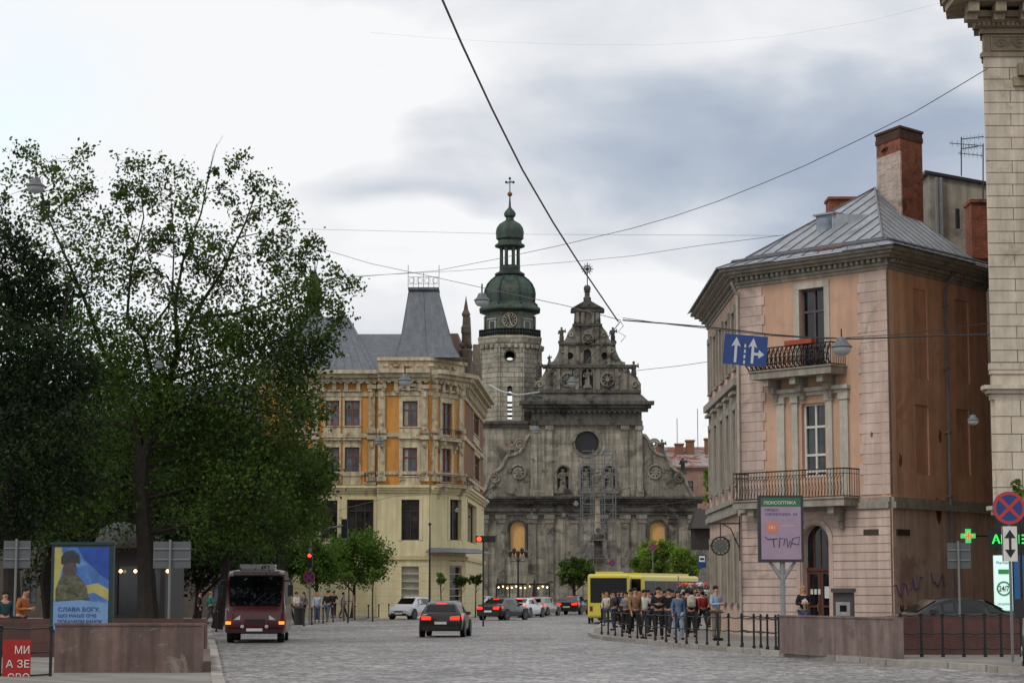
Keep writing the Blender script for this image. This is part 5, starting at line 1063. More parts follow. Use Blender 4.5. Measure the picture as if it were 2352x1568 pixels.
MB().poly(w,[P_(.42,.97),P_(.93,.97),P_(.93,.6),P_(.8,.66),P_(.66,.76),P_(.52,.84)],.006,.012).build('flag_blue_area',mat('poster_deep_blue',(34,70,146),.4,.25,3),T)
MB().poly(w,[P_(.05,.04),P_(.93,.04),P_(.93,.34),P_(.5,.38),P_(.05,.36)],.012,.016).build('caption_area',mat('poster_pale_blue',(106,140,180),.5,.1,3),T)
MB().poly(w,[P_(.08,.36),P_(.08,.5),P_(.13,.6),P_(.2,.66),P_(.42,.66),P_(.5,.6),P_(.58,.52),P_(.6,.42),P_(.64,.38),P_(.5,.385)],.014,.019).build('soldier_torso',mat('poster_camo',(84,84,66),.6,.5,9,stain=(50,52,44),stain_amt=.5),T)
MB().poly(w,[P_(.20,.66),P_(.19,.72),P_(.22,.8),P_(.38,.8),P_(.41,.72),P_(.38,.65)],.019,.022).build('soldier_face',mat('poster_face',(76,68,64),.6,.3,9),T)
MB().poly(w,[P_(.16,.78),P_(.16,.86),P_(.22,.92),P_(.34,.94),P_(.44,.89),P_(.46,.79),P_(.40,.8),P_(.28,.8)],.022,.025).build('soldier_helmet',mat('poster_helmet',(48,52,56),.5,.3,9),T)
for t,y0,y1,x1 in (('СЛАВА БОГУ,',.245,.30,.80),('ЩО НАШІ ОЧІ',.18,.225,.74),('ПОБАЧИЛИ РАНОК',.115,.16,.84)):
    a=P_(.13,y0); b=P_(x1,y1); text(w,t,a[0],b[0],a[1],b[1],.03,plain('poster_ink',(30,56,112)),'poster_lettering',T,.01)
T,w,zb_,zt=citylight('poster_stand','pole mounted optician poster with green header and white lettering on pink',1742,1846,1137,1290,62)
Lw=w.L; H_=zt-zb_
MB().wb(w,0,Lw,zb_,zt,-.25,0).build('poster_case',mat('dark_case',(52,50,54),.5),T)
m=MB(); m.tube([w.pt(Lw*.53,.13,-.12),w.pt(Lw*.53,zb_,-.12)],.075,8); m.tube([w.pt(Lw*.53,zb_-.5,-.12),w.pt(Lw*.25,zb_,-.12)],[.07,.04],6); m.tube([w.pt(Lw*.53,zb_-.5,-.12),w.pt(Lw*.81,zb_,-.12)],[.07,.04],6); m.build('pedestal',mat('grey_pedestal',(128,130,132),.5),T)
P_=lambda x,y:(x*Lw,zb_+y*H_)
MB().poly(w,[P_(.06,.04),P_(.94,.04),P_(.94,.83),P_(.06,.83)],0,.006).build('poster_background',mat('poster_mauve',(152,132,150),.4,.08,3),T)
MB().poly(w,[P_(.06,.832),P_(.94,.832),P_(.94,.965),P_(.06,.965)],0,.006).build('poster_header',mat('poster_green',(48,102,70),.4,.05),T)
text(w,'ЛЮКСОПТИКА',Lw*.12,Lw*.84,zb_+H_*.865,zb_+H_*.915,.012,M_white,'poster_lettering',T,.012)
ink=plain('poster_violet',(64,50,88))
text(w,'ПРОСП.',Lw*.15,Lw*.46,zb_+H_*.76,zb_+H_*.80,.012,ink,'poster_lettering',T,.01); text(w,'СВОБОДИ, 33',Lw*.15,Lw*.86,zb_+H_*.695,zb_+H_*.735,.012,ink,'poster_lettering',T,.01)
c_=P_(.3,.52); MB().poly(w,[(c_[0]+(.2 if k%2 else .155)*math.cos(PI*k/10),c_[1]+(.2 if k%2 else .155)*math.sin(PI*k/10)) for k in range(20)],0.004,.012).build('orange_burst',plain('burst_orange',(196,116,88)),T)
text(w,'1&1',c_[0]-.09,c_[0]+.09,c_[1]-.045,c_[1]+.045,.016,plain('pale_ink',(216,184,176)),'poster_lettering',T,.01)
text(w,'окуляри',Lw*.5,Lw*.8,zb_+H_*.52,zb_+H_*.555,.012,plain('pale_ink',(216,184,176)),'poster_lettering',T,.005)
for pl in ([(.15,.38),(.2,.34),(.42,.35)],[(.32,.35),(.34,.22)],[(.45,.22),(.47,.36),(.58,.35),(.55,.25)],[(.62,.36),(.64,.22),(.7,.32)],[(.7,.22),(.75,.35),(.9,.38),(.88,.26),(.74,.28)]): MB().tube([w.pt(*P_(a,b),.014) for a,b in pl],.012,4).build('pen_scrawl',ink,T)
M_sblue=plain('sign_blue',(20,54,114),.35); M_sred=plain('sign_red',(170,50,44),.35); M_alu=plain('sign_back_grey',(88,90,92),.6,.2); M_pole=plain('pole_grey',(120,122,122),.5,.4)
def nostop(px,py,rp,Y,label,post=True,plate=False,z0=.13,postdx=0):
    c=W(px,py,Y); r=rp/F*Y; T=thing('no_stopping_sign',label,'sign',(c.x,Y,z0 if post else c.z-r),'round no stopping signs'); w=Wall((c.x-2,Y),(c.x+2,Y))
    MB().disc(w,2,c.z,r,-.03,0,28).build('sign_disc',M_sblue,T)
    MB().disc(w,2,c.z,r*.98,-.01,.008,28,r*.8).build('red_ring',M_sred,T)
    m=MB()
    for a in (PI/4,-PI/4):
        ca,sa=math.cos(a),math.sin(a); hw=r*.1; l=r*.8
        dd=.006 if a>0 else .0075
        m.add([w.pt(2+x*ca-z*sa,c.z+x*sa+z*ca,dd) for x,z in ((-l,-hw),(l,-hw),(l,hw),(-l,hw))],[(0,1,2,3)])
    m.build('red_cross',M_sred,T,recalc=False)
    if plate:
        z1=c.z-r-.04; z0p=z1-r*2.1; l=r*.48
        MB().wb(w,2-l,2+l,z0p,z1,-.03,0).build('plate',M_white,T)
        zc=(z0p+z1)/2; h=r*.85; m=MB(); m.poly(w,[(2-.03,zc-h*.4),(2+.03,zc-h*.4),(2+.03,zc+h*.4),(2+.14,zc+h*.4),(2,zc+h),(2-.14,zc+h*.4),(2-.03,zc+h*.4)],0,.004); m.poly(w,[(2-.13,zc-h*.4),(2,zc-h),(2+.13,zc-h*.4)],0,.004); m.build('double_arrow',M_black,T)
        m=MB(); m.wb(w,2-l,2-l+.02,z0p,z1,.0,.003); m.wb(w,2+l-.02,2+l,z0p,z1,.0,.003); m.build('plate_border',M_black,T)
    if post: MB().tube([(c.x+postdx,Y+.06,z0),(c.x+postdx,Y+.06,c.z+r)],.035,6).build('post',M_pole,T)
    return T
nostop(2318,1166,38,52,'large round blue and red no stopping sign at the right edge above an arrow plate',True,True)
nostop(710,1324,14,114.5,'round no stopping sign on the traffic signal post by the tree',False)
nostop(1499,1256,9,175,'small round no stopping sign among the trees above the yellow bus')
nostop(1406,1292,8,185,'smallest round no stopping sign, left above the yellow bus')
def backsign(x0,y0,x1,y1,Y,pole_px,label,pole_to=0.13):
    a=W(x0,(y0+y1)/2,Y); b=W(x1,(y0+y1)/2,Y); w=Wall((a.x,Y),(b.x,Y)); z0=W(x0,y1,Y).z; z1=W(x0,y0,Y).z
    T=thing('road_sign',label,'sign',(W(pole_px,1300,Y).x,Y,pole_to)); MB().wb(w,0,w.L,z0,z1,-.04,0).build('sign_back',M_alu,T)
    for q in (.3,.7): MB().wb(w,.02,w.L-.02,z0+(z1-z0)*q,z0+(z1-z0)*q+.04,0,.03).build('bracket',M_pole,T)
    x=W(pole_px,1300,Y).x; MB().tube([(x,Y-.07,pole_to),(x,Y-.07,z1+.05)],.035,6).build('post',M_pole,T)
backsign(352,1243,438,1304,58,391,'grey back of a rectangular road sign left of the burgundy minibus')
backsign(8,1241,70,1304,60,38,'grey back of a road sign at the left edge')
backsign(2176,1246,2230,1305,64,2201,'grey back of a road sign by the pharmacy cross')
T=thing('bus_stop_sign','small blue and white bus stop sign above the flower stall','sign',(W(1612,1300,150).x,150,.13)); a=W(1603,1288,150); b=W(1622,1288,150); w=Wall((a.x,150),(b.x,150)); z0=W(1612,1303,150).z; z1_=W(1612,1273,150).z
MB().wb(w,0,w.L,z0,z1_,-.05,0).build('panel',M_sblue,T); MB().wb(w,w.L*.15,w.L*.85,z0+(z1_-z0)*.45,z0+(z1_-z0)*.9,0,.01).build('white_field',M_white,T)
MB().wb(w,w.L*.25,w.L*.75,z0+(z1_-z0)*.58,z0+(z1_-z0)*.75,.01,.016).build('bus_pictogram',M_black,T)
MB().tube([w.pt(w.L/2,.13,-.1),w.pt(w.L/2,z1_,-.1)],.04,6).build('post',M_pole,T)
YS=72; c=W(1712,804,YS); wS=50*YS/F; hS=35*YS/F
T=thing('direction_sign','blue hanging lane sign with two white arrows before the pink house','sign',(0,0,0)); w=Wall((-5,0),(5,0))
MB().poly(w,rc(5-wS,5+wS,-hS,hS),-.03,0).build('sign_panel',M_sblue,T)
def Aw(pts,nm='white_arrow'): MB().poly(w,[(5+a*wS,b*hS) for a,b in pts],0,.006).build(nm,mat('sign_white',(180,184,188),.5,.08),T)
Aw([(-.50,-.85),(-.38,-.85),(-.38,.3),(-.22,.2),(-.44,.85),(-.66,.2),(-.50,.3)])
Aw([(.28,-.85),(.40,-.85),(.40,-.3),(.62,-.3),(.62,-.5),(.88,-.21),(.62,.08),(.62,-.12),(.40,-.12),(.40,.3),(.54,.2),(.34,.85),(.12,.2),(.28,.3)])
for k in range(4): Aw([(-.06,-.9+k*.36),(.02,-.9+k*.36),(.02,-.68+k*.36),(-.06,-.68+k*.36)],'lane_dash')
T.location=c; T.rotation_euler=(0,R(5),R(-4))
M_tl=plain('signal_black',(24,25,26),.5); M_red=emit('signal_red',(255,60,30),4.); M_off=plain('signal_lens_off',(30,34,32),.3)
def head(T,c,vertical=True,lit=0,s=.32):
    w=Wall((c.x-2,c.y),(c.x+2,c.y)); o=MB()
    if vertical: o.wb(w,2-s*.55,2+s*.55,c.z-s*1.7,c.z+s*1.7,-.25,0)
    else: o.wb(w,2-s*1.7,2+s*1.7,c.z-s*.55,c.z+s*.55,-.25,0)
    h=o.build('signal_head',M_tl,T)
    for k in range(3):
        dx,dz=(0,s*1.08*(1-k)) if vertical else (-s*1.08*(1-k),0)
        m=MB(); m.disc(w,2+dx,c.z+dz,s*.42,0,.03,14); m.build('lens',M_red if k==lit else M_off,h)
        m=MB(); pts=[w.pt(2+dx+s*.46*math.cos(a*PI/6),c.z+dz+s*.46*math.sin(a*PI/6),.12) for a in range(7)]; m.tube(pts,.02,4); m.build('visor',M_tl,h)
T=thing('traffic_signal','traffic signal on a curved pole arm left of the lime tree, red lit','traffic light',(W(711,1430,115).x,115,.13))
p=W(711,1400,115); m=MB(); m.tube([(p.x,115,.13),(p.x,115,W(711,1240,115).z),W(718,1222,115),W(735,1214,115),W(788,1207,115)],.06,7); m.build('pole',M_pole,T)
head(T,W(791,1213,115),True,-1,.3); head(T,W(711,1286,114.8),True,0,.24)
T=thing('traffic_signal','horizontal traffic signal with red lamp lit in front of the church','traffic light',(W(1140,1400,118).x,118,0.))
p=W(1110,1300,118); m=MB(); m.tube([(p.x,118.1,0),(p.x,118.1,W(1110,1232,118).z)],.05,6); m.build('pole',M_black,T); head(T,W(1115,1237,118),False,0,.32)
T=thing('lamp_post','slim black post in front of the cream building shop','lamp post',(W(987,1390,150).x,150,.13)); p=W(987,1300,150)
MB().tube([(p.x,150,.13),(p.x,150,W(987,1205,150).z)],[.09,.05],7).build('pole',M_black,T); MB().ball((p.x,150,W(987,1203,150).z),.12,8,5).build('pole_cap',M_black,T)
T=thing('lamp_post','black candelabra lamp post with several lanterns in front of the church','lamp post',(W(1190,1390,190).x,190,.0)); p=W(1190,1300,190)
z1_=W(1190,1268,190).z; MB().lathe([(.25,0),(.2,.8),(.09,1),(.07,z1_)],(p.x,190),8).build('pole',M_black,T)
for k,dx in enumerate((-.7,-.35,.0,.35,.7)):
    q=Vector((p.x+dx,190,z1_-.1-(.25 if k%2==0 else 0))); MB().tube([(p.x,190,z1_-.8),(p.x+dx,190,q.z-.4),q],.03,4).build('arm',M_black,T); MB().lathe([(.06,-.1),(.16,.15),(.19,.4),(.05,.55)],q,6).build('lantern',glassm('lantern_glass',(60,60,58)),T)
T=thing('hanging_sign','round ornate wrought iron hanging sign beside the pink house corner','sign',tuple(W(1655,1253,84))); c=W(1655,1253,84); w=Wall((c.x-2,84),(c.x+2,84)); r=22*84/F
MB().disc(w,2,c.z,r,-.05,.05,24,r*.84).build('iron_ring',M_black,T); MB().disc(w,2,c.z,r*.7,-.03,.03,20).build('sign_disc',mat('sign_dial',(92,92,84),.5,.4,14),T)
m=MB(); 
for k in range(12): a=PI*k/6; m.tube([w.pt(2+r*.68*math.cos(a),c.z+r*.68*math.sin(a),0),w.pt(2+r*.86*math.cos(a),c.z+r*.86*math.sin(a),0)],.018,4)
m.tube([w.pt(2,c.z+r,0),w.pt(2,c.z+r+.5,0)],.02,4); m.tube([w.pt(1.5,c.z+r+.5,0),w.pt(2+.8,c.z+r+.5,0)],.03,5); m.tube([w.pt(2+.75,c.z+r+.8,0),w.pt(2+.75,c.z-r-.2,0)],.03,5)
m.tube([w.pt(2+.75,c.z-.1,0),w.pt(2+.4,c.z+r+.3,0),w.pt(2.1,c.z+r+.48,0)],.02,4); m.build('bracket',M_black,T)
c=W(1933,1380,81.5); T=thing('payment_terminal','grey street terminal with small screen right of the brown door','terminal',(c.x,79,.13)); w=Wall((c.x-.7,79),(c.x+.0,78.8))
zt=W(1933,1350,79).z; m=MB(); m.wb(w,0,w.L,.13,zt-.15,-.5,0); m.wb(w,-.05,w.L+.05,zt-.148,zt,-.55,.15); o=m.build('cabinet',mat('terminal_grey',(72,68,66),.5),T)
MB().wb(w,.1,w.L-.1,zt-1.0,zt-.5,0,.02).build('front_panel',mat('terminal_panel',(150,150,150),.4),T); MB().wb(w,.25,.5,zt-.85,zt-.62,.02,.03).build('screen',M_glassd,T)
T=thing('pavilion','dark round roofed kiosk with lit lamps under the left trees','kiosk',(W(290,1400,88).x,88,.13)); YP=88
a=W(205,1300,YP).x; b=W(380,1300,YP).x; zt=W(290,1250,YP).z; w=Wall((a,YP),(b,YP)); cx_=(W(270,1300,YP).x)
M_pav=mat('dark_pavilion',(36,32,32),.6,.2)
hs=[rc(w.hit(x0,1340)[0],w.hit(x1,1340)[0],.9,w.hit(300,1300)[1]) for x0,x1 in ((225,262),(270,315),(325,368))]
MB().poly(w,rc(0,w.L,.13,zt),-.2,0,hs,.2).build('front_wall',M_pav,T); MB().box(a,b,YP+.25,YP+5,.13,zt).build('kiosk_body',M_pav,T)
for h in hs: MB().wb(w,h[0][0],h[1][0],h[0][1],h[2][1],-.22,-.16).build('window',M_glassd,T)
m=MB(); r=60*YP/F; m.lathe([(r,0),(r*.95,.25),(r*.8,.6),(r*.5,.85),(.05,.97)],(cx_,YP+.6,zt),18); m.build('round_roof',mat('grey_awning',(60,60,64),.7),T,smooth=True)
MB().wb(w,-.3,w.L+.3,zt-.15,zt+.05,-.3,.5).build('fascia',mat('fascia_brown',(58,46,42)),T)
for x in (277,311,385,345): p=W(x,1311,YP-.3); MB().ball(p,.07,8,5).build('lamp',emit('warm_bulb',(255,205,140),6.),T)
# ---------------------------------------------------------------- pendant lamps & wires
LAMPS=[(82,428,44,48),(365,838,22,70),(930,874,34,64),(1107,690,38,56),(1315,878,28,76),(1933,797,50,62),(2235,965,28,66),(871,1013,24,90),(1232,988,22,100),(1127,1140,13,150),(1323,1156,13,150),(1050,1171,12,150),(1294,1182,11,170),(1480,1186,11,170),(1220,1180,9,180),(1115,1154,12,150)]
NM=['large pendant street lamp over the left tree, highest in the picture','pendant lamp hanging before the large tree trunk','pendant lamp hanging in front of the turret roof parapet','large white glass pendant lamp beside the green church dome','pendant lamp hanging in front of the church gable','white pendant lamp hanging before the upper pink house balcony','pendant lamp at the stone building edge','pendant lamp before the ochre pilaster of the yellow building','small lamp hanging left of the round church window','small lamp over the street beside the cream building corner','small lamp below the church niche statues','small lamp in front of the cream building upper shop window','small lamp hanging just right of the boarded left church window','small lamp hanging left of the boarded right church window','tiny distant lamp above the candelabra post','small lamp lower of the pair beside the cream building corner']
M_lg=mat('milk_glass',(160,164,164),.25,.1,2)
for (px,py,wp,Y),lb in zip(LAMPS,NM):
    c=W(px,py,Y); s=wp/F*Y/2; T=thing('pendant_lamp',lb,'street lamp',(c.x,Y,c.z-s*.9),'pendant street lamps')
    MB().lathe([(s*.15,s*.95),(s*.45,s*.85),(s*.62,s*.4),(s,s*.05),(s,-.0),(s*.9,-.02)],c,14).build('housing',plain('lamp_grey',(96,100,102),.5,.3),T,smooth=True)
    MB().lathe([(s*.9,0),(s*.85,-s*.35),(s*.6,-s*.65),(s*.1,-s*.78)],c,14).build('glass_bowl',M_lg,T,smooth=True)
    MB().tube([c+Vector((0,0,s*.85)),c+Vector((0,0,s*.9+.25))],.02,4).build('hanger',M_iron,T)
def wire(label,pts,r,group='overhead wires',m=M_black):
    P=[W(*p) for p in pts]
    return MB().tube(P,r,5).build('overhead_wire',m,label=label,cat='wire',group=group,recalc=False)
M_tw=plain('thin_wire_grey',(70,72,76),.5)
wire('thick dark cable descending steeply from the top edge of the sky',[(1003,-30,28),(1060,100,33),(1130,250,40),(1200,390,48),(1270,510,55),(1340,620,64),(1420,738,75)],[.017,.019,.02,.022,.024,.025,.026])
wire('long thin wire from the right stone building down across the sky',[(2268,158,69),(2190,205,70.5),(2100,258,72),(1980,318,75),(1850,380,78),(1750,422,81),(1650,462,84),(1550,496,88),(1450,525,92),(1280,565,100),(1140,595,110),(1000,622,120),(760,640,135)],.014)
wire('heavy twisted cable running right in front of the pink house',[(1430,735,75),(1520,742,75),(1640,752,74),(1772,768,73),(1850,774,73),(1960,778,72),(2120,772,71),(2275,768,70.2)],.026)
wire('second strand of cable beside the twisted one before the pink house',[(1430,730,75),(1540,745,75),(1640,756,74),(1772,771,73),(1900,778,72),(2060,768,71),(2275,742,70.2)],.013)
wire('wire dipping past the turret roof to the cable junction',[(700,560,120),(850,605,110),(1000,637,100),(1150,670,90),(1300,702,82),(1425,735,75)],.014)
wire('nearly level thin wire high behind the spire',[(650,525,160),(1200,538,160),(1790,541,120)],.011,m=M_tw)
wire('thin wire rising to the roof of the pink house',[(780,636,150),(1050,622,135),(1300,602,120),(1450,588,110),(1600,565,100),(1800,540,88)],.012)
wire('white sheathed cable looping down below the green dome',[(1125,884,100),(1150,898,98),(1190,907,95),(1240,900,92)],.035,m=M_lg)
wire('dark cable rising from the loop to the junction before the gable',[(1240,900,92),(1290,880,88),(1340,840,84),(1385,790,79),(1425,738,75)],.018)
wire('faint wire near the top of the sky',[(850,75,90),(1000,88,92),(1150,97,95),(1320,103,98),(1500,104,100),(1650,96,95),(1800,82,90),(2000,48,82),(2170,5,75)],.0025,m=M_tw)
wire('thin wire between the gable statue and the pink house',[(1450,852,110),(1560,840,105),(1650,827,98)],.014)
wire('low wire across the church front from the cream building',[(1105,1158,160),(1300,1145,160),(1450,1120,150),(1640,1070,100)],.016)
wire('lower wire across the church front entablature',[(1105,1170,160),(1300,1190,160),(1450,1170,160),(1640,1140,120)],.014)
wire('wire crossing in front of the ochre upper floor',[(360,820,80),(560,850,100),(800,862,130),(1090,860,160)],.014)
wire('hanging tangle of loose cable at the wire junction',[(1425,738,75),(1432,748,75),(1420,762,75),(1437,772,75),(1426,785,75)],.012)
wire('lamp supply wire over the cream building',[(780,1170,130),(900,1140,140),(1090,1128,160)],.014)
# ---------------------------------------------------------------- VEHICLES
M_tyre=plain('tyre_rubber',(20,20,21),.8); M_rim=plain('alloy_rim',(150,152,154),.35,.7); M_plast=plain('black_plastic',(24,24,26),.6); M_cg=glassm('car_glass',(14,16,19),.05,.45)
M_tail=emit('tail_light',(255,40,24),2.2); M_taild=plain('tail_lens',(120,20,20),.2); M_head=plain('head_lens',(190,194,198),.12); M_plate=plain('number_plate',(210,210,205),.4); M_ind=emit('indicator_amber',(255,130,40),2.)
def ring(st):
    y,zl,zb,zr,wl,wb,wr=st; zm=zl+(zb-zl)*.5
    h=[(wl*.92,zl),(wl*.99,zl+.1),(max(wl,wb)*1.01,zm),(wb,zb),(wr,zr-.05 if zr-zb>.15 else zb+(zr-zb)*.6),(wr*.78,zr)]
    return [Vector((a,y,b)) for a,b in h]+[Vector((-a,y,b)) for a,b in reversed(h)]
SED=[(-2.3,.42,.86,.88,.78,.74,.66),(-2.15,.28,.98,1.02,.87,.82,.7),(-1.65,.24,.97,1.06,.9,.86,.68),(-1.0,.24,.95,1.37,.9,.86,.6),(-.1,.24,.93,1.44,.9,.86,.62),(.45,.24,.92,1.38,.9,.86,.6),(1.2,.24,.90,.96,.9,.85,.68),(2.0,.26,.78,.82,.87,.8,.66),(2.3,.34,.6,.62,.76,.7,.6)]
HAT=[(-2.05,.4,.88,.9,.76,.74,.66),(-1.98,.28,.98,1.1,.84,.81,.66),(-1.72,.24,1.0,1.42,.86,.83,.60),(-1.2,.24,.98,1.53,.87,.84,.62),(-.1,.24,.95,1.55,.87,.84,.63),(.5,.24,.93,1.48,.87,.84,.60),(1.15,.24,.92,1.0,.87,.83,.66),(1.8,.26,.8,.85,.84,.78,.64),(2.05,.34,.6,.63,.74,.7,.6)]
SUV=[(-2.3,.42,.90,.93,.84,.80,.70),(-2.22,.3,1.0,1.08,.92,.87,.70),(-1.9,.26,1.02,1.42,.94,.89,.62),(-1.4,.26,1.0,1.54,.95,.9,.65),(-.1,.26,.98,1.58,.95,.9,.67),(.5,.26,.97,1.52,.95,.9,.64),(1.25,.26,.97,1.05,.95,.89,.74),(2.0,.28,.86,.91,.92,.85,.72),(2.3,.36,.66,.7,.82,.78,.66)]
def bil(a,b,c,d,u,v): return (a*(1-u)+b*u)*(1-v)+(d*(1-u)+c*u)*v
def sub(mb,a,b,c,d,u0,u1,v0,v1,off,cen):
    p=[bil(a,b,c,d,u,v) for u,v in ((u0,v0),(u1,v0),(u1,v1),(u0,v1))]; n=(p[1]-p[0]).cross(p[3]-p[0]); 
    if n.length<1e-9: return
    n.normalize(); 
    if n.dot(sum(p,Vector())/4-cen)<0: n=-n
    mb.add([q+n*off for q in p],[(0,1,2,3)])
def side(rs,i,s): return (rs[i][3],rs[i+1][3],rs[i+1][4],rs[i][4]) if s==0 else (rs[i][8],rs[i+1][8],rs[i+1][7],rs[i][7])
def wheels(T,xs,ys,r,wd=.2,rimr=.62):
    for y in ys:
        for s in (-1,1):
            x=s*xs; m=MB(); n=18; pr=[(r*.6,-wd/2),(r*.95,-wd/2),(r,-wd*.35),(r,wd*.35),(r*.95,wd/2),(r*.6,wd/2)]; vs=[]
            for rr,dx in pr: vs+=[(x-s*wd/2+dx,y+rr*math.cos(2*PI*k/n),r+rr*math.sin(2*PI*k/n)) for k in range(n)]
            m.add(vs,[(i*n+k,i*n+(k+1)%n,(i+1)*n+(k+1)%n,(i+1)*n+k) for i in range(5) for k in range(n)]); 
            o=m.build('wheel',M_tyre,T,smooth=True); m=MB(); xo=x-s*.01
            m.add([(xo,y+r*rimr*math.cos(2*PI*k/n),r+r*rimr*math.sin(2*PI*k/n)) for k in range(n)]+[(xo-s*.03,y,r)],[(k,(k+1)%n,n) for k in range(n)])
            for k in range(5): a=2*PI*k/5; m.tube([(xo,y,r),(xo,y+r*rimr*math.cos(a),r+r*rimr*math.sin(a))],.03,4)
            m.build('rim',M_rim,o)
def car(label,cat,prof,paint,pos,rz,sc_=1.,lit=False,name='car',group='cars on the cobbled street',rimr=.62,trim=None):
    T=thing(name,label,cat,(0,0,0),group); rs=[ring(s) for s in prof]; n=12; m=MB()
    vs=[p for r in rs for p in r]; fs=[(i*n+k,i*n+(k+1)%n,(i+1)*n+(k+1)%n,(i+1)*n+k) for i in range(len(rs)-1) for k in range(n)]+[tuple(range(n))[::-1],tuple((len(rs)-1)*n+k for k in range(n))]
    m.add(vs,fs); body=m.build('body',paint,T,smooth=True)
    cen=Vector((0,0,.9))
    for s in (0,1):
        m=MB()
        for i,(u0,u1) in ((2,(.25,.92)),(3,(.04,.96)),(4,(.04,.93))): sub(m,*side(rs,i,s),u0,u1,.1,.86,.008,cen)
        sub(m,*side(rs,5,s),.05,.55,.12,.8,.008,cen)
        m.build('side_window',M_cg,T,recalc=False)
    m=MB(); sub(m,rs[5][5],rs[5][6],rs[6][6],rs[6][5],-.08,1.08,.06,.9,.012,cen); m.build('windscreen',M_cg,T,recalc=False)
    m=MB(); k=2 if prof is SED else 1; sub(m,rs[k][5],rs[k][6],rs[k+1][6],rs[k+1][5],-.10,1.10,.08,.9,.012,cen); m.build('rear_window',M_cg,T,recalc=False)
    yR=prof[0][0]; yF=prof[-1][0]; zT=prof[0][2]; wB=prof[0][4]; wS_=prof[1][4]
    for s in (-1,1):
        MB().hexa([(s*wB*.5,yR-.025,zT-.15),(s*wB*.98,yR-.01,zT-.15),(s*(wS_+.02),yR+.4,zT-.12),(s*wB*.5,yR+.4,zT-.12),(s*wB*.5,yR-.025,zT-.02),(s*wB*.98,yR-.005,zT+.02),(s*(wS_+.015),yR+.4,zT+.05),(s*wB*.5,yR+.4,zT-.02)]).build('tail_light',M_tail if lit else M_taild,T)
        MB().hexa([(s*.38,yF+.02,.52),(s*.74,yF-.02,.54),(s*.9,yF-.42,.58),(s*.38,yF-.3,.52),(s*.38,yF-.01,.62),(s*.73,yF-.06,.67),(s*.89,yF-.46,.76),(s*.38,yF-.3,.64)]).build('headlight',M_head,T)
        MB().box(s*(wS_+.02)-.1,s*(wS_+.02)+.1,.62,.78,.95,1.08).build('mirror',paint,T)
    if lit: MB().box(-.2,.2,prof[2][0]-.02 if prof is not SED else prof[3][0]-.12,prof[2][0]+.06 if prof is not SED else prof[3][0],prof[2][3]-.0 if prof is not SED else prof[3][3]-.06,(prof[2][3]+.04) if prof is not SED else prof[3][3]-.01).build('brake_light',M_tail,T)
    m=MB(); m.box(-wB*.98,wB*.98,yR-.03,yR+.2,prof[0][1]-.12,prof[0][1]+.08); m.build('rear_bumper',trim or M_plast,T)
    MB().box(-wB*.8,wB*.8,yF-.2,yF+.03,prof[-1][1]-.06,prof[-1][1]+.08).build('front_bumper',M_plast,T); MB().box(-.34,.34,yF-.1,yF+.02,.5,.58).build('front_grille',M_plast,T)
    MB().box(-.26,.26,yR-.02,yR-.004,zT-.34,zT-.23).build('number_plate',M_plate,T); MB().box(-.26,.26,yF+.03,yF+.045,.36,.46).build('number_plate',M_plate,T)
    for y in (-1.35,1.35):
        for s in (-1,1):
            w=Wall((s*(prof[4][4]+.012),y-1),(s*(prof[4][4]+.012),y+1)); MB().disc(w,1,.36,.40,-.03,.03,18).build('wheel_arch',M_plast,T)
    wheels(T,prof[4][4]+.03,(-1.35,1.35),.34,rimr=rimr)
    T.location=pos; T.rotation_euler=(0,0,rz); T.scale=(sc_,)*3
    return T
def paint(name,c,metal=.3): return mat('paint_'+name,c,.35,.04,3,metal=metal,coat=.5)
def place(px,py,off=2.2): 
    p=G(px,py); return (p.x,p.y+off,0)
car('dark brown suv with brake lights lit driving away, nearest car on the cobbles','car',SUV,paint('brown',(40,34,32),.2),place(1020,1463,2.3),R(-4),.95,True)
car('white hatchback with roof bars coming toward the camera, leftmost car','car',HAT,paint('white',(200,202,204),0),place(943,1422,2.),R(180-24),1.02)
car('red hatchback partly hidden behind the white hatchback','car',HAT,paint('red',(120,26,30),.2),place(1008,1401,2.),R(60),1.0)
car('silver white sedan coming toward the camera right of the brown suv','car',SED,paint('silver_white',(190,194,198),.2),place(1110,1405,2.),R(180-28),1.1)
car('grey sedan behind the black sedan','car',SED,paint('grey',(120,124,128),.5),place(1163,1401,2.),R(150),1.15)
car('black sedan with brake lights lit, second car on the road','car',SED,paint('black',(24,25,28),.1),place(1157,1424,2.2),R(-26),1.06,True)
car('white sedan with red tail lights half hidden by the black sedan','car',SED,paint('white',(200,202,204),0),place(1206,1418,2.2),R(-20),1.04,True)
car('beige grey suv with tail lights lit behind the black sedan','car',SUV,paint('beige',(150,146,134),.4),place(1246,1414,2.2),R(-20),1.0,True)
car('dark grey sedan crossing behind the beige suv','car',SED,paint('dark_grey',(52,54,58),.5),place(1236,1399,2.2),R(80),1.2)
car('black sedan with tail lights lit nearest the yellow buses','car',SED,paint('black',(24,25,28),.1),place(1318,1411,2.2),R(-14),1.18,True)
car('silver car far back left of the yellow bus','car',HAT,paint('silver',(160,164,168),.6),place(1338,1399,2.2),R(10),1.1)
car('dark car far back beneath the church portal','car',HAT,paint('dark_blue',(36,40,52),.4),place(1290,1398,2.2),R(185),1.15)
car('grey hatchback queued far back left of the grey sedan','car',HAT,paint('grey',(120,124,128),.5),place(1190,1396,2.2),R(190),1.15)
car('silver estate car far back behind the beige suv','car',HAT,paint('silver',(160,164,168),.6),place(1268,1396,2.2),R(100),1.15)
car('white hatchback far back between the dark cars','car',HAT,paint('white',(200,202,204),0),place(1140,1396,2.2),R(170),1.1)
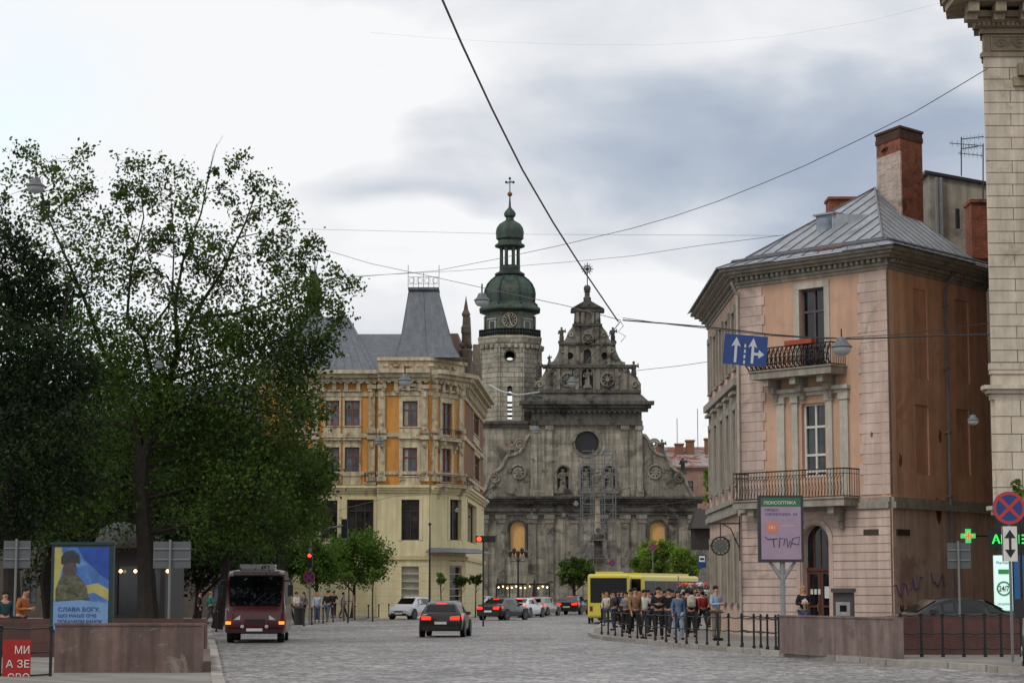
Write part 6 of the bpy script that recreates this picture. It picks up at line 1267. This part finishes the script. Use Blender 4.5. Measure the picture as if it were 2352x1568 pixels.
p=W(2178,1410,68); car('dark car parked on the raised pavement behind the right hand wall','car',SED,paint('charcoal',(40,42,46),.4),(p.x,68.5,.13),R(100),1.06,group='cars parked by the pharmacy')
T=thing('minibus','burgundy minibus with grey roof box facing the camera on the left','minibus',(0,0,0)); 
MBS=[(0.,.5,1.0,1.05,.88,.88,.82),(.12,.38,1.15,1.25,1.0,1.0,.93),(.5,.32,1.25,1.95,1.06,1.05,.99),(.85,.32,1.25,2.42,1.08,1.07,.99),(1.2,.32,1.25,2.58,1.08,1.07,.96),(3,.32,1.25,2.62,1.08,1.07,.96),(5,.32,1.25,2.62,1.08,1.07,.96),(7,.34,1.25,2.55,1.06,1.05,.92)]
rs=[ring(s) for s in MBS]; n=12; m=MB(); m.add([p for r in rs for p in r],[(i*n+k,i*n+(k+1)%n,(i+1)*n+(k+1)%n,(i+1)*n+k) for i in range(len(rs)-1) for k in range(n)]+[tuple(range(n))[::-1],tuple((len(rs)-1)*n+k for k in range(n))])
PM=paint('burgundy',(78,20,28),.1); m.build('body',PM,T,smooth=True)
cen=Vector((0,3,1.4)); m=MB()
sub(m,rs[1][5],rs[1][6],rs[2][6],rs[2][5],-.10,1.10,.08,1.0,.014,cen); sub(m,rs[2][5],rs[2][6],rs[3][6],rs[3][5],-.10,1.10,.0,.85,.014,cen)
m.build('windscreen',M_cg,T,recalc=False)
for s in (0,1):
    m=MB()
    for i in (2,3,4,5,6): sub(m,*side(rs,i,s),.06,.96,.08,.8,.012,cen)
    m.build('side_window',plain('minibus_tinted_glass',(16,15,17),.35,0,.3),T,recalc=False)
MB().box(-.62,.62,1.5,3.2,2.6,2.8).build('roof_box',plain('roof_box_grey',(180,180,178)),T)
MB().box(-.8,.8,.80,1.1,2.40,2.54).build('destination_strip',mat('strip_grey',(110,100,102)),T)
for s in (-1,1):
    MB().hexa([(s*.5,-.03,.82),(s*.88,.02,.82),(s*.95,.2,.82),(s*.5,.2,.82),(s*.5,-.0,.98),(s*.88,.05,1.0),(s*.95,.2,1.0),(s*.5,.2,.98)]).build('headlight',M_head,T)
    MB().box(s*.92-.08,s*.92+.1,-.03,.2,.66,.76).build('indicator',M_ind,T); m=MB(); m.ball((s*.42,-.08,.58),.07,8,5); m.build('fog_lamp',M_head,T)
    m=MB(); m.tube([(s*1.0,.8,2.2),(s*1.22,.45,2.2),(s*1.24,.4,2.05)],.03,4); m.box(s*1.22-.09,s*1.22+.09,.36,.44,1.65,2.05); m.build('mirror',M_plast,T)
    m=MB(); m.tube([(s*.15,.13,1.32),(s*.15+.55,.38,1.78)],.014,4); m.build('wiper',M_plast,T)
MB().box(-.98,.98,-.06,.25,.36,.5).build('bumper',mat('dark_maroon',(44,16,20),.5),T); MB().box(-.35,.35,-.04,.1,.74,.84).build('grille',M_plast,T)
MB().box(-.28,.28,-.09,-.062,.42,.52).build('number_plate',M_plate,T)
wheels(T,1.0,(1.1,5.2),.38,.24,.55)
p=G(584,1476); T.location=(p.x,p.y,0); T.rotation_euler=(0,0,R(4)); T.scale=(1.04,1,1.02)
def ybus(label,px,Yb,rz,Lb):
    T=thing('bus',label,'bus',(0,0,0),'yellow buses'); py_=paint('bus_yellow',(200,186,66),0)
    m=MB(); m.box(-Lb/2,Lb/2,-1.25,1.25,.35,2.95); o=m.build('body',py_,T)
    bv=o.modifiers.new('bevel','BEVEL'); bv.width=.16; bv.segments=3
    bg_=plain('bus_tinted_glass',(22,23,24),.3,0,.35)
    for w in (Wall((-Lb/2,-1.25),(Lb/2,-1.25)),Wall((Lb/2,1.25),(-Lb/2,1.25))):
        n=int(Lb/1.6)
        for k in range(n): MB().wb(w,.25+k*(Lb-.5)/n,.25+(k+1)*(Lb-.5)/n-.06,1.35,2.6,0,.012).build('window',bg_,T)
        for x in (-Lb*.3,Lb*.3):
            q=MB().disc(w,x+Lb/2,.45,.5,-.1,.015,18).build('wheel',M_tyre,T); MB().disc(w,x+Lb/2,.45,.28,0,.03,14).build('rim',M_rim,q)
    w2_=Wall((-Lb/2,1.25),(-Lb/2,-1.25)); MB().wb(w2_,.16,2.34,1.25,2.72,0,.012).build('end_window',bg_,T)
    for a in (.12,2.2): MB().wb(w2_,a,a+.18,.75,1.05,0,.02).build('tail_light',M_taild,T)
    MB().wb(w2_,1.0,1.5,.6,.72,0,.015).build('number_plate',M_plate,T)
    MB().box(-Lb/2+.7,Lb/2-.7,-.8,.8,2.951,3.1).build('roof_unit',py_,T)
    T.location=(W(px,1360,Yb+Lb/2).x,Yb+Lb/2,0); T.rotation_euler=(0,0,rz); return T
ybus('yellow bus with big dark rear window, left of the two behind the crowd',1402,128,R(86),9)
ybus('yellow bus turned slightly sideways, right of the two behind the flower stall',1503,136,R(62),9)
T=thing('van','white van nose cut by the right edge of the picture','van',(0,0,0)); PW=paint('van_white',(196,198,200),0)
VAN=[(0,.45,.95,1.0,.86,.84,.74),(.15,.35,1.1,1.18,.96,.94,.84),(.9,.33,1.25,1.35,1.0,.98,.86),(1.55,.33,1.3,2.05,1.01,.99,.84),(2.0,.33,1.3,2.3,1.01,.99,.84),(3.5,.33,1.3,2.36,1.01,.99,.86),(5.6,.34,1.3,2.34,1.0,.98,.84)]
rs=[ring(s) for s in VAN]; m=MB(); m.add([p for r in rs for p in r],[(i*12+k,i*12+(k+1)%12,(i+1)*12+(k+1)%12,(i+1)*12+k) for i in range(len(rs)-1) for k in range(12)]+[tuple(range(12))[::-1],tuple((len(rs)-1)*12+k for k in range(12))]); m.build('body',PW,T,smooth=True)
cen=Vector((0,3,1.2)); m=MB(); sub(m,rs[2][5],rs[2][6],rs[3][6],rs[3][5],-.08,1.08,.08,.95,.012,cen); m.build('windscreen',M_cg,T,recalc=False)
for s in (0,1):
    m=MB()
    for i in (3,4): sub(m,*side(rs,i,s),.05,.9,.05,.85,.012,cen)
    m.build('side_window',M_cg,T,recalc=False)
for s in (-1,1):
    MB().hexa([(s*.5,-.02,.75),(s*.88,.0,.75),(s*.99,.35,.8),(s*.5,.2,.75),(s*.5,.01,.93),(s*.88,.06,.98),(s*.98,.4,1.05),(s*.5,.2,.95)]).build('headlight',M_head,T); m=MB(); m.box(s*1.15-.1,s*1.15+.1,1.35,1.5,1.25,1.65); m.box(s*1.05-.1,s*1.05+.05,1.38,1.46,1.3,1.4); m.build('mirror',M_plast,T)
MB().box(-.9,.9,-.06,.3,.33,.6).build('bumper',M_plast,T)
for y in (.95,4.5):
    for s in (-1,1): w=Wall((s*1.012,y-1),(s*1.012,y+1)); MB().disc(w,1,.4,.44,-.03,.03,18).build('wheel_arch',M_plast,T)
wheels(T,1.05,(.95,4.5),.36,.24,.6)
T.location=(11.72,44.5,0); T.rotation_euler=(0,0,R(-12))
# ---------------------------------------------------------------- PEOPLE
def skin(verts,edges,rad,sub_=1):
    me=bpy.data.meshes.new('s'); me.from_pydata(verts,edges,[]); bm=bmesh.new(); bm.from_mesh(me); Ly=bm.verts.layers.skin.verify(); bm.verts.ensure_lookup_table()
    for i,v in enumerate(bm.verts): r=rad[i]; v[Ly].radius=(r,r) if not isinstance(r,tuple) else r; v[Ly].use_root=(i==0)
    bm.to_mesh(me); bm.free(); o=bpy.data.objects.new('s',me); col.objects.link(o); o.modifiers.new('k','SKIN').use_smooth_shade=True
    m=o.modifiers.new('u','SUBSURF'); m.levels=sub_; m.render_levels=sub_; dg=bpy.context.evaluated_depsgraph_get(); dg.update()
    r=bpy.data.meshes.new_from_object(o.evaluated_get(dg)); bpy.data.objects.remove(o); bpy.data.meshes.remove(me)
    r.polygons.foreach_set('use_smooth',[True]*len(r.polygons)); return r
PLACE=plain('placeholder_cloth',(60,60,60))
def person_meshes(walk=0,arm=0,female=0,lean=0,long_hair=0,coat=0):
    v=[];e=[];r=[]
    def a(p,rr,par=None):
        v.append(Vector(p)+Vector((0,-lean*max(0,p[2]-.95)*.5,0))); r.append(rr)
        if par is not None: e.append((par,len(v)-1))
        return len(v)-1
    sh_w=.165-.02*female
    pel=a((0,0,.95),.125); sp_=a((0,.01,1.12),.105-.012*female,pel); chs=a((0,0,1.32),.12,sp_); nk=a((0,.01,1.46),.05,chs)
    hb=a((0,-.015,1.545),.06,nk); hm=a((0,-.015,1.625),.08,hb); hc=a((0,-.0,1.69),.062,hm); a((0,-.108,1.605),.013,hm)
    J={}
    for s in (-1,1):
        a((s*.084,.005,1.615),.014,hm)
        sh=a((s*sh_w,0,1.40),.056,chs)
        if arm==1: ep=(s*.22,-.02,1.14); wp=(s*.1,-.26,1.16); fd=Vector((-s*.5,-.7,.1)).normalized()
        elif arm==2 and s==1: ep=(s*.25,-.1,1.2); wp=(s*.14,-.2,1.42); fd=Vector((-.3,.0,1)).normalized()
        else: sw=walk*s*.18; ep=(s*.215,.03+sw*.4,1.14); wp=(s*.225,-.05+sw,.905); fd=Vector((0,-.15,-1)).normalized()
        el=a(ep,.042,sh); wr=a(wp,.027,el); pc=Vector(wp)+fd*.07; pa=a(pc,.034,wr)
        sd_=Vector((0,1,0)) if abs(fd.z)>.6 else Vector((0,0,1))
        for k in range(4): q=pc+fd*.055+sd_*(.022*(k-1.5)); f=a(q,.0095,pa); a(q+fd*(.035-.004*abs(k-1))+Vector((-s*.012,0,0)),.008,f)
        t=a(pc+fd*.01-sd_*.045,.010,pa); a(pc+fd*.04-sd_*.055,.008,t)
        st=walk*s*.26; hp=a((s*.085,0,.88),.088,pel); kn=a((s*.095,-.03-st*.55,.49),.056,hp); an=a((s*.1,.01-st,.09+(.04 if st<0 else 0)),.037,kn); tt=a((s*.115,-.13-st,.04+(.0 if st<0 else 0)),.033,an)
        J[s]=(sh,el,wr,hp,kn,an,tt)
    body=skin(v,e,r)
    def part(ids,edges,rads): 
        idx={i:k for k,i in enumerate(ids)}; return skin([v[i] for i in ids],[(idx[x],idx[y]) for x,y in edges],rads)
    jid=[chs,sp_,pel]; je=[(chs,sp_),(sp_,pel)]; jr=[.145-.01*female,.128-.015*female,.15]
    for s in (-1,1):
        sh,el,wr,hp,kn,an,tt=J[s]; jid+=[sh,el,wr]; je+=[(chs,sh),(sh,el),(el,wr)]; jr+=[.075,.058,.042]
    if coat:
        v.append(Vector((0,0,.66))); jid.append(len(v)-1); je.append((pel,len(v)-1)); jr.append(.19)
    jacket=part(jid,je,jr)
    tid=[pel]; te=[]; tr_=[.135]
    for s in (-1,1):
        sh,el,wr,hp,kn,an,tt=J[s]; tid+=[hp,kn,an]; te+=[(pel,hp),(hp,kn),(kn,an)]; tr_+=[.105,.073,.055]
    trousers=part(tid,te,tr_)
    m=MB(); hc_=v[hm]; m.ball((hc_.x,hc_.y+.022,hc_.z+.03),.094,12,8)
    if long_hair: m.lathe([(.085,-.26),(.1,-.15),(.095,0),(.07,.06)],(hc_.x,hc_.y+.055,hc_.z),10,0,1,.6)
    hm_=bpy.data.meshes.new('hair'); hm_.from_pydata([tuple(x) for x in m.v],[],m.f); hm_.polygons.foreach_set('use_smooth',[True]*len(hm_.polygons))
    shoes=[]
    for s in (-1,1):
        an,tt=J[s][5],J[s][6]; A_=v[an]; B_=v[tt]; shoes.append(skin([A_+Vector((0,.03,-.04)),Vector((B_.x,B_.y+.02,.045)),Vector((B_.x,B_.y-.06,.04))],[(0,1),(1,2)],[.05,.048,.04]))
    m=MB()
    for s in (-1,1): m.ball((hc_.x+s*.03,hc_.y-.083,hc_.z+.01),.011,6,4)
    m.box(hc_.x-.025,hc_.x+.025,hc_.y-.088,hc_.y-.08,hc_.z-.055,hc_.z-.048)
    ey=bpy.data.meshes.new('eyes'); ey.from_pydata([tuple(x) for x in m.v],[],m.f)
    for me in [body,jacket,trousers,hm_,ey]+shoes: me.materials.clear(); me.materials.append(PLACE)
    return dict(body=body,jacket=jacket,trousers=trousers,hair=hm_,eyes=ey,shoes=shoes)
PV={'stand':person_meshes(),'standf':person_meshes(female=1,long_hair=1),'walk':person_meshes(walk=1),'walkf':person_meshes(walk=-1,female=1,long_hair=1),'hold':person_meshes(arm=1),'holdf':person_meshes(arm=1,female=1,long_hair=1),'phone':person_meshes(arm=2,walk=.3),'lean':person_meshes(arm=1,lean=.5),'coat':person_meshes(walk=.4,coat=1,female=1,long_hair=1)}
SK=plain('skin_tone',(180,134,112),.6); M_eye=plain('eye_dark',(40,28,26))
def cloth(c): return mat('cloth_%d_%d_%d'%c,c,.9,.25,6)
HC={'b':(34,26,22),'d':(18,16,16),'l':(150,118,78),'g':(130,124,118)}
def person(label,px,py,h,pose,face,top,leg,hair='b',z=.13,group='people in the street',Y=None,shoe=(30,28,28),k_h=1.05):
    p=G(px,py,z) if Y is None else Vector((W(px,1360,Y).x,Y,z)); T=thing('person',label,'person',(0,0,0),group); pv=PV[pose]
    def put(nm,me,c):
        o=bpy.data.objects.new(nm,me); col.objects.link(o); o.parent=T; s=o.material_slots[0]; s.link='OBJECT'; s.material=c; return o
    put('body',pv['body'],SK); put('jacket',pv['jacket'],cloth(top)); put('trousers',pv['trousers'],cloth(leg)); put('hair',pv['hair'],cloth(HC[hair])); put('facial_features',pv['eyes'],M_eye)
    for s in pv['shoes']: put('shoe',s,cloth(shoe))
    k=h/1.76*k_h; T.location=(p.x,p.y,z); T.scale=(k*1.06,k*1.06,k); T.rotation_euler=(0,0,R(face)); return T
NAVY=(38,44,66); BLK=(26,26,28); DEN=(66,78,102); LDEN=(120,138,160); WH=(200,198,194); GRY=(110,110,112); TAN=(128,96,66); RED=(140,34,34); OLV=(84,82,58); TEAL=(30,92,96); ORG=(150,90,46); DGR=(52,52,56)
R_=[
("person in black at the left end of the crowd, beside the yellow bus",1364,1424,1.7,'walk',60,BLK,BLK,'d'),
("person in a cream top left of the fence start",1393,1436,1.66,'standf',-20,(190,180,160),DEN,'l'),
("person in a white jacket near the yellow bus front",1378,1421,1.7,'walk',150,WH,BLK,'b'),
("person in dark grey behind the first fence posts",1410,1447,1.72,'phone',-60,(58,58,62),NAVY,'b'),
("person in a navy coat in the crowd by the bus",1427,1432,1.75,'coat',30,NAVY,BLK,'d'),
("person in a grey hoodie in the back of the crowd",1438,1452,1.68,'hold',-40,GRY,BLK,'b'),
("person in a tan jacket and black trousers at the fence",1459,1465,1.8,'walk',20,TAN,BLK,'b'),
("person with white shirt and arm bent beside the tan jacket",1480,1460,1.74,'phone',35,WH,(60,62,70),'d'),
("person with a light beige coat behind the tan jacket",1469,1438,1.7,'coat',0,(176,160,140),DEN,'l'),
("person in a pale pink top in the middle of the crowd",1498,1444,1.62,'holdf',-35,(200,160,156),BLK,'b'),
("person in a black t shirt with hands together in the crowd centre",1513,1467,1.82,'hold',0,(30,30,34),BLK,'d'),
("person in a dark teal jacket behind the black t shirt",1527,1440,1.74,'stand',70,(34,60,64),BLK,'b'),
("person in a black hooded jacket centre right of the crowd",1537,1461,1.78,'walk',-25,(22,22,26),(44,46,54),'d'),
("person in a long denim jacket and light jeans",1558,1468,1.7,'coat',10,(84,102,130),LDEN,'b'),
("person in a maroon top behind the denim jacket",1571,1442,1.68,'stand',190,(92,30,40),BLK,'b'),
("person in black with a pale backpack seen from behind",1588,1463,1.72,'walk',180,(34,34,38),BLK,'d'),
("person in a red jacket on the right of the crowd",1614,1448,1.7,'walk',200,RED,BLK,'d'),
("person in a white t shirt at the back right of the crowd",1602,1436,1.72,'phone',20,WH,NAVY,'b'),
("tall person in a light blue shirt standing on a scooter",1645,1470,1.86,'hold',40,(140,160,178),(112,106,96),'b'),
("person in a grey green jacket beside the flower stall",1630,1440,1.72,'standf',100,OLV,BLK,'l'),
("person in dark clothes far back between crowd and bus",1450,1426,1.7,'walk',80,(44,42,46),NAVY,'d'),
("person with ochre jacket far back in the crowd",1508,1432,1.68,'stand',90,(160,120,60),BLK,'b'),
("person in a lilac top far back in the crowd",1549,1432,1.66,'standf',60,(150,130,170),DEN,'l'),
("person in a black coat between the cream top and the grey hoodie",1418,1440,1.76,'coat',70,BLK,BLK,'d'),
("person in charcoal far back beside the white jacket",1386,1428,1.72,'stand',-80,DGR,BLK,'b'),
("person in black with both hands raised at the chest behind the white shirt",1489,1450,1.76,'hold',60,(32,32,36),DGR,'b'),
("person in dark navy right behind the black hooded jacket",1545,1448,1.74,'walk',40,(30,34,50),BLK,'d'),
("person in dark olive behind the backpack wearer",1579,1452,1.78,'stand',140,(56,58,44),DGR,'b'),
("person in a charcoal coat between the ochre and teal jackets",1519,1427,1.72,'coat',-50,DGR,BLK,'l'),
("person in grey jeans and black top far back right of the bus",1566,1424,1.7,'walk',-90,BLK,GRY,'d'),
("person in a dark brown jacket behind the tan jacket's shoulder",1449,1449,1.78,'stand',-30,(62,48,40),BLK,'b'),
("person in dark clothes at the far left back by the cars",1400,1422,1.68,'walk',110,(40,40,48),(30,30,34),'d'),
("person in a pale grey top left of the flower stall",1592,1428,1.66,'standf',30,(150,150,152),BLK,'b'),
("person in dark clothes at the left pavement edge by the minibus",664,1430,1.72,'walk',90,BLK,BLK,'d'),
("person in a white top beside the litter bin",680,1431,1.7,'hold',60,WH,(70,74,84),'b'),
("person in a pale blue top and jeans near the signal post",728,1428,1.68,'standf',10,(150,170,190),DEN,'l'),
("person in black with jeans right of the signal post",752,1427,1.78,'walk',-20,(28,28,32),DEN,'d'),
("person in all black beside the tree guard",766,1418,1.78,'phone',0,BLK,BLK,'d'),
("person in a bright blue jacket by the tree guard",788,1419,1.7,'walk',100,(40,100,160),NAVY,'b'),
("person in a navy jacket bending over the tree guard",808,1414,1.74,'lean',-60,NAVY,BLK,'d'),
("person in a khaki jacket walking by the lime tree",842,1412,1.78,'walk',140,OLV,(70,66,50),'b'),
("person in white walking behind the tree guard",829,1407,1.7,'stand',0,WH,(60,60,64),'b'),
("person in a dark suit and red top right of the lime tree",877,1410,1.74,'coat',0,(70,30,34),BLK,'b'),
("person in a brown coat standing left of the white hatchback",893,1409,1.72,'coat',10,(96,66,52),(90,80,74),'b'),
("person in a grey coat between the minibus and the litter bin",697,1422,1.7,'coat',-30,(84,84,90),BLK,'d'),
("person in a beige jacket under the linden by the signal",741,1412,1.68,'standf',40,(150,136,112),DEN,'b'),
("person in a dark green jacket further back behind the bright blue jacket",778,1410,1.72,'stand',-70,(40,56,44),BLK,'b'),
("person in a black coat left of the silver sedan",1047,1402,1.84,'coat',0,BLK,BLK,'d'),
("person in a white shirt and dark trousers by the silver sedan",1073,1401,1.8,'walk',20,WH,(40,40,46),'b'),
("person in a pink top near the church terrace",1059,1398,1.7,'standf',0,(180,110,110),DEN,'b'),
("person in a green top crossing left of the minibus",483,1432,1.72,'walk',120,(40,110,96),(60,60,64),'l'),
("person in dark clothes in the shade left of the minibus",458,1436,1.74,'stand',90,(40,42,44),BLK,'d'),
]
for t in R_: person(*t)
person('person in an orange jacket leaning behind the left parapet wall',46,0,1.76,'lean',70,ORG,(40,40,44),'b',Y=60)
person('person in a dark teal coat behind the left parapet wall',12,0,1.66,'stand',30,(30,60,62),BLK,'d',Y=63)
wm=person('blond person in a black jacket holding flowers in front of the brown door',1845,0,1.78,'holdf',5,BLK,DEN,'l',Y=74,z=.2)
p=wm.location; T=thing('bouquet','white and pink bouquet held by the blond person','flowers',(p.x,p.y-.3,p.z+1.2))
m=MB(); 
for k in range(14): a=k*2.4; m.ball((p.x+.09*math.cos(a)*(k/14)**.5,p.y-.32,p.z+1.3+.09*math.sin(a)*(k/14)**.5),.035,6,4)
m.build('blooms',plain('white_petals',(214,190,196)),T); MB().lathe([(.02,-.25),(.09,.02)],(p.x,p.y-.3,p.z+1.26),8).build('wrapping',plain('paper_wrap',(120,140,100)),T)
def pack(px,py,c,label,h=1.72,facing=1):
    q=G(px,py,.13); T=thing('backpack',label,'backpack',(q.x,q.y,.13+h*.62)); x,y,z=q.x,q.y-.16*facing,.13+h*.66
    o=MB().lathe([(.1,0),(.16,.05),(.17,.3),(.13,.42),(.04,.46)],(x,y-.03*facing,z),10,0,1,.62).build('pack_body',cloth(c),T,smooth=True)
    MB().box(x-.09,x+.09,y-.16*facing-.02,y-.16*facing+.03,z+.06,z+.2).build('pocket',cloth(tuple(int(k*.8) for k in c)),T)
    for s in(-1,1): MB().tube([(x+s*.1,y,z+.38),(x+s*.1,y+.2*facing,z+.46),(x+s*.12,y+.3*facing,z+.2),(x+s*.1,y+.1*facing,z+.05)],.016,4).build('strap',cloth((40,40,44)),T)
pack(1588,1463,(180,174,160),'pale cream backpack worn by the person in black')
q=G(1645,1470,.13); T=thing('kick_scooter','black kick scooter under the tall person in light blue','scooter',(q.x,q.y,.13)); x,y=q.x,q.y
MB().box(x-.09,x+.09,y-.45,y+.35,.22,.26).build('deck',M_plast,T); MB().tube([(x,y-.5,.22),(x,y-.38,1.1)],.025,6).tube([(x-.25,y-.38,1.12),(x+.25,y-.38,1.12)],.02,5).build('handlebar_stem',M_plast,T)
for yy in (y-.52,y+.42): w=Wall((x+.02,yy-1),(x+.02,yy+1)); MB().disc(w,1,.13+.11,.11,-.03,.02,14).build('wheel',M_tyre,T)
q=G(686,1434,.13); T=thing('litter_bin','dark cylindrical litter bin on the left pavement corner','bin',tuple(q)); MB().lathe([(.22,0),(.25,.05),(.25,.8),(.28,.82),(.28,.9),(.2,.92)],q,12).build('bin_drum',M_plast,T); MB().lathe([(.18,.92),(.16,.98),(.03,1.02)],q,12).build('bin_lid',M_iron,T)
for i,(px,py) in enumerate(((800,1420),(857,1413))):
    q=G(px,py,.13); T=thing('tree_guard',('wooden tree guard around the leftmost small street tree','wooden tree guard around the small tree left of the shop window')[i],'tree guard',tuple(q),'wooden tree guards')
    for a in range(4):
        dx,dy=((-.4,-.4),(.4,-.4),(.4,.4),(-.4,.4))[a]; MB().tube([(q.x+dx,q.y+dy,.13),(q.x+dx*.8,q.y+dy*.8,1.7)],.05,5).build('stake',mat('pale_timber',(150,120,84)),T)
    MB().tube([(q.x+dx,q.y+dy,1.3) for dx,dy in ((-.34,-.34),(.34,-.34),(.34,.34),(-.34,.34),(-.34,-.34))],.04,4).build('tie_rail',mat('pale_timber',(150,120,84)),T)
for i,(px,py) in enumerate([(698,1437),(716,1434),(742,1431),(765,1428),(790,1425),(815,1422),(846,1419),(870,1417),(893,1415),(497,1450)]):
    q=G(px,py,.13); MB().lathe([(.06,0),(.06,.08),(.04,.1),(.04,.8),(.07,.82),(.07,.88),(.02,.94)],q,8).build('bollard',M_black,label=('%s bollard of the row along the left pavement kerb, counted from the litter bin'%(['first','second','third','fourth','fifth','sixth','seventh','eighth','ninth'][i]) if i<9 else 'bollard left of the burgundy minibus by the kerb'),cat='bollard',group='black bollards on the left pavement')
p=G(1600,1425,.13); T=thing('flower_stall','flower stall stacked with colourful bouquets behind the crowd','stall',tuple(p))
x0=W(1560,1340,p.y).x; x1=W(1634,1340,p.y).x; z1_=W(1600,1322,p.y).z
for zz in (.5,.95,1.4,1.85): MB().box(x0,x1,p.y-.1+zz*.4,p.y+.35+zz*.4,.13+zz,.13+zz+.05).build('shelf',M_iron,T)
for x in (x0,x1): MB().tube([(x,p.y,.13),(x,p.y+.8,z1_)],.03,5).build('frame_leg',M_iron,T)
random.seed(5)
cols=[(196,60,70),(220,150,170),(226,222,214),(206,90,120),(214,170,70),(170,60,130),(190,200,210)]
for i in range(36):
    lvl=i%4; x=x0+(x1-x0)*((i//4)+.5)/9+random.uniform(-.05,.05); zz=.62+lvl*.45; yy=p.y+.05+zz*.3
    m=MB(); 
    for j in range(12): m.ball((x+random.uniform(-.16,.16),yy+random.uniform(-.1,.1),.13+zz+.18+random.uniform(-.1,.16)),.05,5,4)
    b_=m.build('bouquet',plain('petal_%d'%(i%7),cols[i%7]),T); m=MB(); m.lathe([(.08,0),(.12,.2)],(x,yy,.13+zz-.05),7); m.build('bucket',plain('leaf_bucket',(50,80,46)),b_)
for i,(px,lb) in enumerate(((1212,'closed pale parasol in front of the church, left one'),(1228,'closed dark parasol in front of the church, right one'))):
    p=W(px,1380,178); T=thing('closed_parasol',lb,'parasol',(p.x,178,0),'closed parasols'); MB().tube([(p.x,178,0),(p.x,178,3.1)],.03,5).build('pole',M_pole,T); MB().lathe([(.22,1.1),(.2,1.6),(.12,2.6),(.03,3.1)],(p.x,178,0),8).build('canopy',cloth(((150,140,120),(70,62,58))[i]),T)
T=thing('terrace_awning','low dark cafe terrace with warm string lights before the church','terrace',(W(1200,1380,186).x,186,0))
xa_=W(1140,1380,186).x; xb_=W(1262,1380,186).x; MB().box(xa_,xb_,186,190,2.55,2.7).build('awning',mat('terrace_dark',(44,38,36)),T)
for k in range(5): x=xa_+(xb_-xa_)*k/4; MB().tube([(x,186.1,0),(x,186.1,2.6)],.06,5).build('post',mat('terrace_dark',(44,38,36)),T)
MB().box(xa_,xb_,187.5,190,0,1.1).build('counter',mat('terrace_planks',(74,62,54)),T)
for k in range(12): x=xa_+(xb_-xa_)*(k+.5)/12; MB().ball((x,186,2.35+.08*math.sin(k*2)),.07,6,4).build('bulb',emit('warm_bulb',(255,205,140),6.),T)
print('done', len(bpy.data.objects))
